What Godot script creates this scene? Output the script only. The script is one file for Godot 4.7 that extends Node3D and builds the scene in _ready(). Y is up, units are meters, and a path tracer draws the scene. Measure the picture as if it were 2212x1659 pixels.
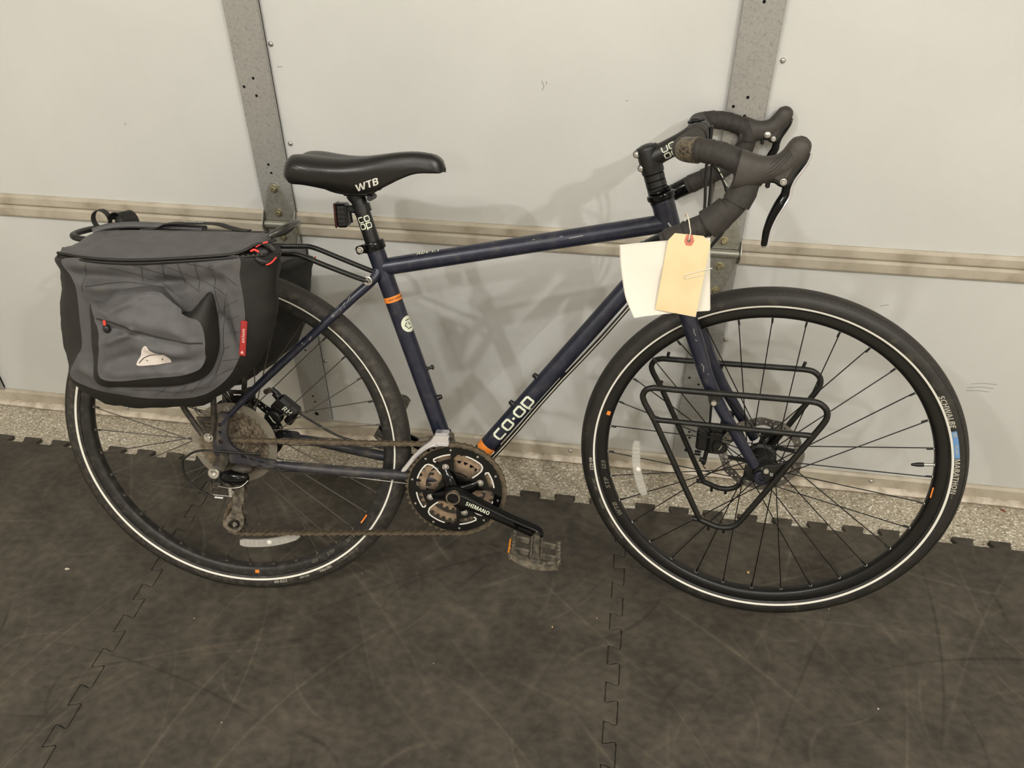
extends Node3D
# A touring bicycle leaned against the inside of a sectional garage door. Units are metres, y up, z = 0 is the skin of the door, y = 0 the top of the mats.

var rng := RandomNumberGenerator.new()
var bike: Node3D            # the bicycle's own frame: x forward, y up, z to the drive side, origin at the rear tyre's contact
var bike_at: Transform3D
var steer_at: Transform3D   # turn of the fork about the steering axis, in the bicycle's frame
var M := {}                 # materials


func _ready() -> void:
	rng.seed = 7
	set_view_and_light()
	make_materials()
	build_room()
	build_door()
	build_mats()
	build_bicycle()
	build_panniers()
	build_tags()
	build_crumbs()


func set_view_and_light() -> void:
	var cam := Camera3D.new()
	cam.name = "camera"
	cam.fov = rad_to_deg(2.0 * atan(829.5 / 1641.84))
	cam.near = 0.05
	cam.far = 40.0
	cam.transform = Transform3D(Basis(Vector3.UP, 0.15936) * Basis(Vector3.RIGHT, -0.61915) * Basis(Vector3.BACK, -0.00352), Vector3(0.726, 1.31905, 1.53308))
	add_child(cam)
	var env := Environment.new()
	env.background_mode = Environment.BG_COLOR
	env.background_color = Color(0, 0, 0)
	env.tonemap_mode = Environment.TONE_MAPPER_LINEAR
	env.tonemap_exposure = 0.35
	env.sdfgi_enabled = true
	env.ssao_enabled = true
	env.ssil_enabled = true
	var we := WorldEnvironment.new()
	we.name = "world"
	we.environment = env
	add_child(we)
	# the garage's ceiling bulbs: two carry most of the light, the others fill
	ceiling_bulb(Vector3(-0.57, 2.5, 2.4), 0.85, "round ceiling bulb in front of the door, over the pannier end")
	ceiling_bulb(Vector3(2.2, 2.5, 2.4), 1.0, "round ceiling bulb in front of the door, beyond the front wheel")
	ceiling_bulb(Vector3(-0.05, 2.5, 2.5), 0.22, "dim round ceiling bulb above the saddle side of the bicycle")
	ceiling_bulb(Vector3(0.36, 2.5, 2.6), 0.2, "dim round ceiling bulb above the middle of the bicycle")
	ceiling_bulb(Vector3(1.35, 2.5, 2.5), 0.2, "dim round ceiling bulb above the handlebar")
	ceiling_bulb(Vector3(0.7, 2.5, 5.2), 0.6, "round ceiling bulb deep in the garage, far from the door")
	bike_at = Transform3D(Basis(Vector3.UP, 0.09222) * Basis(Vector3.RIGHT, -0.25691), Vector3(0, 0.003, 0.53699))
	var k := Vector3(-cos(deg_to_rad(71.5)), sin(deg_to_rad(71.5)), 0)
	var piv := Vector3(0.9784, 0.33164, 0)
	var turn := Basis(k, -0.22308)
	steer_at = Transform3D(turn, piv - turn * piv)


func ceiling_bulb(at: Vector3, power: float, label: String) -> void:
	var warm := Color(1.0, 0.99, 0.97)
	var o := Node3D.new()
	o.name = "ceiling_lamp"
	add_child(o, true)
	o.position = at
	o.set_meta("label", label)
	o.set_meta("category", "lamp")
	o.set_meta("group", "bulbs on the garage ceiling")
	var glass := StandardMaterial3D.new()
	glass.albedo_color = Color(0.9, 0.88, 0.84)
	glass.emission_enabled = true
	glass.emission = warm
	glass.emission_energy_multiplier = 6.0 * power
	var g := Geo.new()
	g.lathe([Vector2(0, -0.045), Vector2(0.02, -0.041), Vector2(0.034, -0.028), Vector2(0.04, -0.005), Vector2(0.036, 0.018), Vector2(0.024, 0.04), Vector2(0.016, 0.06), Vector2(0.0, 0.06)], Transform3D(), 24)
	put(g, "bulb", glass, o)
	var h := Geo.new()
	h.lathe([Vector2(0, 0.056), Vector2(0.021, 0.056), Vector2(0.024, 0.09), Vector2(0.055, 0.1), Vector2(0.06, 0.16), Vector2(0.06, 0.2), Vector2(0, 0.2)], Transform3D(), 24)
	var hm := StandardMaterial3D.new()
	hm.albedo_color = Color(0.85, 0.84, 0.8)
	put(h, "lampholder", hm, o)
	var l := OmniLight3D.new()
	l.name = "bulb_glow"
	l.light_color = warm
	l.light_energy = 6.0 * power
	l.light_size = 0.035
	l.omni_range = 14.0
	l.omni_attenuation = 2.0
	l.shadow_enabled = true
	o.add_child(l)


# ---------------------------------------------------------------- geometry

class Geo:
	var v := PackedVector3Array()
	var n := PackedVector3Array()
	var uv := PackedVector2Array()
	var ix := PackedInt32Array()

	func tri(a: Vector3, b: Vector3, c: Vector3, na: Vector3, nb: Vector3, nc: Vector3, ua := Vector2.ZERO, ub := Vector2.ZERO, uc := Vector2.ZERO) -> void:
		var f := (c - a).cross(b - a)
		if f.length_squared() < 1e-20:
			return
		var k := v.size()
		v.append_array([a, b, c])
		n.append_array([na, nb, nc])
		uv.append_array([ua, ub, uc])
		if f.dot(na + nb + nc) >= 0.0:
			ix.append_array([k, k + 1, k + 2])
		else:
			ix.append_array([k, k + 2, k + 1])

	func flat(a: Vector3, b: Vector3, c: Vector3, out: Vector3, ua := Vector2.ZERO, ub := Vector2.ZERO, uc := Vector2.ZERO) -> void:
		var f := (c - a).cross(b - a).normalized()
		if f.dot(out) < 0:
			f = -f
		tri(a, b, c, f, f, f, ua, ub, uc)

	func quad(a: Vector3, b: Vector3, c: Vector3, d: Vector3, out: Vector3) -> void:
		flat(a, b, c, out)
		flat(a, c, d, out)

	# rows of points, smooth all over; the middle of the shape tells which way is out
	func grid(rows: Array, closed_u := false, closed_v := false, uv_scale := Vector2.ONE, flip := false) -> void:
		var nv := rows.size()
		var nu: int = rows[0].size()
		var at := v.size()
		for j in nv:
			var row: PackedVector3Array = rows[j]
			var up: PackedVector3Array = rows[(j + 1) % nv if closed_v else mini(j + 1, nv - 1)]
			var dn: PackedVector3Array = rows[(j - 1 + nv) % nv if closed_v else maxi(j - 1, 0)]
			for i in nu:
				var r := (i + 1) % nu if closed_u else mini(i + 1, nu - 1)
				var l := (i - 1 + nu) % nu if closed_u else maxi(i - 1, 0)
				var du := row[r] - row[l]
				var dv := up[i] - dn[i]
				if du.length_squared() < 1e-14:
					du = up[r] - up[l] + dn[r] - dn[l]
				var m := du.cross(dv).normalized()
				v.append(row[i])
				n.append(-m if flip else m)
				uv.append(Vector2(float(i) / (nu if closed_u else nu - 1), float(j) / (nv if closed_v else nv - 1)) * uv_scale)
		for j in (nv if closed_v else nv - 1):
			for i in (nu if closed_u else nu - 1):
				var a := at + j * nu + i
				var b := at + j * nu + (i + 1) % nu
				var c := at + ((j + 1) % nv) * nu + (i + 1) % nu
				var d := at + ((j + 1) % nv) * nu + i
				if flip:
					ix.append_array([a, b, c, a, c, d])
				else:
					ix.append_array([a, c, b, a, d, c])

	# a tube along points; r is a number or one per point; flat squeezes it across «side»
	func tube(path: Array, r, sides := 12, closed := false, caps := true, squeeze := 1.0, side := Vector3.ZERO, uv_scale := Vector2.ONE) -> void:
		var np := path.size()
		var rows := []
		var x := Vector3.ZERO
		for i in np:
			var a: Vector3 = path[(i - 1 + np) % np] if closed else path[maxi(i - 1, 0)]
			var b: Vector3 = path[(i + 1) % np] if closed else path[mini(i + 1, np - 1)]
			var t := (b - a).normalized()
			if side != Vector3.ZERO:
				x = side - t * t.dot(side)
			elif i == 0:
				x = t.cross(Vector3(0.31, 0.2, 1).normalized())
			else:
				x = x - t * t.dot(x)
			x = x.normalized()
			var y := t.cross(x)
			var rad: float = r[i] if r is Array or r is PackedFloat32Array else r
			var row := PackedVector3Array()
			for s in sides:
				var w := TAU * s / sides
				row.append(path[i] + (x * cos(w) * squeeze + y * sin(w)) * rad)
			rows.append(row)
		grid(rows, true, closed, uv_scale)
		if caps and not closed:
			for e in [0, np - 1]:
				var row: PackedVector3Array = rows[e]
				var out: Vector3 = (path[0] - path[1]) if e == 0 else (path[np - 1] - path[np - 2])
				for s in sides:
					flat(path[e], row[s], row[(s + 1) % sides], out)

	# profile of (radius, height along the local y axis) spun round; edges sharper than 40 degrees stay sharp
	func lathe(prof: Array, xf := Transform3D(), seg := 24, from := 0.0, to := TAU) -> void:
		var k := prof.size()
		var nrm := []
		for i in k - 1:
			var d: Vector2 = prof[i + 1] - prof[i]
			nrm.append(Vector2(d.y, -d.x).normalized())
		for i in k - 1:
			var n0: Vector2 = nrm[i]
			var n1: Vector2 = nrm[i]
			if i > 0 and nrm[i - 1].dot(nrm[i]) > 0.76:
				n0 = (nrm[i - 1] + nrm[i]).normalized()
			if i < k - 2 and nrm[i + 1].dot(nrm[i]) > 0.76:
				n1 = (nrm[i + 1] + nrm[i]).normalized()
			if (prof[i + 1] - prof[i]).length_squared() < 1e-14:
				continue
			var at := v.size()
			for s in seg + 1:
				var w := from + (to - from) * s / seg
				var c := Vector3(cos(w), 0, sin(w))
				for e in 2:
					var p: Vector2 = prof[i + e]
					var m: Vector2 = n0 if e == 0 else n1
					v.append(xf * (c * p.x + Vector3(0, p.y, 0)))
					n.append((xf.basis * (c * m.x + Vector3(0, m.y, 0))).normalized())
					uv.append(Vector2(float(s) / seg, (i + e) / float(k - 1)))
			for s in seg:
				var a := at + s * 2
				for q in [[a, a + 1, a + 3], [a, a + 3, a + 2]]:
					var f := (v[q[2]] - v[q[0]]).cross(v[q[1]] - v[q[0]])
					if f.dot(n[q[0]] + n[q[1]] + n[q[2]]) >= 0.0:
						ix.append_array(q)
					else:
						ix.append_array([q[0], q[2], q[1]])

	# a flat plate: outline and holes in x, y; front face at z = depth, back at 0; a chamfer softens the front edge
	func plate(outline: PackedVector2Array, holes: Array, depth: float, xf := Transform3D(), uv_scale := 1.0, chamfer := 0.0) -> void:
		var face := outline
		if chamfer > 0.0:
			var inner := Geometry2D.offset_polygon(outline, -chamfer, Geometry2D.JOIN_MITER)
			if inner.size() == 1:
				face = inner[0]
			else:
				chamfer = 0.0
		var pieces := [face]
		for h: PackedVector2Array in holes:
			var lo := h[0]
			var hi := h[0]
			for q in h:
				lo = lo.min(q)
				hi = hi.max(q)
			var mid := (lo.x + hi.x) / 2
			var next := []
			for piece: PackedVector2Array in pieces:
				var pl := piece[0]
				var ph := piece[0]
				for q in piece:
					pl = pl.min(q)
					ph = ph.max(q)
				if pl.x > hi.x or ph.x < lo.x or pl.y > hi.y or ph.y < lo.y:
					next.append(piece)
					continue
				for half in [PackedVector2Array([Vector2(-9, -9), Vector2(mid, -9), Vector2(mid, 9), Vector2(-9, 9)]), PackedVector2Array([Vector2(mid, -9), Vector2(9, -9), Vector2(9, 9), Vector2(mid, 9)])]:
					for part in Geometry2D.intersect_polygons(piece, half):
						for bit in Geometry2D.clip_polygons(part, h):
							if not Geometry2D.is_polygon_clockwise(bit) or true:
								next.append(bit)
			pieces = next
		var fz := (xf.basis * Vector3(0, 0, 1)).normalized()
		for piece: PackedVector2Array in pieces:
			var t := Geometry2D.triangulate_polygon(piece)
			for i in range(0, t.size(), 3):
				var p := [piece[t[i]], piece[t[i + 1]], piece[t[i + 2]]]
				var w := []
				for q: Vector2 in p:
					w.append(xf * Vector3(q.x, q.y, depth))
				flat(w[0], w[1], w[2], fz, p[0] * uv_scale, p[1] * uv_scale, p[2] * uv_scale)
				if chamfer == 0.0:
					flat(xf * Vector3(p[0].x, p[0].y, 0), xf * Vector3(p[1].x, p[1].y, 0), xf * Vector3(p[2].x, p[2].y, 0), -fz)
		var rims := [[outline, 1.0]]
		for h in holes:
			rims.append([h, -1.0])
		for rim in rims:
			var poly: PackedVector2Array = rim[0]
			var way: float = rim[1] * (-1.0 if Geometry2D.is_polygon_clockwise(poly) else 1.0)
			var m := poly.size()
			for i in m:
				var a := poly[i]
				var b := poly[(i + 1) % m]
				var d := (b - a).normalized()
				var o := Vector3(d.y, -d.x, 0) * way
				var z1 := depth - chamfer
				quad(xf * Vector3(a.x, a.y, 0), xf * Vector3(b.x, b.y, 0), xf * Vector3(b.x, b.y, z1), xf * Vector3(a.x, a.y, z1), xf.basis * o)
		if chamfer > 0.0:
			# joins the outline to the smaller face, each point to the nearest
			var m := outline.size()
			for i in m:
				var a := outline[i]
				var b := outline[(i + 1) % m]
				var ca := nearest(face, a)
				var cb := nearest(face, b)
				quad(xf * Vector3(a.x, a.y, depth - chamfer), xf * Vector3(b.x, b.y, depth - chamfer), xf * Vector3(cb.x, cb.y, depth), xf * Vector3(ca.x, ca.y, depth), fz)

	func nearest(poly: PackedVector2Array, p: Vector2) -> Vector2:
		var best := poly[0]
		for q in poly:
			if q.distance_squared_to(p) < best.distance_squared_to(p):
				best = q
		return best

	# a box with chamfered edges
	func box(c: Vector3, size: Vector3, ch := 0.001, xf := Transform3D()) -> void:
		var h := size / 2
		ch = minf(ch, minf(h.x, minf(h.y, h.z)) * 0.9)
		for ax in 3:
			var u := (ax + 1) % 3
			var w := (ax + 2) % 3
			for s in [-1.0, 1.0]:
				var q := []
				for e in [[-1, -1], [1, -1], [1, 1], [-1, 1]]:
					var p := Vector3()
					p[ax] = h[ax] * s
					p[u] = (h[u] - ch) * e[0]
					p[w] = (h[w] - ch) * e[1]
					q.append(xf * (c + p))
				var o := Vector3()
				o[ax] = s
				quad(q[0], q[1], q[2], q[3], xf.basis * o)
			for s in [-1.0, 1.0]:
				for r in [-1.0, 1.0]:
					var q := []
					for e in [[0, -1], [0, 1], [1, 1], [1, -1]]:
						var p := Vector3()
						p[u] = (h[u] - (ch if e[0] == 0 else 0.0)) * s
						p[w] = (h[w] - (ch if e[0] == 1 else 0.0)) * r
						p[ax] = (h[ax] - ch) * e[1]
						q.append(xf * (c + p))
					var o := Vector3()
					o[u] = s
					o[w] = r
					quad(q[0], q[1], q[2], q[3], xf.basis * o)
		for sx in [-1.0, 1.0]:
			for sy in [-1.0, 1.0]:
				for sz in [-1.0, 1.0]:
					var s := Vector3(sx, sy, sz)
					flat(xf * (c + s * Vector3(h.x, h.y - ch, h.z - ch)), xf * (c + s * Vector3(h.x - ch, h.y, h.z - ch)), xf * (c + s * Vector3(h.x - ch, h.y - ch, h.z)), xf.basis * s)

	# a ball, or a squashed one
	func ball(c: Vector3, r: Vector3, rings := 8, seg := 14, xf := Transform3D()) -> void:
		var rows := []
		for j in rings + 1:
			var a := PI * j / rings
			var row := PackedVector3Array()
			for i in seg:
				var w := TAU * i / seg
				row.append(xf * (c + Vector3(sin(a) * cos(w), -cos(a), sin(a) * sin(w)) * r))
			rows.append(row)
		grid(rows, true, false, Vector2.ONE, true)

	# ready-made triangles, cut until no edge is longer than «step», laid on a surface by «lay»
	func lay_on(tris: PackedVector3Array, lay: Callable, step: float, out: Vector3) -> void:
		var todo: Array = []
		for i in range(0, tris.size() - 2, 3):
			todo.append([tris[i], tris[i + 1], tris[i + 2]])
		while todo.size():
			var t: Array = todo.pop_back()
			var best := 0
			var far := 0.0
			for e in 3:
				var d: float = (t[e] - t[(e + 1) % 3]).length()
				if d > far:
					far = d
					best = e
			if far > step:
				var m: Vector3 = (t[best] + t[(best + 1) % 3]) / 2
				todo.append([t[best], m, t[(best + 2) % 3]])
				todo.append([m, t[(best + 1) % 3], t[(best + 2) % 3]])
			else:
				flat(lay.call(t[0]), lay.call(t[1]), lay.call(t[2]), out)

	# thick lines with square mitred corners, as flat lettering is cut; each line an Array of Vector2
	func strokes(lines: Array, width: float, lay: Callable, step: float, out: Vector3, closed := false) -> void:
		var tris := PackedVector3Array()
		for line: Array in lines:
			var m := line.size()
			var lft := []
			var rgt := []
			for i in m:
				var p: Vector2 = line[i]
				var a: Vector2 = line[(i - 1 + m) % m] if closed else line[maxi(i - 1, 0)]
				var b: Vector2 = line[(i + 1) % m] if closed else line[mini(i + 1, m - 1)]
				var d0 := (p - a).normalized() if p != a else (b - p).normalized()
				var d1 := (b - p).normalized() if p != b else d0
				var t := (d0 + d1).normalized()
				var nn := Vector2(-t.y, t.x)
				var k := width / 2 / maxf(0.4, nn.dot(Vector2(-d1.y, d1.x)))
				lft.append(p + nn * k)
				rgt.append(p - nn * k)
			for i in (m if closed else m - 1):
				var j := (i + 1) % m
				for q: Vector2 in [lft[i], rgt[i], rgt[j], lft[i], rgt[j], lft[j]]:
					tris.append(Vector3(q.x, q.y, 0))
		lay_on(tris, lay, step, out)

	func mesh() -> ArrayMesh:
		var a := []
		a.resize(Mesh.ARRAY_MAX)
		a[Mesh.ARRAY_VERTEX] = v
		a[Mesh.ARRAY_NORMAL] = n
		a[Mesh.ARRAY_TEX_UV] = uv
		a[Mesh.ARRAY_INDEX] = ix
		var m := ArrayMesh.new()
		m.add_surface_from_arrays(Mesh.PRIMITIVE_TRIANGLES, a)
		return m


func put(g: Geo, called: String, m: Material, parent: Node = self) -> MeshInstance3D:
	return put_mesh(g.mesh(), called, m, parent)


func put_mesh(mesh: Mesh, called: String, m: Material, parent: Node = self) -> MeshInstance3D:
	var o := MeshInstance3D.new()
	o.name = numbered(called, parent)
	o.mesh = mesh
	o.material_override = m
	o.cast_shadow = GeometryInstance3D.SHADOW_CASTING_SETTING_ON
	parent.add_child(o, true)
	return o


func numbered(called: String, parent: Node) -> String:
	if not parent.has_node(NodePath(called)):
		return called
	var key := "count_" + called
	var k: int = parent.get_meta(key, 0) + 1
	parent.set_meta(key, k)
	return "%s_%03d" % [called, k]


func branch(called: String, parent: Node, xf := Transform3D()) -> Node3D:
	var o := Node3D.new()
	o.name = numbered(called, parent)
	o.transform = xf
	parent.add_child(o, true)
	return o


func tag(o: Node, label: String, category := "", group := "", kind := "") -> void:
	if label:
		o.set_meta("label", label)
	if category:
		o.set_meta("category", category)
	if group:
		o.set_meta("group", group)
	if kind:
		o.set_meta("kind", kind)


# the y axis of a lathe laid along «axis» at «at»
func along(at: Vector3, axis: Vector3) -> Transform3D:
	var y := axis.normalized()
	var x := y.cross(Vector3(0.2, 0.3, 0.93)).normalized()
	return Transform3D(Basis(x, y, x.cross(y)), at)


func circle(c: Vector2, r: float, k := 16) -> PackedVector2Array:
	var p := PackedVector2Array()
	for i in k:
		p.append(c + Vector2.from_angle(TAU * i / k) * r)
	return p


# a smooth line through points (Vector3), «k» steps between each two
func smooth(pts: Array, k := 6, closed := false) -> Array:
	var out := []
	var m := pts.size()
	for i in (m if closed else m - 1):
		var p0: Vector3 = pts[(i - 1 + m) % m] if closed else pts[maxi(i - 1, 0)]
		var p1: Vector3 = pts[i]
		var p2: Vector3 = pts[(i + 1) % m]
		var p3: Vector3 = pts[(i + 2) % m] if closed else pts[mini(i + 2, m - 1)]
		for s in k:
			out.append(p1.cubic_interpolate(p2, p0, p3, float(s) / k))
	if not closed:
		out.append(pts[m - 1])
	return out


func smooth2(pts: Array, k := 6, closed := false) -> PackedVector2Array:
	var a := []
	for p: Vector2 in pts:
		a.append(Vector3(p.x, p.y, 0))
	var out := PackedVector2Array()
	for p: Vector3 in smooth(a, k, closed):
		out.append(Vector2(p.x, p.y))
	return out


# numbers given at some points, spread evenly over «count» samples
func spread(vals: Array, count: int) -> Array:
	var out := []
	for i in count:
		var t := float(i) / (count - 1) * (vals.size() - 1)
		var k := mini(int(t), vals.size() - 2)
		out.append(lerpf(vals[k], vals[k + 1], smoothstep(0.0, 1.0, t - k)))
	return out


func v3(flat_pts: Array, z: float) -> Array:
	var out := []
	for p: Vector2 in flat_pts:
		out.append(Vector3(p.x, p.y, z))
	return out


# triangles of a line of print, centred at 0 and «height» tall from baseline to cap
func print_tris(text: String, height: float, bold := true, slant := 0.0, face := "Droid Sans") -> PackedVector3Array:
	var f := SystemFont.new()
	f.font_names = PackedStringArray([face])
	f.font_weight = 700 if bold else 400
	var t := TextMesh.new()
	t.font = f
	t.font_size = 32
	t.text = text
	t.depth = 0.0
	t.pixel_size = 0.01
	t.curve_step = 1.0
	var a := t.get_mesh_arrays()
	var src: PackedVector3Array = a[Mesh.ARRAY_VERTEX]
	var idx: PackedInt32Array = a[Mesh.ARRAY_INDEX] if a[Mesh.ARRAY_INDEX] != null else PackedInt32Array(range(src.size()))
	var lo := 1e9
	var hi := -1e9
	for p in src:
		lo = minf(lo, p.y)
		hi = maxf(hi, p.y)
	var k := height / (hi - lo)
	var out := PackedVector3Array()
	for i in idx:
		var p := src[i]
		out.append(Vector3(p.x * k + (p.y - (lo + hi) / 2) * k * slant, (p.y - (lo + hi) / 2) * k, 0))
	return out


# ---------------------------------------------------------------- materials

func noise_tex(kind: int, freq: float, cols: Array, offs: Array, size := 512, oct := 4, seed_ := 1, bump := false, warp := 0.0) -> NoiseTexture2D:
	var f := FastNoiseLite.new()
	f.noise_type = kind
	f.frequency = freq
	f.seed = seed_
	f.fractal_octaves = oct
	if kind == FastNoiseLite.TYPE_CELLULAR:
		f.cellular_return_type = FastNoiseLite.RETURN_CELL_VALUE
		if oct <= 1:
			f.fractal_type = FastNoiseLite.FRACTAL_NONE
	if warp > 0.0:
		f.domain_warp_enabled = true
		f.domain_warp_amplitude = warp
		f.domain_warp_frequency = freq * 2
	var t := NoiseTexture2D.new()
	t.width = size
	t.height = size
	t.seamless = true
	t.noise = f
	if bump:
		t.as_normal_map = true
		t.bump_strength = 4.0
	elif cols.size():
		var g := Gradient.new()
		g.offsets = PackedFloat32Array(offs)
		g.colors = PackedColorArray(cols)
		t.color_ramp = g
	return t


func plain(c: Color, rough := 0.5, metal := 0.0) -> StandardMaterial3D:
	var m := StandardMaterial3D.new()
	m.albedo_color = c
	m.roughness = rough
	m.metallic = metal
	return m


func textured(tex: Texture2D, scale: float, rough := 0.5, metal := 0.0, tint := Color.WHITE, world := false) -> StandardMaterial3D:
	var m := plain(tint, rough, metal)
	m.albedo_texture = tex
	m.uv1_triplanar = true
	m.uv1_world_triplanar = world
	m.uv1_scale = Vector3.ONE * scale
	return m


func relief(m: StandardMaterial3D, tex: Texture2D, cm: float) -> StandardMaterial3D:
	m.heightmap_enabled = true
	m.heightmap_texture = tex
	m.heightmap_scale = cm
	return m


func make_materials() -> void:
	var S := FastNoiseLite.TYPE_SIMPLEX_SMOOTH
	var C := FastNoiseLite.TYPE_CELLULAR
	var grain := noise_tex(S, 0.05, [Color(0, 0, 0), Color(1, 1, 1)], [0.0, 1.0], 512, 3, 3)
	M.grain = grain
	# painted steel skin of the door, embossed and a little soiled
	M.skin = relief(textured(noise_tex(S, 0.006, [Color(0.82, 0.82, 0.808), Color(0.84, 0.84, 0.828)], [0.2, 0.8], 512, 5, 11), 0.7, 0.42), grain, 0.02)
	M.rail = relief(textured(noise_tex(S, 0.012, [Color(0.64, 0.60, 0.53), Color(0.72, 0.685, 0.62), Color(0.76, 0.73, 0.665)], [0.1, 0.45, 0.85], 512, 5, 5), 2.2, 0.5, 0.1), grain, 0.02)
	M.seal = textured(noise_tex(S, 0.02, [Color(0.66, 0.61, 0.54), Color(0.86, 0.82, 0.76)], [0.2, 0.6], 512, 4, 6), 2.0, 0.55)
	M.galv = textured(noise_tex(C, 0.06, [Color(0.565, 0.56, 0.545), Color(0.665, 0.66, 0.645), Color(0.61, 0.605, 0.59)], [0.0, 0.5, 1.0], 512, 2, 9, false, 12.0), 9.0, 0.42, 0.35)
	M.zinc = textured(noise_tex(S, 0.02, [Color(0.575, 0.57, 0.525), Color(0.64, 0.635, 0.60)], [0.2, 0.8], 256, 3, 10), 12.0, 0.36, 0.5)
	M.bolt = plain(Color(0.80, 0.77, 0.64), 0.25, 0.85)
	M.screw = plain(Color(0.74, 0.73, 0.71), 0.28, 0.8)
	M.hole = plain(Color(0.015, 0.014, 0.013), 0.9)
	M.scuff = plain(Color(0.60, 0.60, 0.575), 0.6)
	M.concrete = relief(textured(flake_texture(), 2.6, 0.45, 0.0, Color.WHITE, true), grain, 0.05)
	M.wall = plain(Color(0.84, 0.82, 0.78), 0.8)
	M.ceiling = plain(Color(0.88, 0.87, 0.84), 0.85)
	# rubber matting, its scuffs laid by the mats' own coordinates
	M.mat = plain(Color.WHITE, 0.62)
	M.mat.albedo_texture = mat_texture()
	M.mat.metallic_specular = 0.4
	relief(M.mat, grain, 0.03)
	M.mat_side = plain(Color(0.09, 0.085, 0.075), 0.8)
	# bicycle
	M.paint = textured(noise_tex(S, 0.02, [Color(0.225, 0.22, 0.235), Color(0.135, 0.145, 0.205), Color(0.098, 0.113, 0.18)], [0.15, 0.38, 0.65], 512, 5, 21), 3.5, 0.34, 0.15)
	M.paint_dirty = textured(noise_tex(S, 0.02, [Color(0.33, 0.305, 0.27), Color(0.20, 0.195, 0.21), Color(0.135, 0.14, 0.18)], [0.15, 0.4, 0.75], 512, 5, 22), 2.5, 0.45, 0.1)
	M.orange = plain(Color(0.92, 0.54, 0.20), 0.45)
	M.letter = plain(Color(0.86, 0.88, 0.80), 0.5)
	M.white = plain(Color(0.88, 0.87, 0.84), 0.45)
	M.silver = plain(Color(0.78, 0.77, 0.75), 0.28, 0.9)
	M.chrome = plain(Color(0.88, 0.88, 0.91), 0.2, 0.8)
	M.black = plain(Color(0.055, 0.053, 0.052), 0.38)
	M.gloss = plain(Color(0.04, 0.04, 0.042), 0.14)
	M.satin = plain(Color(0.065, 0.063, 0.06), 0.45)
	M.gloss.metallic_specular = 0.35
	M.sleeve = plain(Color(0.23, 0.225, 0.21), 0.25)
	M.rack = textured(noise_tex(S, 0.02, [Color(0.17, 0.158, 0.13), Color(0.082, 0.078, 0.068), Color(0.066, 0.063, 0.057)], [0.1, 0.3, 0.8], 256, 4, 31), 9.0, 0.42, 0.1)
	M.grime = textured(noise_tex(S, 0.03, [Color(0.32, 0.285, 0.235), Color(0.19, 0.172, 0.145), Color(0.12, 0.11, 0.098)], [0.2, 0.5, 0.8], 256, 4, 32), 6.0, 0.6, 0.1)
	M.mud = textured(noise_tex(S, 0.03, [Color(0.46, 0.425, 0.37), Color(0.345, 0.32, 0.275), Color(0.20, 0.188, 0.165)], [0.2, 0.5, 0.85], 256, 4, 33), 7.0, 0.75, 0.05)
	M.chain = textured(noise_tex(S, 0.04, [Color(0.44, 0.395, 0.33), Color(0.37, 0.33, 0.275), Color(0.30, 0.27, 0.225)], [0.2, 0.5, 0.8], 256, 3, 34), 8.0, 0.42, 0.5)
	M.chain_dark = plain(Color(0.13, 0.11, 0.085), 0.5, 0.3)
	M.sprocket = textured(noise_tex(S, 0.03, [Color(0.56, 0.51, 0.44), Color(0.47, 0.425, 0.36), Color(0.36, 0.325, 0.275)], [0.2, 0.55, 0.85], 256, 3, 35), 7.0, 0.42, 0.45)
	M.ring_inner = textured(noise_tex(S, 0.03, [Color(0.70, 0.61, 0.52), Color(0.63, 0.55, 0.47), Color(0.52, 0.45, 0.38)], [0.2, 0.6, 0.9], 256, 3, 36), 6.0, 0.35, 0.6)
	M.rotor = plain(Color(0.47, 0.46, 0.45), 0.24, 0.85)
	M.rotor_dark = plain(Color(0.12, 0.115, 0.105), 0.45, 0.4)
	M.spoke = plain(Color(0.055, 0.052, 0.05), 0.32, 0.4)
	M.spoke_bare = plain(Color(0.34, 0.32, 0.30), 0.35, 0.6)
	M.stripe = plain(Color(0.95, 0.94, 0.90), 0.35)
	M.rim = plain(Color(0.05, 0.048, 0.047), 0.36, 0.1)
	M.rim_dirty = textured(noise_tex(S, 0.03, [Color(0.25, 0.235, 0.21), Color(0.13, 0.125, 0.12), Color(0.085, 0.082, 0.078)], [0.18, 0.42, 0.75], 512, 5, 37), 3.0, 0.5)
	var tread := tread_texture()
	M.tire_front = relief(textured(noise_tex(S, 0.02, [Color(0.27, 0.25, 0.20), Color(0.145, 0.136, 0.122), Color(0.112, 0.106, 0.098)], [0.08, 0.3, 0.7], 512, 5, 41), 3.0, 0.55), grain, 0.02)
	M.tire_rear = textured(noise_tex(S, 0.02, [Color(0.29, 0.265, 0.23), Color(0.19, 0.175, 0.155), Color(0.125, 0.12, 0.11)], [0.2, 0.5, 0.75], 512, 5, 42), 6.0, 0.65)
	M.tread_front = plain(Color(0.145, 0.135, 0.122), 0.55)
	relief(M.tread_front, tread, 0.25)
	M.tread_rear = plain(Color(0.20, 0.185, 0.165), 0.65)
	relief(M.tread_rear, tread, 0.25)
	M.tire_print = plain(Color(0.70, 0.68, 0.63), 0.6)
	M.tire_dim = plain(Color(0.42, 0.40, 0.36), 0.6)
	M.blue = plain(Color(0.40, 0.57, 0.76), 0.5)
	M.hood = relief(textured(noise_tex(S, 0.02, [Color(0.20, 0.185, 0.165), Color(0.235, 0.218, 0.197)], [0.3, 0.7], 256, 4, 51), 8.0, 0.6), grain, 0.01)
	M.tape = relief(textured(noise_tex(S, 0.03, [Color(0.155, 0.142, 0.126), Color(0.19, 0.175, 0.157)], [0.3, 0.7], 256, 4, 52), 10.0, 0.72), grain, 0.03)
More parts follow.
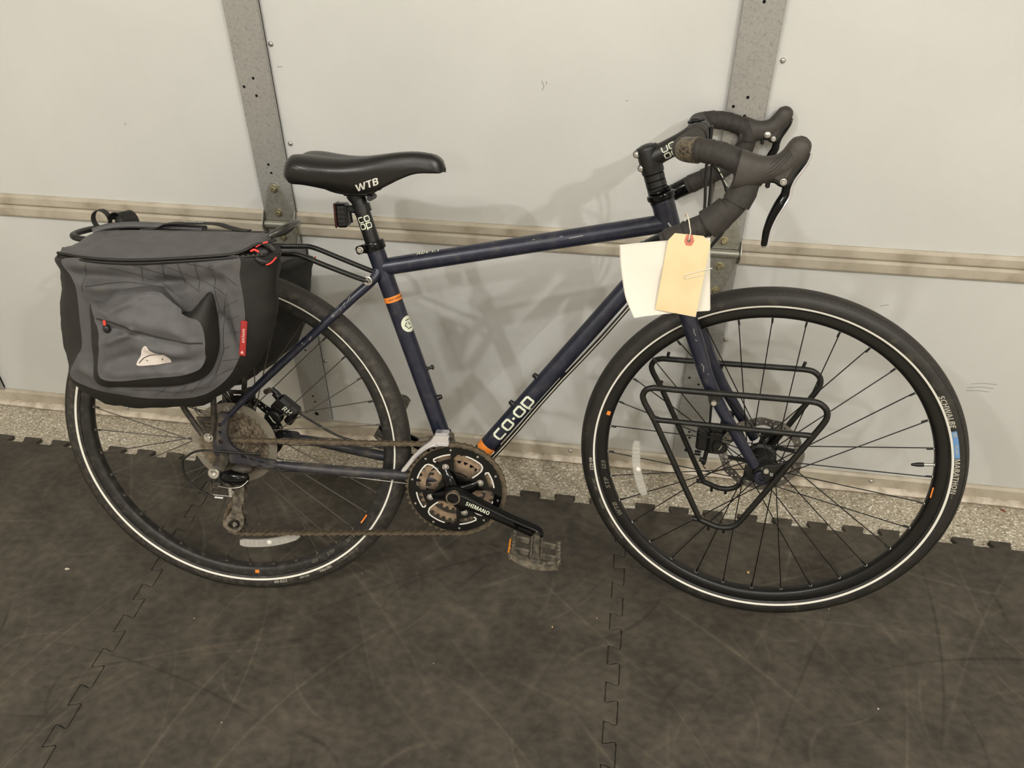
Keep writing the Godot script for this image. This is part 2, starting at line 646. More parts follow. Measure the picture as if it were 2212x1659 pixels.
	M.shiny_tape = relief(textured(noise_tex(S, 0.04, [Color(0.16, 0.14, 0.12), Color(0.47, 0.42, 0.33), Color(0.28, 0.25, 0.20)], [0.3, 0.6, 0.85], 256, 4, 53), 14.0, 0.25, 0.1), grain, 0.2)
	M.saddle = relief(textured(noise_tex(S, 0.02, [Color(0.055, 0.052, 0.05), Color(0.072, 0.068, 0.065)], [0.3, 0.7], 256, 4, 54), 6.0, 0.34), grain, 0.015)
	M.reflector = plain(Color(0.80, 0.785, 0.755, 0.72), 0.3)
	M.reflector.transparency = BaseMaterial3D.TRANSPARENCY_ALPHA
	M.reflector.clearcoat_enabled = true
	M.red_lens = plain(Color(0.20, 0.05, 0.045), 0.2)
	M.amber = plain(Color(0.90, 0.56, 0.16), 0.25)
	# panniers
	var weave := noise_tex(S, 0.2, [Color(0, 0, 0), Color(1, 1, 1)], [0.0, 1.0], 512, 2, 61)
	M.cloth = relief(textured(noise_tex(S, 0.012, [Color(0.29, 0.283, 0.287), Color(0.33, 0.325, 0.33)], [0.25, 0.75], 512, 5, 62), 4.0, 0.62), weave, 0.02)
	M.cloth_dirty = relief(textured(noise_tex(S, 0.014, [Color(0.31, 0.30, 0.288), Color(0.285, 0.278, 0.28), Color(0.262, 0.258, 0.263)], [0.15, 0.45, 0.85], 512, 5, 63), 4.0, 0.66), weave, 0.02)
	M.cloth_black = relief(textured(noise_tex(S, 0.015, [Color(0.115, 0.104, 0.092), Color(0.072, 0.067, 0.062)], [0.25, 0.7], 512, 5, 64), 4.0, 0.7), weave, 0.02)
	M.crackle = plain(Color(0.15, 0.145, 0.14), 0.7)
	M.zipper = plain(Color(0.055, 0.05, 0.048), 0.5)
	M.red = plain(Color(0.88, 0.25, 0.22), 0.5)
	M.label_red = plain(Color(0.60, 0.13, 0.13), 0.5)
	M.label_print = plain(Color(0.84, 0.70, 0.66), 0.5)
	M.logo = plain(Color(0.84, 0.80, 0.77), 0.3)
	M.paper = plain(Color(0.93, 0.91, 0.865), 0.7)
	M.manila = textured(noise_tex(S, 0.01, [Color(0.91, 0.82, 0.65), Color(0.94, 0.85, 0.68)], [0.3, 0.7], 256, 4, 71), 6.0, 0.7)
	M.tag_ring = plain(Color(0.80, 0.47, 0.40), 0.7)
	M.string = plain(Color(0.88, 0.84, 0.76), 0.8)


# epoxy floor with flakes of several greys thrown into it
func flake_texture() -> ImageTexture:
	var im := Image.create(1024, 1024, false, Image.FORMAT_RGB8)
	im.fill(Color(0.68, 0.64, 0.57))
	var r := RandomNumberGenerator.new()
	r.seed = 5
	var tones := [Color(0.90, 0.88, 0.82), Color(0.80, 0.775, 0.71), Color(0.55, 0.51, 0.43), Color(0.70, 0.66, 0.575), Color(0.95, 0.94, 0.90), Color(0.45, 0.41, 0.345), Color(0.75, 0.72, 0.65), Color(0.66, 0.63, 0.565)]
	for k in 11000:
		var c: Color = tones[r.randi() % tones.size()]
		var x := r.randi() % 1024
		var y := r.randi() % 1024
		var w := r.randi_range(4, 17)
		var h := r.randi_range(4, 12)
		var lean := r.randf_range(-0.8, 0.8)
		for j in h:
			var sh := int(j * lean)
			im.fill_rect(Rect2i((x + sh) % 1010, mini(y + j, 1023), maxi(1, w - absi(j - h / 2)), 1), c)
	return ImageTexture.create_from_image(im)


func mat_texture() -> ImageTexture:
	var W := 2048
	var H := 1024
	var f := FastNoiseLite.new()
	f.seed = 4
	f.frequency = 0.009
	f.fractal_octaves = 5
	var f2 := FastNoiseLite.new()
	f2.seed = 9
	f2.frequency = 0.05
	f2.fractal_octaves = 3
	var val := PackedFloat32Array()
	val.resize(W * H)
	for y in H:
		for x in W:
			val[y * W + x] = 0.42 + 0.26 * f.get_noise_2d(x, y) + 0.20 * f2.get_noise_2d(x, y * 1.4)
	var r := RandomNumberGenerator.new()
	r.seed = 12
	# scuffs: long thin drags, short broad smears and curved rubs
	for k in 1500:
		var p := Vector2(r.randf() * W, r.randf() * H)
		var a := r.randf() * TAU
		var long := r.randf() < 0.14
		var length := r.randf_range(160, 560) if long else r.randf_range(25, 150)
		var bend := r.randf_range(-0.002, 0.002) if long else r.randf_range(-0.02, 0.02)
		var width := r.randf_range(0.8, 2.2) if long else r.randf_range(1.0, 7.0)
		var power := r.randf_range(0.10, 0.48) * (0.45 if width > 3.0 else 1.0)
		if r.randf() < 0.18:
			power = -power
		var s := 0.0
		while s < length:
			var fade := sin(PI * s / length) * power
			var wr := int(ceil(width * 1.6))
			var side := Vector2(-sin(a), cos(a))
			for q in range(-wr, wr + 1):
				var c := p + side * q
				var xi := int(c.x)
				var yi := int(c.y)
				if xi >= 0 and yi >= 0 and xi < W and yi < H:
					val[yi * W + xi] += fade * exp(-q * q / (width * width)) * 0.6
			p += Vector2(cos(a), sin(a))
			a += bend
			s += 1.0
	var data := PackedByteArray()
	data.resize(W * H * 3)
	var lo := Color(0.165, 0.15, 0.134)
	var hi := Color(0.40, 0.375, 0.325)
	for i in W * H:
		var c := lo.lerp(hi, clampf(val[i], 0.0, 1.25))
		data[i * 3] = int(c.r * 255)
		data[i * 3 + 1] = int(c.g * 255)
		data[i * 3 + 2] = int(c.b * 255)
	return ImageTexture.create_from_image(Image.create_from_data(W, H, false, Image.FORMAT_RGB8, data))


# grooves of the tyre's tread: a wavy line and slanting cuts, u runs round the wheel, v across
func tread_texture() -> ImageTexture:
	var im := Image.create(256, 256, false, Image.FORMAT_L8)
	for y in 256:
		for x in 256:
			var u := x / 256.0
			var w := absf(y / 255.0 - 0.5) * 2.0
			var h := 0.8
			var centre := 0.16 + 0.05 * absf(fposmod(u * 2, 1.0) * 2 - 1)
			if absf(w - centre) < 0.03:
				h = 0.1
			var edge := 0.62 + 0.10 * absf(fposmod(u * 2, 1.0) - 0.5) * 2.0
			if absf(w - edge) < 0.03:
				h = 0.0
			if w > 0.28 and w < edge and absf(fposmod(u * 2 + w * 1.1, 1.0) - 0.5) < 0.06:
				h = 0.05
			if w >= edge and w < 0.95 and absf(fposmod(u * 4 - w * 0.8, 1.0) - 0.5) < 0.08:
				h = 0.35
			im.set_pixel(x, y, Color(h, h, h))
	return ImageTexture.create_from_image(im)


# ---------------------------------------------------------------- the garage

func slab(called: String, c: Vector3, size: Vector3, m: Material) -> void:
	var g := Geo.new()
	g.box(c, size, 0.002)
	tag(put(g, called, m), "", "", "", "structure")


func build_room() -> void:
	slab("floor", Vector3(0.5, -0.062, 3.2), Vector3(6.4, 0.1, 7.0), M.concrete)
	slab("ceiling", Vector3(0.5, 2.75, 3.2), Vector3(6.4, 0.1, 7.0), M.ceiling)
	slab("wall_left", Vector3(-2.65, 1.34, 3.2), Vector3(0.1, 2.72, 7.0), M.wall)
	slab("wall_right", Vector3(3.65, 1.34, 3.2), Vector3(0.1, 2.72, 7.0), M.wall)
	slab("wall_rear", Vector3(0.5, 1.34, 6.65), Vector3(6.2, 2.72, 0.1), M.wall)
	slab("wall_front", Vector3(0.5, 2.59, -0.02), Vector3(6.2, 0.22, 0.12), M.wall)
	slab("trim_1", Vector3(-2.38, 1.23, 0.02), Vector3(0.44, 2.50, 0.12), M.wall)
	slab("trim_2", Vector3(3.42, 1.23, 0.02), Vector3(0.36, 2.50, 0.12), M.wall)


func hex(g: Geo, at: Vector3, r: float, h: float, axis := Vector3(0, 0, 1)) -> void:
	var xf := along(at, axis)
	g.lathe([Vector2(r * 1.5, 0), Vector2(r * 1.5, h * 0.25), Vector2(r * 1.05, h * 0.3)], xf, 16)
	g.lathe([Vector2(r, h * 0.2), Vector2(r, h * 0.85), Vector2(r * 0.86, h), Vector2(r * 0.3, h), Vector2(r * 0.25, h * 0.85), Vector2(0, h * 0.85)], xf, 6)


func build_door() -> void:
	var door := branch("door_1", self)
	tag(door, "", "", "", "structure")
	var x0 := -2.15
	var x1 := 3.24
	var joints := [-0.012, 0.6135, 1.2375, 1.8615, 2.47]
	for i in 4:
		var lo: float = joints[i]
		var hi: float = joints[i + 1]
		var g := Geo.new()
		g.box(Vector3((x0 + x1) / 2, (lo + hi) / 2, -0.022), Vector3(x1 - x0, hi - lo - 0.002, 0.044), 0.001)
		put(g, "panel", M.skin, door)
		# folded rails along the section's lower and upper edge
		var b := Geo.new()
		var rail_h := 0.0465 if i == 0 else 0.0252
		var base := lo + (0.003 if i == 0 else 0.0008)
		rail(b, x0, x1, base, base + rail_h, 0.010)
		put(b, "rail", M.rail, door)
		var t := Geo.new()
		rail(t, x0, x1, hi - 0.0288, hi - 0.0008, 0.010)
		put(t, "rail", M.rail, door)
		for sx in [-1.04, -0.0495, 0.9315, 1.912]:
			stile(door, sx, lo, hi, i)
	for jy in [0.6135, 1.2375, 1.8615]:
		for sx in [-0.0495, 0.9315]:
			hinge(door, sx, jy)
	# the rubber bulb under the door
	var s := Geo.new()
	var rows := []
	for w in 13:
		var a := PI * 2 * w / 12.0
		rows.append(Vector3(0, -0.004 + 0.0085 * sin(a), 0.010 + 0.015 * cos(a)))
	var ends := []
	for k in 60:
		var x := lerpf(x0, x1, k / 59.0)
		var row := PackedVector3Array()
		for p: Vector3 in rows:
			row.append(p + Vector3(x, 0.0012 * sin(x * 9.0) + 0.0006 * sin(x * 31.0), 0))
		ends.append(row)
	s.grid(ends, false, false)
	put(s, "bottom_seal", M.seal, door)
	# screws beside the stiles and along the bottom rail
	for q in [[-0.005, 0.993], [0.0, 0.794], [0.983, 0.993], [-0.007, 0.232], [0.974, 0.391]]:
		dome_screw(door, Vector3(q[0], q[1], 0.0), 0.0052)
	for q in [[0.636, 0.022], [1.386, 0.021], [-0.352, 0.017], [-0.624, 0.017]]:
		dome_screw(door, Vector3(q[0], q[1], 0.0100), 0.006)
	# marks rubbed into the paint
	var marks := [[[1.521, 0.326], [1.547, 0.331], [1.576, 0.33]], [[1.518, 0.316], [1.545, 0.32], [1.573, 0.319]], [[1.518, 0.307], [1.541, 0.31], [1.567, 0.309]], [[-0.377, 0.816], [-0.376, 0.822]], [[0.54, 0.942], [0.545, 0.932], [0.541, 0.924]], [[0.549, 0.941], [0.55, 0.935]], [[0.705, 0.91], [0.709, 0.912]], [[1.281, 0.505], [1.291, 0.509], [1.298, 0.509]], [[-0.001, 0.95], [0.007, 0.95], [0.012, 0.951]], [[-0.68, 0.314], [-0.645, 0.318], [-0.619, 0.317]]]
	for line in marks:
		var g := Geo.new()
		var pts := []
		for q in line:
			pts.append(Vector2(q[0], q[1]))
		g.strokes([pts], 0.0016, func(p: Vector3) -> Vector3: return Vector3(p.x, p.y, 0.0003), 1.0, Vector3(0, 0, 1))
		put(g, "scuff_mark", M.scuff, door)


func rail(g: Geo, x0: float, x1: float, y0: float, y1: float, d: float) -> void:
	var prof := [Vector2(y0, 0.0), Vector2(y0, d * 0.75), Vector2(y0 + 0.004, d), Vector2(y1 - 0.006, d), Vector2(y1, d * 0.45), Vector2(y1, 0.0)]
	for i in prof.size() - 1:
		var a: Vector2 = prof[i]
		var b: Vector2 = prof[i + 1]
		var dd := (b - a).normalized()
		g.quad(Vector3(x0, a.x, a.y), Vector3(x1, a.x, a.y), Vector3(x1, b.x, b.y), Vector3(x0, b.x, b.y), Vector3(0, -dd.y, dd.x))


func stile(door: Node3D, x: float, lo: float, hi: float, i: int) -> void:
	var w := 0.0355
	var d := 0.013
	var y0 := lo + (0.052 if i == 0 else 0.024)
	var y1 := hi - 0.024
	var holes := []
	var rel := []
	if absf(x) < 0.1 or absf(x - 0.93) < 0.1:
		rel = [[-0.001, 0.3155], [-0.0245, 0.298], [-0.001, 0.281], [-0.001, 0.1175], [-0.001, 0.4775], [-0.003, 0.077], [-0.004, 0.136]]
	for q in rel:
		var c := Vector2(x + q[0], lo + q[1])
		if c.y > y0 + 0.01 and c.y < y1 - 0.01:
			holes.append(circle(c, 0.0031 if q[1] > 0.1 else 0.006, 12))
	var g := Geo.new()
	var out := PackedVector2Array([Vector2(x - w, y0), Vector2(x + w, y0), Vector2(x + w, y1), Vector2(x - w, y1)])
	g.plate(out, holes, 0.0014, Transform3D(Basis(), Vector3(0, 0, d - 0.0014)))
	# the folded flanges, with the small rounding at the fold
	for s in [-1.0, 1.0]:
		g.quad(Vector3(x + s * w, y0, d - 0.0014), Vector3(x + s * w, y1, d - 0.0014), Vector3(x + s * (w + 0.0016), y1, d - 0.004), Vector3(x + s * (w + 0.0016), y0, d - 0.004), Vector3(s, 0, 1))
		g.quad(Vector3(x + s * (w + 0.0016), y0, d - 0.004), Vector3(x + s * (w + 0.0016), y1, d - 0.004), Vector3(x + s * (w + 0.0016), y1, d - 0.0065), Vector3(x + s * (w + 0.0016), y0, d - 0.0065), Vector3(s, 0, 0))
	put(g, "stile", M.galv, door)
	if true:
		var b := Geo.new()
		b.box(Vector3(x, (y0 + y1) / 2, 0.0045), Vector3(w * 2.0, y1 - y0 - 0.004, 0.011), 0.0002)
		put(b, "stile_core", M.hole, door)


func hinge(door: Node3D, x: float, y: float) -> void:
	var h := branch("hinge", door, Transform3D(Basis(), Vector3(x, y, 0.0)))
	var d := 0.0135
	var up := Geo.new()
	up.plate(PackedVector2Array([Vector2(-0.033, 0.008), Vector2(0.033, 0.008), Vector2(0.033, 0.028), Vector2(0.013, 0.091), Vector2(0.006, 0.098), Vector2(-0.006, 0.098), Vector2(-0.013, 0.091), Vector2(-0.033, 0.028)]), [circle(Vector2(0.002, 0.063), 0.0032, 12)], 0.0022, Transform3D(Basis(), Vector3(0, 0, d)), 1.0, 0.0006)
	put(up, "leaf", M.zinc, h)
	var dn := Geo.new()
	dn.plate(PackedVector2Array([Vector2(-0.033, -0.008), Vector2(-0.033, -0.03), Vector2(-0.013, -0.098), Vector2(-0.006, -0.105), Vector2(0.006, -0.105), Vector2(0.013, -0.098), Vector2(0.033, -0.03), Vector2(0.033, -0.008)]), [circle(Vector2(0.0, -0.048), 0.0032, 12)], 0.0022, Transform3D(Basis(), Vector3(0, 0, d)), 1.0, 0.0006)
	put(dn, "leaf", M.zinc, h)
	var k := Geo.new()
	k.tube([Vector3(-0.034, 0, d + 0.006), Vector3(0.034, 0, d + 0.006)], 0.0085, 16)
	put(k, "knuckle", M.zinc, h)
	for s in [-1.0, 1.0]:
		var e := Geo.new()
		var ear := smooth2([Vector2(0, 0.03), Vector2(0.014, 0.012), Vector2(0.02, -0.002), Vector2(0.012, -0.016), Vector2(0, -0.026)], 4)
		ear.append(Vector2(-0.004, -0.026))
		ear.append(Vector2(-0.004, 0.03))
		e.plate(ear, [circle(Vector2(0.006, 0), 0.0042, 12)], 0.002, Transform3D(Basis(Vector3(0, 0, 1), Vector3(0, 1, 0), Vector3(-1, 0, 0)), Vector3(s * 0.037 + 0.001, 0, d)))
		put(e, "ear", M.zinc, h)
	for by in [0.083, 0.027, -0.032, -0.090]:
		var b := Geo.new()
		hex(b, Vector3(0.0, by, d + 0.002), 0.0062, 0.007)
		put(b, "bolt", M.bolt, h)


func dome_screw(door: Node3D, at: Vector3, r: float) -> void:
	var g := Geo.new()
	g.lathe([Vector2(r, 0), Vector2(r, r * 0.2), Vector2(r * 0.86, r * 0.5), Vector2(r * 0.5, r * 0.72), Vector2(r * 0.22, r * 0.76), Vector2(r * 0.15, r * 0.5), Vector2(0, r * 0.5)], along(at, Vector3(0, 0, 1)), 18)
	put(g, "screw", M.screw, door)


# ---------------------------------------------------------------- mats

# a row of dovetail tabs from a to b, standing out to the right-hand side of the way
func dovetail(a: Vector2, b: Vector2, count: int, phase: float, depth: float) -> PackedVector2Array:
	var out := PackedVector2Array()
	var d := (b - a) / count
	var t := d.normalized()
	var nn := Vector2(t.y, -t.x)
	var p := d.length()
	out.append(a)
	for k in count:
		var c := a + d * (k + phase)
		var neck := p * 0.24
		var head := p * 0.305
		var r := 0.0035
		for q in [[-neck, 0.0], [-neck - 0.001, depth * 0.35], [-head, depth - r * 1.6], [-head + r * 0.3, depth - r * 0.4], [-head + r, depth], [head - r, depth], [head - r * 0.3, depth - r * 0.4], [head, depth - r * 1.6], [neck + 0.001, depth * 0.35], [neck, 0.0]]:
			out.append(c + t * q[0] + nn * q[1])
	out.append(b)
	return out


func reversed2(p: PackedVector2Array) -> PackedVector2Array:
	var q := p.duplicate()
	q.reverse()
	return q


func build_mats() -> void:
	# corners in (x, z); z grows towards the room
	var zf := 0.174
	var zn := 1.165
	var cols := [[-1.275, -1.215], [-0.272, -0.212], [0.7665, 0.7665], [1.766, 1.766]]
	var seams := []
	for c in cols:
		seams.append(dovetail(Vector2(c[0], zf + 0.012), Vector2(c[1], zn), 12, 0.5, 0.0245))
	var names := ["black rubber floor mat at the left under the rear wheel, scuffed grey", "middle black rubber floor mat below the pedals, covered in pale drag marks", "black rubber floor mat at the right under the front wheel, with a worn pale patch"]
	for i in 3:
		var far := dovetail(Vector2(cols[i][0], zf), Vector2(cols[i + 1][0], zf), 12, [0.45, 0.5, 0.82][i] - 0.0, 0.0225)
		if i == 2:
			far = dovetail(Vector2(cols[i][0] + 0.027, zf), Vector2(cols[i + 1][0], zf), 12, 0.5, 0.0225)
		var poly := PackedVector2Array()
		poly.append_array(far)
		poly.append_array(seams[i + 1])
		poly.append_array(reversed2(dovetail(Vector2(cols[i][1], zn), Vector2(cols[i + 1][1], zn), 12, 0.5, 0.0225)))
		poly.append_array(reversed2(seams[i]))
		var small := Geometry2D.offset_polygon(poly, -0.0007)
		var shape: PackedVector2Array = small[0]
		var base := Vector3((cols[i][0] + cols[i + 1][0]) / 2, -0.012, 0.64)
		var o := branch("floor_mat", self, Transform3D(Basis(), base))
		tag(o, names[i], "mat", "interlocking rubber floor mats")
		var g := Geo.new()
		# x, y of the plate are the floor's x and -z
		var flip := PackedVector2Array()
		for q in shape:
			flip.append(Vector2(q.x, -q.y))
		g.plate(flip, [], 0.012, Transform3D(Basis(Vector3(1, 0, 0), Vector3(0, 0, -1), Vector3(0, 1, 0)), -base + Vector3(0, -0.012, 0)), 1.0, 0.0012)
		for k in g.uv.size():
			var w := g.v[k] + base
			g.uv[k] = Vector2((w.x + 1.35) / 3.2, (w.z - 0.05) / 1.6)
		put(g, "mat_sheet", M.mat, o)


# ---------------------------------------------------------------- the bicycle

const WHEEL_Y := 0.348
const FRONT := Vector3(1.0376, 0.348, 0)
const REAR := Vector3(0, 0.348, 0)
const CRANK := Vector3(0.446, 0.28, 0)


func build_bicycle() -> void:
	bike = branch("bicycle", self, bike_at)
	tag(bike, "dark navy touring bicycle with drop bars leaning against the garage door", "bicycle")
	build_frame()
	build_fork()
	build_wheel(true)
	build_wheel(false)
	build_cassette()
	build_crank()
	build_chain()
	build_derailleurs()
	build_pedals()
	build_saddle()
	build_tail_light()
	build_cockpit()
	build_racks()
	build_brakes()
	build_cables()


func steer_part(called: String) -> Node3D:
	return branch(called, bike, steer_at)


# text or lines on a round tube: x along the tube from «at», y round it from the side that faces +z towards «up»
func on_tube(at: Vector3, dir: Vector3, r: float, turn: float) -> Callable:
	var d := dir.normalized()
	var side := (Vector3(0, 0, 1) - d * d.z).normalized()
	var up := side.cross(d)
	return func(p: Vector3) -> Vector3:
		var a := turn + p.y / r
		return at + d * p.x + (side * cos(a) + up * sin(a)) * r


func build_frame() -> void:
	var f := branch("frame", bike)
	var st0 := Vector3(0.4455, 0.28, 0)
	var st1 := Vector3(0.2985, 0.742, 0)
	var ht1 := Vector3(0.8078, 0.838, 0)
	var ht0 := Vector3(0.841, 0.742, 0)
	var hx := (ht0 - ht1).normalized()
	var g := Geo.new()
	g.tube([st0, st0.lerp(st1, 0.5), st1], 0.0163, 28)
	put(g, "seat_tube", M.paint, f)
	g = Geo.new()
	var dt1 := ht1 + hx * 0.068
	g.tube([CRANK, CRANK.lerp(dt1, 0.5), dt1], 0.0172, 28)
	put(g, "down_tube", M.paint, f)
	g = Geo.new()
	g.tube([Vector3(0.313, 0.707, 0), Vector3(0.56, 0.752, 0), ht1 + hx * 0.041], [0.0158, 0.0158, 0.0163], 28)
	put(g, "top_tube", M.paint, f)
	g = Geo.new()
	g.lathe([Vector2(0.0, 0), Vector2(0.0205, 0), Vector2(0.021, 0.002), Vector2(0.0205, 0.005), Vector2(0.0198, 0.008), Vector2(0.0198, 0.092), Vector2(0.0208, 0.096), Vector2(0.0208, 0.101), Vector2(0, 0.101)], along(ht1, hx), 32)
	put(g, "head_tube", M.paint, f)
	g = Geo.new()
	g.tube([Vector3(0.446, 0.28, -0.034), Vector3(0.446, 0.28, 0.034)], 0.021, 28)
	put(g, "bottom_bracket_shell", M.paint_dirty, f)
	for s in [1.0, -1.0]:
		g = Geo.new()
		g.tube(smooth([Vector3(0.306, 0.703, 0.010 * s), Vector3(0.294, 0.684, 0.02 * s), Vector3(0.259, 0.653, 0.032 * s), Vector3(0.199, 0.599, 0.046 * s), Vector3(0.113, 0.521, 0.057 * s), Vector3(0.05, 0.461, 0.063 * s), Vector3(0.001, 0.409, 0.0655 * s)], 5), [0.0095] + spread([0.0085, 0.0082, 0.0078, 0.0045], 30), 18)
		put(g, "seat_stay", M.paint if s > 0 else M.paint_dirty, f)
		g = Geo.new()
		g.tube(smooth([Vector3(0.078, 0.3310, 0.066 * s), Vector3(0.135, 0.321, 0.059 * s), Vector3(0.242, 0.308, 0.045 * s), Vector3(0.335, 0.2985, 0.031 * s), Vector3(0.43, 0.287, 0.020 * s)], 5), spread([0.0032, 0.0094, 0.0105, 0.0105, 0.0100], 21), 18, false, true, 1.0)
		put(g, "chain_stay", M.paint_dirty, f)
		# the forged dropout: an open hoop between the stays, with a relief pocket and holes
		g = Geo.new()
		var hoop := smooth2([Vector2(-0.0115, 0.420), Vector2(0.004, 0.434), Vector2(0.0185, 0.431), Vector2(0.0135, 0.410), Vector2(0.0105, 0.394), Vector2(0.0135, 0.372), Vector2(0.027, 0.357), Vector2(0.054, 0.3445), Vector2(0.082, 0.339), Vector2(0.100, 0.336), Vector2(0.100, 0.3225), Vector2(0.065, 0.3235), Vector2(0.024, 0.3275), Vector2(0.006, 0.331), Vector2(-0.012, 0.338), Vector2(-0.0205, 0.353), Vector2(-0.0165, 0.393)], 4, true)
		var holes := [circle(Vector2(-0.0025, 0.3935), 0.0036, 12), circle(Vector2(-0.0035, 0.374), 0.0048, 14), circle(Vector2(-0.0015, 0.409), 0.0040, 12)]
		for q in [0.032, 0.048, 0.066]:
			holes.append(PackedVector2Array([Vector2(q, 0.3495 - (q - 0.03) * 0.32), Vector2(q + 0.011, 0.3455 - (q - 0.03) * 0.32), Vector2(q + 0.012, 0.3395 - (q - 0.03) * 0.24), Vector2(q + 0.002, 0.3415 - (q - 0.03) * 0.24)]))
		g.plate(hoop, holes, 0.006, Transform3D(Basis(), Vector3(0, 0, 0.063 if s > 0 else -0.069)), 1.0, 0.0)
		put(g, "dropout", M.paint_dirty, f)
		g = Geo.new()
		g.tube([Vector3(0, 0.348, 0.068 * s), Vector3(0, 0.348, 0.073 * s)], 0.0085, 20)
		put(g, "axle_end", M.grime, f)
		g = Geo.new()
		hex(g, Vector3(-0.0225, 0.3855, 0.0765 * s), 0.0060, 0.006, Vector3(0, 0, s))
		put(g, "rack_bolt", M.silver, f)
		g = Geo.new()
		hex(g, Vector3(0.2905, 0.6885, 0.031 * s), 0.0056, 0.008, Vector3(0, 0, s))
		put(g, "rack_bolt", M.silver, f)
	# paper-thin bands and print
	var dd := (dt1 - CRANK).normalized()
	g = Geo.new()
	band(g, CRANK + dd * 0.0925, dd, 0.0175, 0.0145)
	band(g, CRANK + dd * 0.073, dd, 0.0175, 0.004)
	put(g, "orange_band", M.orange, f)
	var sd := (st1 - st0).normalized()
	g = Geo.new()
	band(g, st0 + sd * 0.388, sd, 0.0166, 0.0105)
	put(g, "orange_band", M.orange, f)
	var out := Vector3(0, 0, 1)
	g = Geo.new()
	g.lay_on(print_tris("KEEP EXPLORING", 0.0034, true), on_tube(st0 + sd * 0.388, sd.cross(Vector3(0, 0, 1)) * 1.0, 0.0169, 0.0) if false else wrap_print(st0 + sd * 0.388, sd, 0.01685, 0.9), 0.004, out)
	put(g, "band_print", M.black, f)
	g = Geo.new()
	logo(g, on_tube(CRANK + dd * 0.181, dd, 0.01745, 0.02), 0.0178, 0.0045, 1.0)
	put(g, "lettering", M.letter, f)
	g = Geo.new()
	g.lay_on(print_tris("ADV 1.1", 0.0085, true, 0.15), on_tube(Vector3(0.40, 0.7232, 0), Vector3(0.247, 0.045, 0), 0.01605, 1.32), 0.004, Vector3(0, 1, 0.4))
	put(g, "model_print", M.letter, f)
	# round white sticker on the front of the seat tube
	g = Geo.new()
	var disc := PackedVector3Array()
	var rim_pts := circle(Vector2.ZERO, 0.0155, 28)
	for i in 28:
		var a := rim_pts[i]
		var b := rim_pts[(i + 1) % 28]
		disc.append_array([Vector3.ZERO, Vector3(a.x, a.y, 0), Vector3(b.x, b.y, 0)])
	g.lay_on(disc, on_tube(st0 + sd * 0.335, sd, 0.0166, -1.05), 0.004, Vector3(1, 0, 1))
	put(g, "sticker", M.letter, f)
	g = Geo.new()
	g.strokes([[Vector2(-0.006, 0.005), Vector2(-0.001, 0.009), Vector2(0.004, 0.004)], [Vector2(-0.003, -0.003), Vector2(0.003, 0.001)], [Vector2(-0.008, -0.005), Vector2(-0.008, 0.006)], [Vector2(0.008, -0.006), Vector2(0.008, 0.005)]], 0.0016, on_tube(st0 + sd * 0.335, sd, 0.0169, -1.05), 0.004, Vector3(1, 0, 1))
	put(g, "sticker_print", M.black, f)
	# bottle bosses with their bolts
	for q in [[Vector3(0.389, 0.513, 0), Vector3(0.953, 0.303, 0), 0.013], [Vector3(0.4115, 0.455, 0), Vector3(0.953, 0.303, 0), 0.005], [Vector3(0.6085, 0.4955, 0), Vector3(-0.786, 0.618, 0), 0.005], [Vector3(0.564, 0.4385, 0), Vector3(-0.786, 0.618, 0), 0.005]]:
		g = Geo.new()
		var ax: Vector3 = q[1]
		var foot: Vector3 = q[0] + ax * (-0.0015 if ax.x > 0 else 0.0150)
		var hgt: float = q[2]
		g.lathe([Vector2(0.0058, -0.003), Vector2(0.0052, 0.0016), Vector2(0.0028, 0.0018), Vector2(0.0028, hgt - 0.003), Vector2(0.0048, hgt - 0.003), Vector2(0.0048, hgt), Vector2(0.003, hgt + 0.0012), Vector2(0.0022, hgt - 0.001), Vector2(0, hgt - 0.001)], along(foot, ax), 14)
		put(g, "bottle_boss", M.satin, f)
	# paint chips on the head tube, seat stay and top tube
	g = Geo.new()
	var ch := on_tube(ht1 + hx * 0.05, -hx, 0.02, 0.0)
	g.strokes([[Vector2(0.013, 0.002), Vector2(0.006, -0.001), Vector2(0.001, 0.0005)]], 0.003, ch, 0.004, out)
	g.strokes([[Vector2(-0.002, 0.013), Vector2(-0.012, -0.001)], [Vector2(-0.006, -0.006), Vector2(-0.014, -0.009)], [Vector2(0.004, -0.012), Vector2(-0.004, -0.014)]], 0.0014, ch, 0.004, out)
	var tc := on_tube(Vector3(0.62, 0.7635, 0), Vector3(0.247, 0.045, 0), 0.0163, 0.0)
	g.strokes([[Vector2(0.03, 0.002), Vector2(0.055, 0.003)], [Vector2(-0.035, 0.009), Vector2(-0.03, 0.010)], [Vector2(0.014, 0.007), Vector2(0.02, 0.0075)]], 0.0011, tc, 0.004, out)
	var sc := on_tube(Vector3(0.216, 0.614, 0.042), Vector3(0.1, 0.0905, -0.018), 0.0085, 0.0)
	for k in 26:
		var x := rng.randf_range(-0.07, 0.065)
		var y := rng.randf_range(-0.002, 0.009)
		g.strokes([[Vector2(x, y), Vector2(x + rng.randf_range(0.002, 0.007), y + rng.randf_range(-0.001, 0.002))]], rng.randf_range(0.0006, 0.0014), sc, 0.004, out)
	put(g, "paint_chips", M.scuff, f)
	# seat collar with its pinch bolt
	var c := branch("seat_collar", bike)
	g = Geo.new()
	g.lathe([Vector2(0.0165, -0.008), Vector2(0.0195, -0.008), Vector2(0.0205, -0.006), Vector2(0.0205, 0.006), Vector2(0.0195, 0.008), Vector2(0.0150, 0.008)], along(st1 + sd * 0.004, sd), 32)
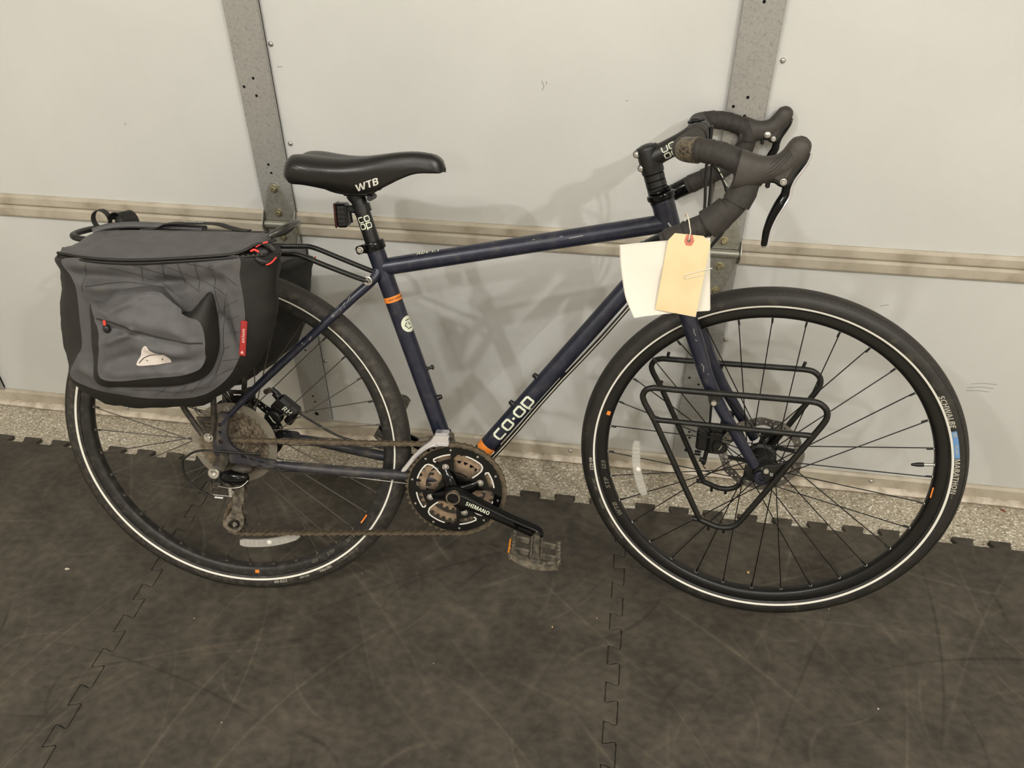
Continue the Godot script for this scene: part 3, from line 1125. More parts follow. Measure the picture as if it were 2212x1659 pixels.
	g.box(Vector3(0, 0, 0), Vector3(0.02, 0.015, 0.017), 0.003, Transform3D(Basis(Vector3(0.953, 0.303, 0), Vector3(-0.303, 0.953, 0), Vector3(0, 0, 1)), st1 + sd * 0.004 + Vector3(-0.0215, -0.006, 0.004)))
	put(g, "collar_ring", M.gloss, c)
	g = Geo.new()
	hex(g, st1 + sd * 0.004 + Vector3(-0.0225, -0.006, 0.0125), 0.004, 0.004)
	put(g, "pinch_bolt", M.silver, c)


func band(g: Geo, at: Vector3, dir: Vector3, r: float, w: float) -> void:
	g.lathe([Vector2(r - 0.0003, -w / 2), Vector2(r, -w / 2), Vector2(r, w / 2), Vector2(r - 0.0003, w / 2)], along(at, dir), 32)


# print that runs round a tube: x round it, y along it
func wrap_print(at: Vector3, dir: Vector3, r: float, shift: float) -> Callable:
	var d := dir.normalized()
	var side := (Vector3(0, 0, 1) - d * d.z).normalized()
	var fore := d.cross(side)
	return func(p: Vector3) -> Vector3:
		var a := shift + p.x / r
		return at + d * p.y + (side * cos(a) + fore * sin(a)) * r


# the maker's word on the down tube: square-shouldered letters c, o, a diamond, o, p
func logo(g: Geo, lay: Callable, h: float, w: float, k := 1.0) -> void:
	var hh := h / 2
	var hw := h * 0.5
	var cut := h * 0.16
	var ring := func(cx: float) -> Array:
		return [Vector2(cx - hw + cut, -hh), Vector2(cx + hw - cut, -hh), Vector2(cx + hw, -hh + cut), Vector2(cx + hw, hh - cut), Vector2(cx + hw - cut, hh), Vector2(cx - hw + cut, hh), Vector2(cx - hw, hh - cut), Vector2(cx - hw, -hh + cut)]
	var step := h * 1.42
	var x0 := -step * 1.72
	var out := Vector3(0, 0, 1)
	var c: Array = [Vector2(x0 + hw, -hh), Vector2(x0 - hw + cut, -hh), Vector2(x0 - hw, -hh + cut), Vector2(x0 - hw, hh - cut), Vector2(x0 - hw + cut, hh), Vector2(x0 + hw, hh)]
	g.strokes([c], w, lay, 0.004, out)
	g.strokes([ring.call(x0 + step)], w, lay, 0.004, out, true)
	var dx := x0 + step * 1.71
	g.strokes([[Vector2(dx - w * 0.6, 0), Vector2(dx + w * 0.6, 0)]], w * 0.9, lay, 0.004, out)
	g.strokes([ring.call(x0 + step * 2.42)], w, lay, 0.004, out, true)
	var px := x0 + step * 3.42
	g.strokes([[Vector2(px - hw, -hh - h * 0.42), Vector2(px - hw, hh), Vector2(px + hw - cut, hh), Vector2(px + hw, hh - cut), Vector2(px + hw, -hh + cut), Vector2(px + hw - cut, -hh), Vector2(px - hw, -hh)]], w, lay, 0.004, out)


# the stacked form of the same word as it stands on the post: open cup over ring at the left, ring over tailed ring at the right
func logo_stack(g: Geo, lay: Callable, h: float, w: float, out: Vector3) -> void:
	var r := h / 2
	var c := h * 0.16
	var ring := func(x: float, y: float) -> Array:
		return [Vector2(x - r + c, y - r), Vector2(x + r - c, y - r), Vector2(x + r, y - r + c), Vector2(x + r, y + r - c), Vector2(x + r - c, y + r), Vector2(x - r + c, y + r), Vector2(x - r, y + r - c), Vector2(x - r, y - r + c)]
	var k := h * 0.7
	g.strokes([[Vector2(-k - r, k + r), Vector2(-k - r, k - r + c), Vector2(-k - r + c, k - r), Vector2(-k + r - c, k - r), Vector2(-k + r, k - r + c), Vector2(-k + r, k + r)]], w, lay, 0.003, out)
	g.strokes([ring.call(-k, -k)], w, lay, 0.003, out, true)
	g.strokes([ring.call(k, k)], w, lay, 0.003, out, true)
	g.strokes([ring.call(k, -k)], w, lay, 0.003, out, true)
	g.strokes([[Vector2(k - r * 0.4, -k - r), Vector2(k - r * 0.4, -k - r * 1.75)]], w, lay, 0.003, out)


# and in two plain rows: c o over o p
func logo_rows(g: Geo, lay: Callable, h: float, w: float, out: Vector3) -> void:
	var r := h / 2
	var c := h * 0.16
	var k := h * 0.68
	var ring := func(x: float, y: float) -> Array:
		return [Vector2(x - r + c, y - r), Vector2(x + r - c, y - r), Vector2(x + r, y - r + c), Vector2(x + r, y + r - c), Vector2(x + r - c, y + r), Vector2(x - r + c, y + r), Vector2(x - r, y + r - c), Vector2(x - r, y - r + c)]
	g.strokes([[Vector2(-k + r, k - r), Vector2(-k - r + c, k - r), Vector2(-k - r, k - r + c), Vector2(-k - r, k + r - c), Vector2(-k - r + c, k + r), Vector2(-k + r, k + r)]], w, lay, 0.003, out)
	g.strokes([ring.call(k, k)], w, lay, 0.003, out, true)
	g.strokes([ring.call(-k, -k)], w, lay, 0.003, out, true)
	g.strokes([[Vector2(k - r, -k - r * 1.7), Vector2(k - r, -k + r), Vector2(k + r - c, -k + r), Vector2(k + r, -k + r - c), Vector2(k + r, -k - r + c), Vector2(k + r - c, -k - r), Vector2(k - r, -k - r)]], w, lay, 0.003, out)


func build_fork() -> void:
	var f := steer_part("fork")
	var g := Geo.new()
	g.tube(smooth([Vector3(0.852, 0.705, -0.032), Vector3(0.848, 0.722, -0.026), Vector3(0.8465, 0.728, 0), Vector3(0.848, 0.722, 0.026), Vector3(0.852, 0.705, 0.032)], 5), 0.0165, 20)
	put(g, "crown", M.paint, f)
	for s in [1.0, -1.0]:
		g = Geo.new()
		g.tube(smooth([Vector3(0.849, 0.716, 0.030 * s), Vector3(0.861, 0.68, 0.038 * s), Vector3(0.8765, 0.638, 0.043 * s), Vector3(0.898, 0.585, 0.047 * s), Vector3(0.919, 0.534, 0.05 * s), Vector3(0.948, 0.4815, 0.052 * s), Vector3(0.983, 0.429, 0.054 * s), Vector3(1.022, 0.371, 0.056 * s)], 5), spread([0.0155, 0.0155, 0.0145, 0.0125, 0.0105, 0.0095], 36), 22)
		put(g, "blade", M.paint, f)
		g = Geo.new()
		g.lathe([Vector2(0, -0.004), Vector2(0.0125, -0.004), Vector2(0.0145, -0.001), Vector2(0.0145, 0.006), Vector2(0.012, 0.0085), Vector2(0.0105, 0.0085), Vector2(0.0105, 0.007), Vector2(0.008, 0.007), Vector2(0.008, 0.008), Vector2(0.0052, 0.008), Vector2(0.0052, 0.003), Vector2(0, 0.003)], along(Vector3(1.0376, 0.348, 0.052 * s), Vector3(0, 0, s)), 28)
		put(g, "axle_boss", M.paint if s > 0 else M.satin, f)
		g = Geo.new()
		hex(g, Vector3(0.935, 0.499, 0.066 * s), 0.0056, 0.012, Vector3(0, 0, s))
		put(g, "rack_bolt", M.silver, f)
		g = Geo.new()
		hex(g, Vector3(1.0425, 0.3705, 0.062 * s), 0.0056, 0.008, Vector3(0, 0, s))
		put(g, "rack_bolt", M.silver, f)
	g = Geo.new()
	g.strokes([[Vector2(0, 0.003), Vector2(0.006, 0.001), Vector2(0.014, 0.002)], [Vector2(0.02, -0.001), Vector2(0.024, 0.0015)], [Vector2(0.066, -0.004), Vector2(0.073, -0.002), Vector2(0.082, -0.0045)], [Vector2(0.088, 0.001), Vector2(0.090, 0.002)]], 0.0011, on_tube(Vector3(0.880, 0.627, 0.044), Vector3(0.39, -0.92, 0.05), 0.0154, 0.25), 0.003, Vector3(0, 0, 1))
	put(g, "paint_chips", M.scuff, f)


# lathe axis laid across the bicycle
func wheel_xf(c: Vector3) -> Transform3D:
	return Transform3D(Basis(Vector3(1, 0, 0), Vector3(0, 0, 1), Vector3(0, -1, 0)), c)


# print on the tyre's side: «deg» where the middle of the print stands, «phi» how far round the tube, outward = tops of letters away from the hub
func on_tire(c: Vector3, deg: float, phi: float, outward: bool) -> Callable:
	return func(p: Vector3) -> Vector3:
		var w := -1.0 if outward else 1.0
		var a := deg_to_rad(phi) + w * p.y / 0.0207
		var rho := 0.331 + 0.0207 * cos(a)
		var t := deg_to_rad(deg) + w * p.x / 0.328
		return c + Vector3(rho * cos(t), rho * sin(t), 0.0209 * sin(a))


func on_rim(c: Vector3, deg: float, rho0: float, outward: bool) -> Callable:
	return func(p: Vector3) -> Vector3:
		var w := -1.0 if outward else 1.0
		var rho := rho0 - w * p.y * -1.0 if not outward else rho0 + p.y
		if not outward:
			rho = rho0 - p.y
		var t := deg_to_rad(deg) + w * p.x / rho0
		return c + Vector3(rho * cos(t), rho * sin(t), lerpf(0.0112, 0.0137, clampf((rho - 0.298) / 0.014, 0, 1)))


func build_wheel(front: bool) -> void:
	var c := FRONT if front else REAR
	var w := branch("front_wheel" if front else "rear_wheel", bike, steer_at if front else Transform3D())
	var xf := wheel_xf(c)
	var out := Vector3(0, 0, 1)
	# tyre: two sidewalls in one mesh, the tread band as another
	var g := Geo.new()
	for s in [1.0, -1.0]:
		var prof := []
		for k in 17:
			var a := deg_to_rad(lerpf(50.0, 134.0, k / 16.0))
			prof.append(Vector2(0.331 + 0.0202 * cos(a), 0.0205 * sin(a) * s))
		g.lathe(prof, xf, 180)
	put(g, "tire", M.tire_front if front else M.tire_rear, w)
	g = Geo.new()
	var rows := []
	for k in 19:
		var a := deg_to_rad(lerpf(-52.0, 52.0, k / 18.0))
		var rho := 0.331 + 0.0208 * cos(a) + (0.0004 if absi(k - 9) < 9 else 0.0)
		var row := PackedVector3Array()
		for i in 361:
			var t := TAU * i / 360.0
			row.append(c + Vector3(rho * cos(t), rho * sin(t), 0.0211 * sin(a)))
		rows.append(row)
	g.grid(rows, false, false, Vector2(62, 1))
	put(g, "tread", M.tread_front if front else M.tread_rear, w)
	g = Geo.new()
	for s in [1.0, -1.0]:
		var prof := []
		for k in 4:
			var a := deg_to_rad(lerpf(108.5, 119.5, k / 3.0))
			prof.append(Vector2(0.331 + 0.0206 * cos(a), 0.0209 * sin(a) * s))
		g.lathe(prof, xf, 180)
	put(g, "reflective_stripe", M.stripe, w)
	g = Geo.new()
	for s in [1.0, -1.0]:
		g.lathe([Vector2(0.297, 0), Vector2(0.2972, 0.004 * s), Vector2(0.2985, 0.0085 * s), Vector2(0.3015, 0.0112 * s), Vector2(0.307, 0.0126 * s), Vector2(0.3145, 0.0136 * s), Vector2(0.3172, 0.0136 * s), Vector2(0.3175, 0.012 * s), Vector2(0.312, 0.009 * s)], xf, 160)
	put(g, "rim", M.rim if front else M.rim_dirty, w)
	# hub
	g = Geo.new()
	var hub := [Vector2(0, -0.051), Vector2(0.009, -0.051), Vector2(0.009, -0.044), Vector2(0.021, -0.041), Vector2(0.024, -0.036), Vector2(0.024, -0.031), Vector2(0.0285, -0.029), Vector2(0.029, -0.026), Vector2(0.0285, -0.0235), Vector2(0.0235, -0.02), Vector2(0.0215, -0.012), Vector2(0.0215, 0.012), Vector2(0.0235, 0.02), Vector2(0.0285, 0.0245), Vector2(0.029, 0.027), Vector2(0.0285, 0.0295), Vector2(0.017, 0.031), Vector2(0.014, 0.04), Vector2(0.009, 0.043), Vector2(0.009, 0.052), Vector2(0, 0.052)]
	g.lathe(hub, xf, 36)
	put(g, "hub", M.satin if front else M.grime, w)
	# spokes, crossing three others on the way to the hub
	var count := 32 if front else 36
	var phase := 3.85 if front else 8.5
	var shapes := {}
	var nip := Geo.new()
	nip.lathe([Vector2(0.0, 0), Vector2(0.0019, 0), Vector2(0.0019, 0.009), Vector2(0.0014, 0.0125), Vector2(0, 0.0125)], along(Vector3(0, 0.2975, 0), Vector3(0, -1, 0)), 10)
	var nip_mesh := nip.mesh()
	var eye := Geo.new()
	eye.lathe([Vector2(0.0021, 0.0006), Vector2(0.0031, 0.0009), Vector2(0.0034, 0.0002), Vector2(0.0034, -0.0006)], along(Vector3(0, 0.2969, 0), Vector3(0, -1, 0)), 12)
	var eye_mesh := eye.mesh()
	for k in count:
		var side := 1.0 if k % 2 == 0 else -1.0
		var lead := 1.0 if (k / 2) % 2 == 0 else -1.0
		var key := "%d %d" % [side, lead]
		if not shapes.has(key):
			var s := Geo.new()
			var ha := PI / 2 + lead * deg_to_rad(66.0)
			var zh := (0.027 if side > 0 else -0.026)
			if not front:
				zh = 0.018 if side > 0 else -0.028
			var foot := Vector3(cos(ha) * 0.0265, sin(ha) * 0.0265, zh + 0.002 * lead)
			s.tube([Vector3(0, 0.2965, 0.002 * side), foot], 0.00105, 8)
			shapes[key] = s.mesh()
		var turn := Transform3D(Basis(Vector3(0, 0, 1), deg_to_rad(phase + k * 360.0 / count - 90.0)), c)
		put_mesh(shapes[key], "spoke", M.spoke if front else M.spoke_bare, w).transform = turn
		put_mesh(nip_mesh, "nipple", M.black if front else M.grime, w).transform = turn
		put_mesh(eye_mesh, "eyelet", M.silver if front else M.sprocket, w).transform = turn
	# disc and its carrier on the far side
	disc_rotor(w, c + Vector3(0, 0, -0.037), front)
	# prints
	if front:
		for q in [["SCHWALBE", 29.2, 95.0, 0.0088, true, 0.2], ["MARATHON", 6.5, 95.0, 0.0088, true, 0.0], ["40-622", -172.6, 95.0, 0.0070, false, 0.0]]:
			g = Geo.new()
			g.lay_on(stretched(print_tris(q[0], q[3], true, q[5]), 1.05), on_tire(c, q[1], q[2], q[4]), 0.006, out)
			put(g, "sidewall_print", M.tire_print, w)
		for q in [["28x1.50", -164.3, 0.0052, false], ["700x38C", -156.0, 0.0052, false], ["E-BIKE READY 50", -144.0, 0.0042, true], ["GREENGUARD", 0.2, 0.0022, true]]:
			g = Geo.new()
			g.lay_on(print_tris(q[0], q[2], true), on_tire(c, q[1], 95.0, q[3] and q[0] != "E-BIKE READY 50"), 0.006, out)
			put(g, "sidewall_print", M.tire_dim, w)
		g = Geo.new()
		g.strokes([[Vector2(-0.027, 0), Vector2(0.027, 0)]], 0.0085, on_tire(c, 17.6, 96.0, true), 0.005, out)
		put(g, "blue_patch", M.blue, w)
		g = Geo.new()
		g.lay_on(print_tris("HS 420", 0.0042, true), on_tire_up(c, 16.0, 96.0), 0.006, out)
		put(g, "patch_print", M.tire_print, w)
		g = Geo.new()
		g.lay_on(print_tris("m", 0.0055, true), on_tire_up(c, 21.2, 96.0), 0.006, out)
		put(g, "patch_print", M.tire_print, w)
		for q in [["WTB", -151.5, 0.0088], ["STP", -163.5, 0.0088], ["i23", -171.5, 0.0088]]:
			g = Geo.new()
			g.lay_on(stretched(print_tris(q[0], q[2], true, 0.2), 1.3), on_rim(c, q[1], 0.3055, true), 0.006, out)
			put(g, "rim_print", M.tire_dim, w)
		g = Geo.new()
		g.strokes([[Vector2(-0.0045, 0), Vector2(0.0045, 0)]], 0.007, on_rim(c, 166.3, 0.3068, true), 0.004, out)
		g.strokes([[Vector2(-0.012, 0), Vector2(0.010, 0)]], 0.0022, on_rim(c, -1.5, 0.2990, true), 0.004, out)
		put(g, "rim_flash", M.orange, w)
	else:
		for q in [["40-622", -79.0, 0.0068, M.tire_print], ["28x1.50,", -69.2, 0.0048, M.tire_print], ["700x38C", -60.2, 0.0055, M.tire_print], ["E-BIKE READY 50", -48.5, 0.0042, M.tire_dim]]:
			g = Geo.new()
			g.lay_on(stretched(print_tris(q[0], q[2], true), 1.08), on_tire(c, q[1], 95.0, false), 0.006, out)
			put(g, "sidewall_print", q[3], w)
		for q in [["WTB", -44.0, 0.007], ["STP", -55.0, 0.007], ["i23", -63.0, 0.007]]:
			g = Geo.new()
			g.lay_on(stretched(print_tris(q[0], q[2], true, 0.2), 1.25), on_rim(c, q[1], 0.3055, false), 0.006, out)
			put(g, "rim_print", M.tire_dim, w)
		g = Geo.new()
		g.strokes([[Vector2(-0.0045, 0), Vector2(0.0045, 0)]], 0.007, on_rim(c, -88.0, 0.3065, true), 0.004, out)
		g.strokes([[Vector2(-0.012, 0), Vector2(0.012, 0)]], 0.003, on_rim(c, -33.5, 0.3000, true), 0.004, out)
		put(g, "rim_flash", M.orange, w)
	# spoke reflector: a bent clear bar with ribbed ends and a button in the middle
	var mid := -169.0 if front else -79.0
	var bar := []
	for k in 15:
		bar.append(deg_to_rad(mid + lerpf(-15.0, 15.0, k / 14.0) * (1.0 if front else 1.06)))
	var outline := PackedVector2Array()
	for k in 15:
		outline.append(Vector2.from_angle(bar[k]) * (0.2475 - (0.003 if k == 0 or k == 14 else 0.0)))
	for k in range(14, -1, -1):
		outline.append(Vector2.from_angle(bar[k]) * (0.2305 + (0.003 if k == 0 or k == 14 else 0.0)))
	g = Geo.new()
	g.plate(outline, [], 0.006, Transform3D(Basis(), c + Vector3(0, 0, 0.006)), 1.0, 0.0012)
	for k in range(1, 14):
		if absi(k - 7) > 1:
			var a: float = bar[k]
			g.box(Vector3.ZERO, Vector3(0.0045, 0.0125, 0.0012), 0.0004, Transform3D(Basis(Vector3(0, 0, 1), a - PI / 2), c + Vector3(cos(a) * 0.239, sin(a) * 0.239, 0.0123)))
	put(g, "reflector", M.reflector, w)
	g = Geo.new()
	var b: float = bar[7]
	g.lathe([Vector2(0.0052, 0), Vector2(0.0052, 0.003), Vector2(0.003, 0.0045), Vector2(0, 0.0047)], along(c + Vector3(cos(b) * 0.236, sin(b) * 0.236, 0.0115), out), 18)
	put(g, "reflector_button", M.stripe, w)
	# valve
	if front:
		g = Geo.new()
		var va := deg_to_rad(8.7)
		var r := Vector3(-cos(va), -sin(va), 0)
		var foot := c + Vector3(cos(va), sin(va), 0) * 0.2975
		g.lathe([Vector2(0.0052, 0), Vector2(0.0052, 0.0015), Vector2(0.003, 0.002), Vector2(0.003, 0.019), Vector2(0, 0.019)], along(foot, r), 14)
		put(g, "valve_stem", M.silver, w)
		g = Geo.new()
		g.lathe([Vector2(0.0035, 0.017), Vector2(0.0042, 0.019), Vector2(0.004, 0.027), Vector2(0.0025, 0.036), Vector2(0.0015, 0.038), Vector2(0, 0.038)], along(foot, r), 14)
		put(g, "valve_cap", M.black, w)


func on_tire_up(c: Vector3, deg: float, phi: float) -> Callable:
	var f := on_tire(c, deg, phi, true)
	return func(p: Vector3) -> Vector3:
		return f.call(p) + Vector3(0, 0, 0.0003)


func stretched(t: PackedVector3Array, k: float) -> PackedVector3Array:
	for i in t.size():
		t[i].x *= k
	return t


func disc_rotor(w: Node3D, c: Vector3, front: bool) -> void:
	# wavy braking band with rows of holes, on a dark six-armed carrier
	var outline := PackedVector2Array()
	for k in 144:
		var a := TAU * k / 144.0
		outline.append(Vector2.from_angle(a) * (0.0795 + 0.0012 * sin(a * 12.0)))
	var bore := PackedVector2Array()
	for k in 96:
		var a := TAU * k / 96.0
		bore.append(Vector2.from_angle(a) * (0.0635 + 0.0012 * sin(a * 12.0 + 1.0)))
	var holes := [bore]
	for k in 36:
		var a := TAU * k / 36.0
		for r in ([0.0755, 0.0685] if k % 3 != 0 else [0.072]):
			holes.append(circle(Vector2.from_angle(a + (0.05 if r < 0.07 else 0.0)) * r, 0.0019, 8))
	var g := Geo.new()
	g.plate(outline, holes, 0.0018, Transform3D(Basis(), c))
	put(g, "brake_disc", M.rotor if front else M.rotor_dark, w)
	g = Geo.new()
	for k in 6:
		var a := TAU * k / 6.0 + 0.25
		var pts := []
		for q in [[0.018, 0.55], [0.034, 0.32], [0.05, 0.1], [0.066, 0.0]]:
			pts.append(Vector2.from_angle(a + q[1]) * q[0])
		for poly in Geometry2D.offset_polyline(smooth2(pts, 4), 0.0042, Geometry2D.JOIN_ROUND, Geometry2D.END_ROUND):
			g.plate(poly, [], 0.0026, Transform3D(Basis(), c + Vector3(0, 0, -0.0004)))
	g.lathe([Vector2(0.012, 0), Vector2(0.026, 0), Vector2(0.026, 0.003), Vector2(0.02, 0.006), Vector2(0.012, 0.006)], along(c, Vector3(0, 0, 1)), 28)
	put(g, "disc_carrier", M.satin if front else M.grime, w)
	for k in 6:
		var a := TAU * k / 6.0 + 0.25
		g = Geo.new()
		g.lathe([Vector2(0.0036, 0), Vector2(0.0036, 0.0012), Vector2(0.0015, 0.0018), Vector2(0, 0.0014)], along(c + Vector3(cos(a) * 0.066, sin(a) * 0.066, 0.0022), Vector3(0, 0, 1)), 12)
		put(g, "rivet", M.silver if front else M.grime, w)


func toothed(r: float, teeth: int, depth: float, sharp := 0.5) -> PackedVector2Array:
	var p := PackedVector2Array()
	var d := TAU / teeth
	for k in teeth:
		var a := d * k
		p.append(Vector2.from_angle(a) * (r - depth * 0.45))
		p.append(Vector2.from_angle(a + d * 0.18) * (r - depth * 0.3))
		p.append(Vector2.from_angle(a + d * 0.36) * (r + depth * 0.42))
		p.append(Vector2.from_angle(a + d * 0.5) * (r + depth * 0.55))
		p.append(Vector2.from_angle(a + d * 0.64) * (r + depth * 0.42))
		p.append(Vector2.from_angle(a + d * 0.82) * (r - depth * 0.3))
	return p


func build_cassette() -> void:
	var cs := branch("cassette", bike)
	var teeth := [12, 14, 16, 18, 20, 23, 26, 30, 34]
	for k in 9:
		var r: float = teeth[k] * 0.0127 / TAU
		var g := Geo.new()
		var holes := [circle(Vector2.ZERO, 0.0155, 18)]
		if k > 3:
			for q in k:
				holes.append(circle(Vector2.from_angle(TAU * q / k + k * 0.4) * (r - 0.0085), 0.0021, 8))
		g.plate(toothed(r, teeth[k], 0.005), holes, 0.002, Transform3D(Basis(Vector3(0, 0, 1), k * 0.21), REAR + Vector3(0, 0, 0.0565 - k * 0.0042)))
		put(g, "sprocket", M.sprocket, cs)
	var g := Geo.new()
	g.lathe([Vector2(0.008, 0), Vector2(0.0165, 0), Vector2(0.0165, 0.004), Vector2(0.0145, 0.0055), Vector2(0.0105, 0.0055), Vector2(0.0105, 0.001), Vector2(0.008, 0.001)], along(REAR + Vector3(0, 0, 0.0565), Vector3(0, 0, 1)), 24)
	put(g, "lockring", M.grime, cs)
	g = Geo.new()
	g.tube([REAR + Vector3(0, 0, 0.022), REAR + Vector3(0, 0, 0.057)], 0.0165, 24)
	put(g, "freehub", M.chain_dark, cs)
	g = Geo.new()
	g.plate(circle(Vector2.ZERO, 0.0865, 72), [circle(Vector2.ZERO, 0.03, 36)], 0.0015, Transform3D(Basis(), REAR + Vector3(0, 0, 0.0185)), 1.0, 0.0004)
	var gm := plain(Color(0.53, 0.50, 0.445, 0.80), 0.45)
	gm.transparency = BaseMaterial3D.TRANSPARENCY_ALPHA
	tag(put(g, "spoke_protector", gm, cs), "clear plastic disc behind the cogs, clouded with dirt")


func sector(r0: float, r1: float, a0: float, a1: float, round_ := 0.004) -> PackedVector2Array:
	var p := PackedVector2Array()
	for k in 13:
		p.append(Vector2.from_angle(lerpf(a0, a1, k / 12.0)) * r1)
	for k in 13:
		p.append(Vector2.from_angle(lerpf(a1, a0, k / 12.0)) * r0)
	var small := Geometry2D.offset_polygon(p, -round_)
	if small.size() == 1:
		var big := Geometry2D.offset_polygon(small[0], round_, Geometry2D.JOIN_ROUND)
		if big.size() == 1:
			return big[0]
	return p


func build_crank() -> void:
	var cr := branch("crankset", bike)
	var base := 20.0
	var holes := []
	for k in 4:
		var b := deg_to_rad(base + 90.0 * k)
		holes.append(sector(0.034, 0.0775, b + deg_to_rad(18.0), b + deg_to_rad(72.0), 0.008))
		holes.append(sector(0.0655, 0.0765, b - deg_to_rad(14.0), b + deg_to_rad(13.0), 0.003))
	var g := Geo.new()
	var at := CRANK + Vector3(0, 0, 0.0455)
	g.plate(circle(Vector2.ZERO, 0.0925, 96), holes, 0.004, Transform3D(Basis(), at), 1.0, 0.0)
	put(g, "chainring", M.gloss, cr)
	g = Geo.new()
	g.plate(toothed(0.0965, 48, 0.0055), [circle(Vector2.ZERO, 0.090, 72)], 0.0022, Transform3D(Basis(Vector3(0, 0, 1), 0.03), at + Vector3(0, 0, 0.0008)))
	put(g, "chainring_teeth", M.chain, cr)
	# machined bright lips of the openings
	for k in 4:
		var b := deg_to_rad(base + 90.0 * k)
		var line := []
		for j in 9:
			line.append(Vector2.from_angle(b + deg_to_rad(lerpf(28.0, 69.0, j / 8.0))) * 0.0772)
		line.append(Vector2.from_angle(b + deg_to_rad(21.5)) * 0.0715)
		var side := [line[0], Vector2.from_angle(b + deg_to_rad(23.5)) * 0.0745, Vector2.from_angle(b + deg_to_rad(20.0)) * 0.067, Vector2.from_angle(b + deg_to_rad(19.0)) * 0.055, Vector2.from_angle(b + deg_to_rad(19.5)) * 0.044]
		line.pop_back()
		line.reverse()
		line.append_array(side.slice(1))
		var lift := func(p: Vector3) -> Vector3: return at + Vector3(p.x, p.y, 0.0043)
		g = Geo.new()
		g.strokes([line.slice(3)], 0.0027, lift, 0.02, Vector3(0, 0, 1))
		put(g, "machined_lip", M.white, cr)
		g = Geo.new()
		var thin := []
		for j in 9:
			thin.append(Vector2.from_angle(b + deg_to_rad(lerpf(-14.0, 12.0, j / 8.0))) * 0.0768)
		thin.append(Vector2.from_angle(b + deg_to_rad(13.5)) * 0.0735)
		thin.append(Vector2.from_angle(b + deg_to_rad(12.0)) * 0.0692)
		g.strokes([thin], 0.0027, lift, 0.02, Vector3(0, 0, 1))
		put(g, "machined_lip", M.white, cr)
	for q in [[36, -0.008, 0.0600, M.ring_inner], [26, -0.0155, 0.030, M.ring_inner]]:
		g = Geo.new()
		var r: float = q[0] * 0.0127 / TAU
		g.plate(toothed(r, q[0], 0.0075), [circle(Vector2.ZERO, q[2], 40)], 0.0025, Transform3D(Basis(), at + Vector3(0, 0, q[1])), 1.0, 0.0)
		put(g, "chainring", q[3], cr)
	for k in 4:
		var b := deg_to_rad(base + 90.0 * k)
		g = Geo.new()
		hex(g, at + Vector3(cos(b) * 0.0525, sin(b) * 0.0525, 0.0036), 0.0044, 0.0032)
		put(g, "chainring_bolt", M.silver, cr)
	for k in 10:
		var a := TAU * k / 10.0 + 0.4
		g = Geo.new()
		g.lathe([Vector2(0.0023, 0), Vector2(0.0023, 0.0006), Vector2(0, 0.0011)], along(at + Vector3(cos(a) * 0.0862, sin(a) * 0.0862, 0.004), Vector3(0, 0, 1)), 10)
		put(g, "shift_pin", M.silver, cr)
	g = Geo.new()
	g.lay_on(print_tris("IIIIIIIIIIII", 0.0013, true), func(p: Vector3) -> Vector3: return at + Vector3(-0.040, 0.0475, 0.0043) + Vector3(p.x * 0.98 - p.y * 0.2, p.y + p.x * 0.2, 0), 0.02, Vector3(0, 0, 1))
	g.lay_on(print_tris("IIIIII", 0.0013, true), func(p: Vector3) -> Vector3: return at + Vector3(-0.034, 0.0458, 0.0043) + Vector3(p.x * 0.98 - p.y * 0.2, p.y + p.x * 0.2, 0), 0.02, Vector3(0, 0, 1))
	put(g, "ring_print", M.white, cr)
	# spindle cup behind, spider, arm
	g = Geo.new()
	g.tube([CRANK + Vector3(0, 0, 0.03), CRANK + Vector3(0, 0, 0.045)], 0.0235, 28)
	put(g, "bearing_cup", M.black, cr)
	var arm := steer_free_arm(1.0)
	put(arm, "crank_arm", M.gloss, cr)
	g = Geo.new()
	# two swept spider legs that rise beside the hub
	for q in [[113.0, 0.0115, 0.0065], [20.0, 0.0085, 0.0065], [-70.0, 0.0085, 0.0065], [200.0, 0.0085, 0.0065]]:
		var a := deg_to_rad(q[0])
		var d := Vector3(cos(a), sin(a), 0)
		g.tube(smooth([CRANK + d * 0.010 + Vector3(0, 0, 0.060), CRANK + d * 0.03 + Vector3(0, 0, 0.0555), CRANK + d * 0.047 + Vector3(0, 0, 0.0485)], 5), spread([0.0125, q[1], q[2]], 11), 14, false, true, 0.45, Vector3(0, 0, 1))
	put(g, "spider", M.gloss, cr)
	g = Geo.new()
	g.lathe([Vector2(0.0105, 0.0), Vector2(0.0105, -0.004), Vector2(0.0115, 0.001), Vector2(0.0135, 0.001), Vector2(0.0142, -0.002), Vector2(0.0142, -0.008)], along(CRANK + Vector3(0, -0.001, 0.0815), Vector3(0, 0, 1)), 32)
	put(g, "crank_cap_ring", M.sprocket, cr)
	g = Geo.new()
	g.lathe([Vector2(0.0105, 0.012), Vector2(0.0105, 0.0), Vector2(0.0, 0.0)], along(CRANK + Vector3(0, -0.001, 0.069), Vector3(0, 0, 1)), 28)
	put(g, "spindle_bore", M.chain_dark, cr)
	g = Geo.new()
	g.lay_on(stretched(print_tris("SHIMANO", 0.0082, true), 0.92), func(p: Vector3) -> Vector3: return CRANK + Vector3(0.924, -0.382, 0) * (0.052 + p.x) + Vector3(0.382, 0.924, 0) * (p.y - 0.0005) + Vector3(0, 0, 0.0805 + 0.0128 * clampf((0.052 + p.x) / 0.1753 - 0.25, 0.0, 1.0)), 0.01, Vector3(0, 0, 1))
	put(g, "arm_print", M.letter, cr)
	# the far arm
	put(steer_free_arm(-1.0), "crank_arm", M.gloss, cr)


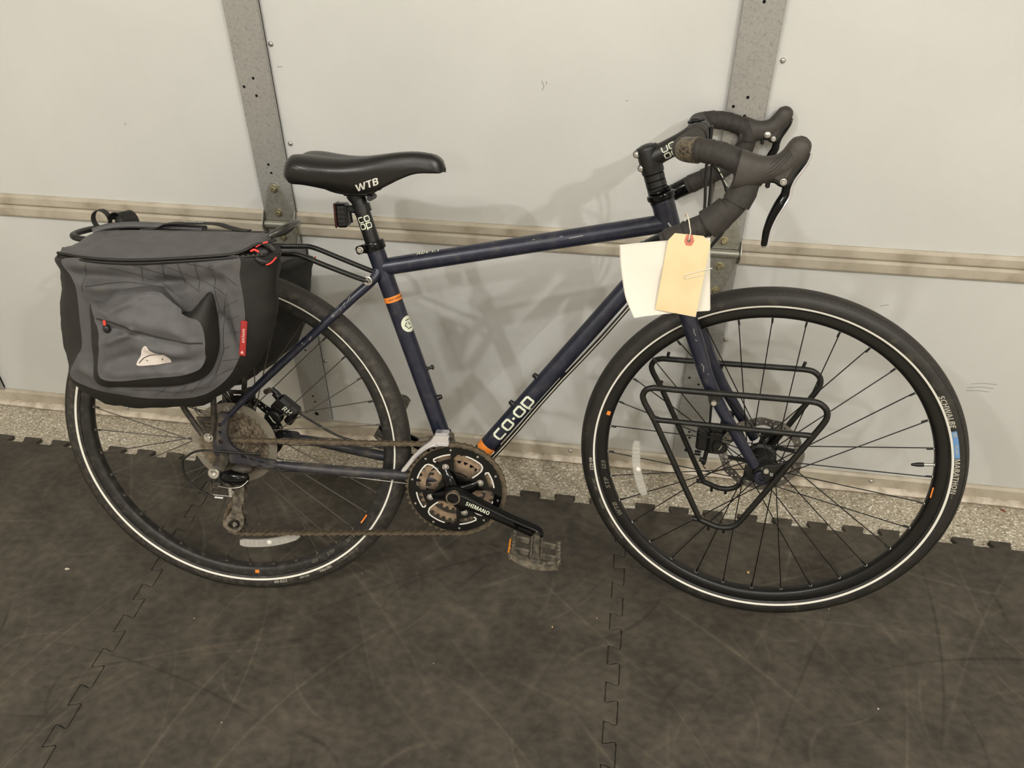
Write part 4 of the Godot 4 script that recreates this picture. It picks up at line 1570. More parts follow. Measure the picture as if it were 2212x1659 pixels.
func steer_free_arm(s: float) -> Geo:
	var g := Geo.new()
	var d := Vector3(0.162, -0.067, 0) * s
	var n := Vector3(0.067, 0.162, 0).normalized()
	var rows := []
	var ts := [-0.115, -0.09, -0.05, 0.02, 0.12, 0.25, 0.45, 0.65, 0.85, 0.97, 1.03, 1.07, 1.085]
	var hw := [0.003, 0.0125, 0.0168, 0.0185, 0.0178, 0.0152, 0.0132, 0.0120, 0.0126, 0.0128, 0.0108, 0.006, 0.001]
	for i in ts.size():
		var t: float = ts[i]
		var h: float = hw[i]
		var z1 := (0.080 if t < 0.3 else lerpf(0.080, 0.089, (t - 0.3) / 0.7)) * s
		var z0 := (0.058 if t < 0.1 else lerpf(0.060, 0.074, t)) * s
		if i == 0 or i == ts.size() - 1:
			z1 = lerpf(z1, z0, 0.3)
		var c := Vector3(CRANK.x, CRANK.y, 0) + d * t
		var row := PackedVector3Array()
		for q in [[-1.0, 0.2], [-1.0, 0.6], [-0.86, 0.9], [-0.55, 1.0], [0.25, 1.0], [0.55, 0.9], [0.95, 0.45], [1.0, 0.2], [0.8, 0.0], [-0.8, 0.0]]:
			row.append(c + n * q[0] * h + Vector3(0, 0, lerpf(z0, z1, q[1])))
		rows.append(row)
	g.grid(rows, true, false, Vector2.ONE, s > 0)
	return g


func arc_pts(c: Vector3, r: float, a0: float, a1: float, k: int) -> Array:
	var out := []
	for i in k + 1:
		var a := deg_to_rad(lerpf(a0, a1, float(i) / k))
		out.append(c + Vector3(cos(a) * r, sin(a) * r, 0))
	return out


func build_chain() -> void:
	var ch := branch("chain", bike)
	var z_ring := 0.0475
	var z_cog := 0.0575
	var path := []
	path.append_array(arc_pts(CRANK + Vector3(0, 0, z_ring), 0.0972, 94.0, -92.0, 60))
	path.append(Vector3(0.02, 0.1655, z_cog))
	path.append_array(arc_pts(Vector3(0.0, 0.188, z_cog), 0.0225, -90.0, -200.0, 10))
	path.append_array(smooth([Vector3(-0.018, 0.205, z_cog), Vector3(-0.004, 0.232, z_cog), Vector3(0.018, 0.258, z_cog), Vector3(0.030, 0.284, z_cog), Vector3(0.021, 0.308, z_cog), Vector3(-0.006, 0.323, z_cog), Vector3(-0.0225, 0.340, z_cog), Vector3(-0.0225, 0.356, z_cog)], 5))
	path.append_array(arc_pts(REAR + Vector3(0, 0, z_cog), 0.0244, 150.0, 88.0, 8))
	path.append(path[0])
	# walked in steps of one pitch
	var total := 0.0
	for i in path.size() - 1:
		total += path[i].distance_to(path[i + 1])
	var count := int(round(total / 0.0127 / 2.0)) * 2
	var pitch := total / count
	var joints := []
	var i := 0
	var done := 0.0
	for k in count:
		var want := k * pitch
		while i < path.size() - 2 and done + path[i].distance_to(path[i + 1]) < want:
			done += path[i].distance_to(path[i + 1])
			i += 1
		joints.append(path[i].lerp(path[i + 1], (want - done) / path[i].distance_to(path[i + 1])))
	var shapes := []
	for kind in 2:
		var g := Geo.new()
		var p := PackedVector2Array()
		for e in [1.0, -1.0]:
			for j in 9:
				var a := deg_to_rad(lerpf(-115.0, 115.0, j / 8.0)) + (0.0 if e > 0 else PI)
				p.append(Vector2(e * 0.00635, 0) + Vector2.from_angle(a) * 0.0049)
			p.append(Vector2(0, e * 0.0033))
		var z := 0.0034 if kind == 0 else 0.0022
		for s in [1.0, -1.0]:
			g.plate(p, [], 0.001, Transform3D(Basis(), Vector3(0, 0, z * s - 0.0005)), 1.0, 0.0)
		for e in [1.0, -1.0]:
			var w := 0.0046 if kind == 0 else 0.0025
			g.lathe([Vector2(0, -w), Vector2(0.0019 if kind == 0 else 0.0038, -w), Vector2(0.0019 if kind == 0 else 0.0038, w), Vector2(0, w)], along(Vector3(e * 0.00635, 0, 0), Vector3(0, 0, 1)), 10)
		shapes.append(g.mesh())
	for k in count:
		var a: Vector3 = joints[k]
		var b: Vector3 = joints[(k + 1) % count]
		var x := (b - a).normalized()
		var y := Vector3(0, 0, 1).cross(x).normalized()
		var o := put_mesh(shapes[k % 2], "outer_link" if k % 2 == 0 else "inner_link", M.chain, ch)
		o.transform = Transform3D(Basis(x, y, x.cross(y)), (a + b) / 2)


func build_derailleurs() -> void:
	var fd := branch("front_derailleur", bike)
	var g := Geo.new()
	var cage := smooth2([Vector2(0.4110, 0.4010), Vector2(0.4230, 0.4005), Vector2(0.4355, 0.3990), Vector2(0.4362, 0.388), Vector2(0.4350, 0.3775), Vector2(0.4140, 0.3740), Vector2(0.4000, 0.3715), Vector2(0.3870, 0.3625), Vector2(0.3750, 0.3500), Vector2(0.3625, 0.3350), Vector2(0.3510, 0.3190), Vector2(0.3410, 0.3190), Vector2(0.3530, 0.3360), Vector2(0.3660, 0.3540), Vector2(0.3830, 0.3730), Vector2(0.4010, 0.3880)], 3, true)
	g.plate(cage, [], 0.005, Transform3D(Basis(), Vector3(0, 0, 0.051)), 1.0, 0.0015)
	g.box(Vector3(0.423, 0.4015, 0.048), Vector3(0.026, 0.005, 0.02), 0.0015, Transform3D())
	g.box(Vector3(0.424, 0.379, 0.0535), Vector3(0.024, 0.006, 0.010), 0.002)
	g.tube(smooth([Vector3(0.410, 0.379, 0.055), Vector3(0.395, 0.3715, 0.056), Vector3(0.38, 0.360, 0.056), Vector3(0.366, 0.345, 0.055)], 4), 0.0022, 10)
	put(g, "cage_plate", M.chrome, fd)
	g = Geo.new()
	g.plate(smooth2([Vector2(0.405, 0.392), Vector2(0.425, 0.392), Vector2(0.428, 0.372), Vector2(0.402, 0.366), Vector2(0.378, 0.345), Vector2(0.362, 0.322), Vector2(0.352, 0.322), Vector2(0.368, 0.352)], 3, true), [], 0.002, Transform3D(Basis(), Vector3(0, 0, 0.036)))
	g.box(Vector3(0.352, 0.3235, 0.045), Vector3(0.008, 0.004, 0.018), 0.001)
	put(g, "cage_back", M.sprocket, fd)
	g = Geo.new()
	g.ball(Vector3(0.4365, 0.365, 0.021), Vector3(0.0085, 0.013, 0.014), 8, 12)
	g.box(Vector3(0.43, 0.378, 0.02), Vector3(0.022, 0.02, 0.02), 0.004)
	put(g, "linkage", M.mud, fd)
	g = Geo.new()
	g.tube(smooth([Vector3(0.375, 0.3725, 0.028), Vector3(0.388, 0.3755, 0.030), Vector3(0.405, 0.380, 0.030)], 4), [0.0065, 0.0078, 0.0075, 0.0068, 0.0072, 0.0078, 0.0074, 0.0066, 0.006], 12)
	put(g, "barrel", M.mud, fd)
	g = Geo.new()
	band(g, Vector3(0.4165, 0.372, 0), Vector3(-0.3, 0.954, 0), 0.0185, 0.014)
	put(g, "clamp", M.grime, fd)
	# rear derailleur
	var rd := branch("rear_derailleur", bike)
	g = Geo.new()
	g.plate(smooth2([Vector2(-0.014, 0.343), Vector2(0.006, 0.341), Vector2(0.006, 0.328), Vector2(-0.004, 0.310), Vector2(-0.014, 0.303), Vector2(-0.027, 0.305), Vector2(-0.026, 0.318)], 4, true), [], 0.008, Transform3D(Basis(), Vector3(0, 0, 0.066)), 1.0, 0.0015)
	put(g, "hanger", M.grime, rd)
	g = Geo.new()
	g.lathe([Vector2(0.0115, -0.014), Vector2(0.0115, 0.0), Vector2(0.0102, 0.0015), Vector2(0.0072, 0.0015), Vector2(0.0062, 0.0), Vector2(0.004, -0.0005), Vector2(0.004, -0.004), Vector2(0, -0.004)], along(Vector3(-0.0185, 0.3125, 0.085), Vector3(0, 0, 1)), 28)
	put(g, "pivot_bolt", M.silver, rd)
	g = Geo.new()
	g.ball(Vector3(0.019, 0.3025, 0.078), Vector3(0.0295, 0.0155, 0.014), 10, 22)
	put(g, "outer_shell", M.gloss, rd)
	g = Geo.new()
	g.tube(smooth([Vector3(-0.012, 0.2875, 0.088), Vector3(0.012, 0.2865, 0.092), Vector3(0.034, 0.289, 0.090), Vector3(0.047, 0.299, 0.082)], 4), 0.0009, 8)
	g.tube([Vector3(-0.024, 0.268, 0.088), Vector3(0.012, 0.267, 0.090)], 0.0012, 8)
	put(g, "bright_edge", M.silver, rd)
	g = Geo.new()
	g.box(Vector3(-0.018, 0.2835, 0.078), Vector3(0.02, 0.016, 0.014), 0.004)
	g.box(Vector3(0.006, 0.281, 0.08), Vector3(0.013, 0.022, 0.014), 0.003)
	g.tube([Vector3(-0.027, 0.297, 0.084), Vector3(-0.028, 0.272, 0.084)], 0.003, 10)
	g.ball(Vector3(0.033, 0.318, 0.070), Vector3(0.022, 0.010, 0.012), 8, 14)
	put(g, "body", M.grime, rd)
	g = Geo.new()
	g.tube([Vector3(0.011, 0.285, 0.086), Vector3(0.012, 0.266, 0.089)], 0.0042, 10)
	g.tube([Vector3(-0.022, 0.2625, 0.088), Vector3(-0.004, 0.2615, 0.088)], 0.0031, 10)
	hex(g, Vector3(0.0135, 0.275, 0.0885), 0.0035, 0.004)
	put(g, "cable_anchor", M.silver, rd)
	g = Geo.new()
	var loop := smooth2([Vector2(0.008, 0.285), Vector2(0.030, 0.285), Vector2(0.027, 0.247), Vector2(0.0195, 0.226), Vector2(0.0225, 0.206), Vector2(0.0185, 0.187), Vector2(0.006, 0.1735), Vector2(-0.008, 0.1735), Vector2(-0.0215, 0.186), Vector2(-0.019, 0.199), Vector2(-0.003, 0.219), Vector2(0.005, 0.245)], 3, true)
	var gap := smooth2([Vector2(-0.013, 0.189), Vector2(-0.001, 0.202), Vector2(0.012, 0.2), Vector2(0.012, 0.187), Vector2(0.003, 0.180), Vector2(-0.006, 0.180)], 3, true)
	g.plate(loop, [gap], 0.003, Transform3D(Basis(), Vector3(0, 0, 0.066)), 1.0, 0.0)
	g.plate(loop, [], 0.002, Transform3D(Basis(), Vector3(0, 0, 0.049)), 1.0, 0.0)
	put(g, "cage", M.mud, rd)
	for q in [Vector3(0.0, 0.188, 0.054), Vector3(0.014, 0.284, 0.054)]:
		g = Geo.new()
		g.plate(toothed(0.0205, 11, 0.005), [], 0.006, Transform3D(Basis(), q))
		put(g, "jockey_wheel", M.grime, rd)
		g = Geo.new()
		hex(g, q + Vector3(0.001, 0.001, 0.011), 0.003, 0.005)
		put(g, "jockey_bolt", M.silver, rd)


func build_pedals() -> void:
	for s in [1.0, -1.0]:
		var pc: Vector3 = Vector3(CRANK.x, CRANK.y, 0) + Vector3(0.162, -0.067, 0) * s
		var tilt := Basis(Vector3(0, 0, 1), deg_to_rad(-12.0)) if s > 0 else Basis(Vector3(0, 0, 1), deg_to_rad(55.0))
		var xf := Transform3D(tilt, pc + Vector3(0, -0.002, 0.143 * s))
		var p := branch("pedal", bike, xf)
		var g := Geo.new()
		g.tube([Vector3(0, 0, -0.054 * s), Vector3(0, 0, -0.03 * s)], 0.0068, 14)
		g.tube([Vector3(0, 0, -0.044 * s), Vector3(0, 0, -0.036 * s)], 0.0095, 6)
		put(g, "axle", M.grime, p)
		g = Geo.new()
		# barrel, two toothed side rails, cross webs and a rounded outer nose
		g.tube([Vector3(0, 0, -0.036 * s), Vector3(0, 0, -0.02 * s), Vector3(0, 0, 0.02 * s), Vector3(0, 0, 0.042 * s)], [0.0115, 0.0105, 0.0105, 0.012], 16)
		for e in [-1.0, 1.0]:
			g.box(Vector3(e * 0.0095, 0.0085, 0.0), Vector3(0.003, 0.007, 0.062), 0.001)
			g.box(Vector3(e * 0.0095, -0.0085, 0.0), Vector3(0.003, 0.007, 0.062), 0.001)
			g.box(Vector3(e * 0.042, 0, -0.002 * s), Vector3(0.0075, 0.017, 0.070), 0.0015)
			for z in [-0.027, 0.012]:
				g.box(Vector3(e * 0.026, 0, z * s), Vector3(0.03, 0.012, 0.006), 0.0015)
			for k in 6:
				for v in [-1.0, 1.0]:
					g.box(Vector3(e * 0.0435, v * 0.0095, (-0.031 + 0.0118 * k) * s), Vector3(0.005, 0.0055, 0.0058), 0.0012)
				g.box(Vector3(e * 0.0468, 0, (-0.031 + 0.0118 * k) * s), Vector3(0.003, 0.012, 0.0055), 0.001)
		var nose := smooth2([Vector2(-0.045, 0.028), Vector2(-0.038, 0.038), Vector2(-0.02, 0.047), Vector2(0, 0.051), Vector2(0.02, 0.047), Vector2(0.038, 0.038), Vector2(0.045, 0.028)], 3)
		var inner := smooth2([Vector2(0.036, 0.028), Vector2(0.03, 0.033), Vector2(0.016, 0.0405), Vector2(0, 0.043), Vector2(-0.016, 0.0405), Vector2(-0.03, 0.033), Vector2(-0.036, 0.028)], 3)
		nose.append_array(inner)
		var fl := PackedVector2Array()
		for q in nose:
			fl.append(Vector2(q.x, q.y * s))
		g.plate(fl, [], 0.014, Transform3D(Basis(Vector3(1, 0, 0), Vector3(0, 0, 1), Vector3(0, 1, 0)), Vector3(0, -0.007, 0)))
		g.ball(Vector3(0, 0, 0.044 * s), Vector3(0.0135, 0.010, 0.008), 8, 14)
		for k in 3:
			g.box(Vector3(-0.016 + 0.016 * k, 0.0085, 0.0465 * s), Vector3(0.006, 0.005, 0.005), 0.0012)
		put(g, "body", M.mud, p)
		for e in [-1.0]:
			g = Geo.new()
			g.box(Vector3(e * 0.0490, 0, 0.003 * s), Vector3(0.0035, 0.011, 0.034), 0.001)
			put(g, "amber_reflector", M.amber, p)


# ---- saddle: half-widths and heights along x

func lut(xs: Array, ys: Array, x: float) -> float:
	for i in xs.size() - 1:
		if x <= xs[i + 1]:
			var t := clampf((x - xs[i]) / (xs[i + 1] - xs[i]), 0.0, 1.0)
			var p0: float = ys[maxi(i - 1, 0)]
			var p3: float = ys[mini(i + 2, ys.size() - 1)]
			return cubic_interpolate(ys[i], ys[i + 1], p0, p3, t)
	return ys[ys.size() - 1]


const SX := [0.158, 0.163, 0.175, 0.2, 0.23, 0.26, 0.29, 0.32, 0.35, 0.38, 0.41, 0.424, 0.4295, 0.431]
const SW := [0.040, 0.060, 0.0715, 0.0745, 0.068, 0.056, 0.043, 0.0335, 0.0275, 0.024, 0.0215, 0.0175, 0.010, 0.002]
const ST := [0.884, 0.895, 0.9045, 0.9055, 0.9020, 0.8995, 0.9005, 0.9045, 0.9085, 0.9100, 0.9065, 0.8990, 0.8900, 0.884]
const SB := [0.876, 0.868, 0.860, 0.8575, 0.8500, 0.8425, 0.8415, 0.8495, 0.8640, 0.8750, 0.8765, 0.8765, 0.8800, 0.883]
const SBW := [0.036, 0.055, 0.066, 0.066, 0.052, 0.038, 0.030, 0.0255, 0.0225, 0.021, 0.019, 0.0155, 0.009, 0.0018]


func saddle_row(x: float) -> PackedVector3Array:
	var w := lut(SX, SW, x)
	var t := lut(SX, ST, x)
	var b := lut(SX, SB, x)
	var bw := lut(SX, SBW, x)
	var dip := 0.006 * clampf((0.33 - x) / 0.12, 0.0, 1.0)
	var half := []
	for q in [[0.0, t - dip], [0.18, t - dip * 0.8], [0.38, t - 0.0005], [0.6, t + 0.0003], [0.78, t - 0.003], [0.91, t - 0.0085], [0.985, t - 0.0165], [1.0, t - 0.0235]]:
		half.append(Vector2(q[0] * w, maxf(q[1], b + 0.001)))
	var yk := maxf(t - 0.0235, b + 0.001)
	for q in [0.35, 0.7, 1.0]:
		half.append(Vector2(lerpf(w, bw, q * q), lerpf(yk, b, q)))
	half.append(Vector2(bw * 0.94, b + 0.001))
	half.append(Vector2(bw * 0.6, lerpf(b, t - 0.015, 0.4)))
	var row := PackedVector3Array()
	for q: Vector2 in half:
		row.append(Vector3(x, q.y, q.x))
	for i in range(half.size() - 1, 0, -1):
		row.append(Vector3(x, half[i].y, -half[i].x))
	return row


func saddle_side(x: float, y: float) -> float:
	var w := lut(SX, SW, x)
	var t := lut(SX, ST, x) - 0.0235
	var b := lut(SX, SB, x)
	var k := clampf((t - y) / maxf(t - b, 0.002), 0.0, 1.0)
	return lerpf(w, lut(SX, SBW, x), k * k)


func build_saddle() -> void:
	var s := branch("saddle", bike)
	var g := Geo.new()
	var rows := []
	for i in 57:
		rows.append(saddle_row(lerpf(0.158, 0.431, i / 56.0)))
	g.grid(rows, true, false, Vector2.ONE, true)
	put(g, "cover", M.saddle, s)
	g = Geo.new()
	var seam := []
	for q in [[0.172, 0.894], [0.190, 0.888], [0.208, 0.8795], [0.226, 0.8715], [0.244, 0.861], [0.259, 0.850], [0.266, 0.8445]]:
		seam.append(Vector3(q[0], q[1], saddle_side(q[0], q[1]) + 0.0002))
	g.tube(smooth(seam, 4), 0.0006, 6)
	put(g, "seam", M.black, s)
	g = Geo.new()
	g.lay_on(stretched(print_tris("WTB", 0.0118, true, 0.25), 1.18), func(p: Vector3) -> Vector3:
		var x := 0.300 + p.x * 0.945 - p.y * 0.32
		var y := 0.8575 + p.y * 0.945 + p.x * 0.32
		return Vector3(x, y, saddle_side(x, y) + 0.0006), 0.003, Vector3(0, 0, 1))
	put(g, "lettering", M.white, s)
	g = Geo.new()
	g.lay_on(stretched(print_tris("PURE", 0.013, true, 0.1), 1.05), func(p: Vector3) -> Vector3:
		var x := 0.394 + p.x * 0.85
		return Vector3(x, lut(SX, ST, x) + 0.0007, -0.008 - p.y * 0.9), 0.003, Vector3(0, 1, 0))
	put(g, "lettering", M.white, s)
	for e in [1.0, -1.0]:
		g = Geo.new()
		g.tube(smooth([Vector3(0.185, 0.868, 0.03 * e), Vector3(0.215, 0.853, 0.024 * e), Vector3(0.25, 0.842, 0.022 * e), Vector3(0.30, 0.843, 0.022 * e), Vector3(0.315, 0.853, 0.018 * e), Vector3(0.33, 0.871, 0.012 * e)], 4), 0.0036, 10)
		put(g, "rail", M.black, s)
	# post and its head
	var p := branch("seatpost", bike)
	var top := Vector3(0.2735, 0.828, 0)
	var low := Vector3(0.2985, 0.742, 0)
	g = Geo.new()
	g.tube([low, top], 0.0137, 28)
	put(g, "post", M.black, p)
	g = Geo.new()
	g.tube(smooth([Vector3(0.2738, 0.826, 0), Vector3(0.270, 0.834, 0), Vector3(0.268, 0.840, 0)], 3), [0.0137, 0.0145, 0.0155, 0.0165, 0.017, 0.0165, 0.015], 20)
	g.box(Vector3(0.275, 0.8405, 0), Vector3(0.046, 0.009, 0.052), 0.003)
	g.box(Vector3(0.278, 0.8495, 0), Vector3(0.036, 0.006, 0.05), 0.002)
	g.tube([Vector3(0.298, 0.832, -0.018), Vector3(0.298, 0.832, 0.018)], 0.005, 12)
	g.tube([Vector3(0.298, 0.832, 0), Vector3(0.297, 0.853, 0)], 0.0034, 10)
	g.tube([Vector3(0.256, 0.832, 0), Vector3(0.254, 0.853, 0)], 0.0034, 10)
	put(g, "clamp_head", M.satin, p)
	g = Geo.new()
	var pd := (low - top).normalized()
	var post := on_tube(Vector3(0.2850, 0.7885, 0), pd, 0.0140, 0.10)
	logo_rows(g, func(q: Vector3) -> Vector3: return post.call(Vector3(-q.y, q.x, 0)), 0.0088, 0.0019, Vector3(0, 0, 1))
	put(g, "lettering", M.letter, p)


func build_tail_light() -> void:
	var t := branch("tail_light", bike)
	var g := Geo.new()
	var xf := Transform3D(Basis(Vector3(0, 0, 1), 0.03), Vector3(0.2445, 0.8, 0))
	g.box(Vector3(0, 0, 0), Vector3(0.020, 0.042, 0.030), 0.004, xf)
	for k in 4:
		g.box(Vector3(0.001, -0.013 + 0.008 * k, 0.0155), Vector3(0.014, 0.003, 0.002), 0.0008, xf)
	g.tube([xf * Vector3(0.008, 0.008, 0), xf * Vector3(0.010, -0.014, 0)], 0.007, 12)
	put(g, "housing", M.black, t)
	g = Geo.new()
	g.box(Vector3(-0.0105, 0.0005, 0), Vector3(0.004, 0.044, 0.033), 0.0018, xf)
	put(g, "red_lens", M.red_lens, t)
	g = Geo.new()
	g.box(Vector3(0.262, 0.8105, 0), Vector3(0.024, 0.013, 0.014), 0.003)
	band(g, Vector3(0.2795, 0.8115, 0), Vector3(-0.28, 0.96, 0), 0.0158, 0.0135)
	g.box(Vector3(0.2615, 0.8105, 0.0075), Vector3(0.012, 0.004, 0.003), 0.001)
	put(g, "mount", M.satin, t)


# ---- handlebar, stem, levers

func build_cockpit() -> void:
	var hx := Vector3(0.0332, -0.096, 0).normalized()
	var st := steer_part("stem")
	var g := Geo.new()
	var top := Vector3(0.7745, 0.9245, 0)
	g.lathe([Vector2(0.0, 0.0065), Vector2(0.010, 0.0055), Vector2(0.0165, 0.002), Vector2(0.0175, -0.002), Vector2(0.0165, -0.004)], along(top, -hx), 28)
	put(g, "top_cap", M.gloss, st)
	g = Geo.new()
	g.lathe([Vector2(0.0165, 0.003), Vector2(0.0185, 0.001), Vector2(0.0192, -0.004), Vector2(0.0192, -0.040), Vector2(0.0185, -0.044), Vector2(0.016, -0.045)], along(top, -hx), 32)
	g.tube(smooth([Vector3(0.783, 0.908, 0), Vector3(0.806, 0.9205, 0), Vector3(0.830, 0.9345, 0), Vector3(0.852, 0.948, 0)], 4), spread([0.0185, 0.0162, 0.0160, 0.0175], 13), 26)
	g.tube([Vector3(0.857, 0.951, -0.021), Vector3(0.857, 0.951, 0.021)], 0.0205, 28)
	put(g, "stem_body", M.satin, st)
	for q in [Vector3(0.7595, 0.914, 0), Vector3(0.769, 0.8915, 0)]:
		g = Geo.new()
		g.tube([q + Vector3(0, 0, -0.012), q + Vector3(0, 0, 0.012)], 0.0062, 14)
		g.box(q + Vector3(0.008, 0.002, 0), Vector3(0.016, 0.010, 0.020), 0.002)
		put(g, "pinch_lug", M.satin, st)
		g = Geo.new()
		hex(g, q + Vector3(0, 0, 0.0118), 0.0032, 0.0022)
		put(g, "pinch_bolt", M.silver, st)
	g = Geo.new()
	logo_stack(g, on_tube(Vector3(0.8135, 0.9248, 0), Vector3(0.046, 0.0255, 0), 0.0164, -0.12), 0.0092, 0.0021, Vector3(0, 0, 1))
	put(g, "lettering", M.letter, st)
	var hs := steer_part("headset")
	for k in 3:
		g = Geo.new()
		g.lathe([Vector2(0.0168, 0.0004), Vector2(0.0176, 0.001), Vector2(0.0176, 0.0105), Vector2(0.0168, 0.0112)], along(top + hx * (0.0565 + 0.0115 * (k - 1) + 0.0), hx), 30)
		put(g, "spacer", M.black, hs)
	g = Geo.new()
	g.lathe([Vector2(0.0165, -0.013), Vector2(0.0195, -0.011), Vector2(0.0205, -0.008), Vector2(0.0192, -0.0062), Vector2(0.0235, -0.004), Vector2(0.0245, 0.0), Vector2(0.0235, 0.0045), Vector2(0.021, 0.006), Vector2(0.0208, 0.011)], along(Vector3(0.8045, 0.8455, 0), hx), 32)
	put(g, "bearing_cap", M.gloss, hs)
	g = Geo.new()
	g.lathe([Vector2(0.0205, -0.004), Vector2(0.0235, 0.0), Vector2(0.0235, 0.006), Vector2(0.0205, 0.009)], along(Vector3(0.842, 0.739, 0), hx), 32)
	put(g, "lower_cup", M.gloss, hs)
	# bar, wound with tape
	var hb := steer_part("handlebar")
	g = Geo.new()
	g.tube([Vector3(0.857, 0.951, -0.05), Vector3(0.857, 0.951, 0.05)], 0.0145, 24)
	put(g, "bar", M.black, hb)
	for s in [1.0, -1.0]:
		var path := smooth([Vector3(0.857, 0.951, 0.028 * s), Vector3(0.8555, 0.951, 0.086 * s), Vector3(0.8495, 0.950, 0.147 * s), Vector3(0.847, 0.9495, 0.180 * s), Vector3(0.8545, 0.9500, 0.203 * s), Vector3(0.875, 0.9515, 0.2165 * s), Vector3(0.903, 0.9480, 0.2245 * s), Vector3(0.932, 0.937, 0.2318 * s)], 10)
		put(wound(path, 0.0158, 0.0165, 0.0155, 0.0020), "bar_tape", M.tape, hb)
		var hook := smooth([Vector3(0.930, 0.940, 0.2318 * s), Vector3(0.9385, 0.925, 0.2337 * s), Vector3(0.938, 0.908, 0.2356 * s), Vector3(0.931, 0.890, 0.2365 * s), Vector3(0.917, 0.8725, 0.2375 * s), Vector3(0.897, 0.857, 0.2384 * s), Vector3(0.872, 0.8425, 0.2394 * s), Vector3(0.848, 0.8298, 0.2400 * s), Vector3(0.834, 0.8222, 0.2402 * s)], 10)
		put(wound(hook, 0.0163, 0.0172, 0.028, 0.0036), "bar_tape", M.tape, hb)
		# a loose wrap laid flat where the hook leaves the hood
		if s > 0:
			g = Geo.new()
			g.tube([Vector3(0.9405, 0.919, 0.2351), Vector3(0.9365, 0.902, 0.2365), Vector3(0.929, 0.886, 0.2375)], [0.0178, 0.0196, 0.0203], 22, false, true, 0.9, Vector3(0, 0, 1))
			put(g, "loose_wrap", M.tape, hb)
			g = Geo.new()
			g.tube([Vector3(0.920, 0.8795, 0.2380), Vector3(0.908, 0.8650, 0.2386), Vector3(0.893, 0.8535, 0.2392)], [0.0188, 0.0212, 0.0218], 22, false, true, 0.92, Vector3(0, 0, 1))
			put(g, "loose_wrap", M.tape, hb)
			g = Geo.new()
			g.tube(smooth([Vector3(0.8480, 0.9495, 0.1890), Vector3(0.8560, 0.9502, 0.2045), Vector3(0.8700, 0.9512, 0.2142)], 6), spread([0.0166, 0.0176, 0.0182], 13), 24)
			tag(put(g, "torn_tape", M.shiny_tape, hb), "patch of shiny brown tape where the wrap is torn")
		g = Geo.new()
		g.tube([Vector3(0.8350, 0.8227, 0.2402 * s), Vector3(0.8330, 0.8215, 0.2402 * s), Vector3(0.8200, 0.8142, 0.2403 * s), Vector3(0.8120, 0.8095, 0.2403 * s), Vector3(0.8105, 0.8086, 0.2403 * s), Vector3(0.8065, 0.8062, 0.2403 * s), Vector3(0.8035, 0.8042, 0.2404 * s)], [0.0160, 0.0170, 0.0166, 0.0162, 0.0172, 0.0165, 0.0120], 20)
		put(g, "end_plug", M.gloss, hb)
		lever(s)
	# rubber-banded mount left on the bar beside the stem
	for k in 6:
		g = Geo.new()
		g.lathe([Vector2(0.0168, -0.0030), Vector2(0.0186, -0.0022), Vector2(0.0190, 0.0), Vector2(0.0184, 0.0024), Vector2(0.0168, 0.0030)], along(Vector3(0.857, 0.951, 0.036 + 0.0066 * k), Vector3(0.12, 0, 1)), 26)
		put(g, "rubber_band", M.tape, hb)
	g = Geo.new()
	g.lathe([Vector2(0.0165, -0.008), Vector2(0.0195, -0.007), Vector2(0.0195, 0.007), Vector2(0.0165, 0.008)], along(Vector3(0.857, 0.951, 0.026), Vector3(0, 0, 1)), 26)
	g.box(Vector3(0.852, 0.9735, 0.026), Vector3(0.012, 0.007, 0.014), 0.002)
	g.box(Vector3(0.8785, 0.953, 0.026), Vector3(0.006, 0.026, 0.014), 0.002)
	g.tube([Vector3(0.840, 0.969, 0.022), Vector3(0.866, 0.975, 0.022)], 0.0022, 8)
	put(g, "strap_mount", M.black, hb)


# a tube whose radius grows along every turn of tape and drops back where the next turn starts
func wound(path: Array, r0: float, r1: float, turn: float, step: float) -> Geo:
	var g := Geo.new()
	var fine := []
	var rad := []
	var s := 0.0
	for i in path.size() - 1:
		var d: float = path[i].distance_to(path[i + 1])
		var k := maxi(2, int(d / 0.0012))
		for j in k:
			var at := s + d * j / k
			var u := fposmod(at / turn, 1.0)
			fine.append(path[i].lerp(path[i + 1], float(j) / k))
			rad.append(lerpf(r0, r1, 0.5) + step * (0.5 * u - (0.5 * smoothstep(0.93, 1.0, u))))
		s += d
	fine.append(path[path.size() - 1])
	rad.append(r0)
	g.tube(fine, rad, 20)
	return g


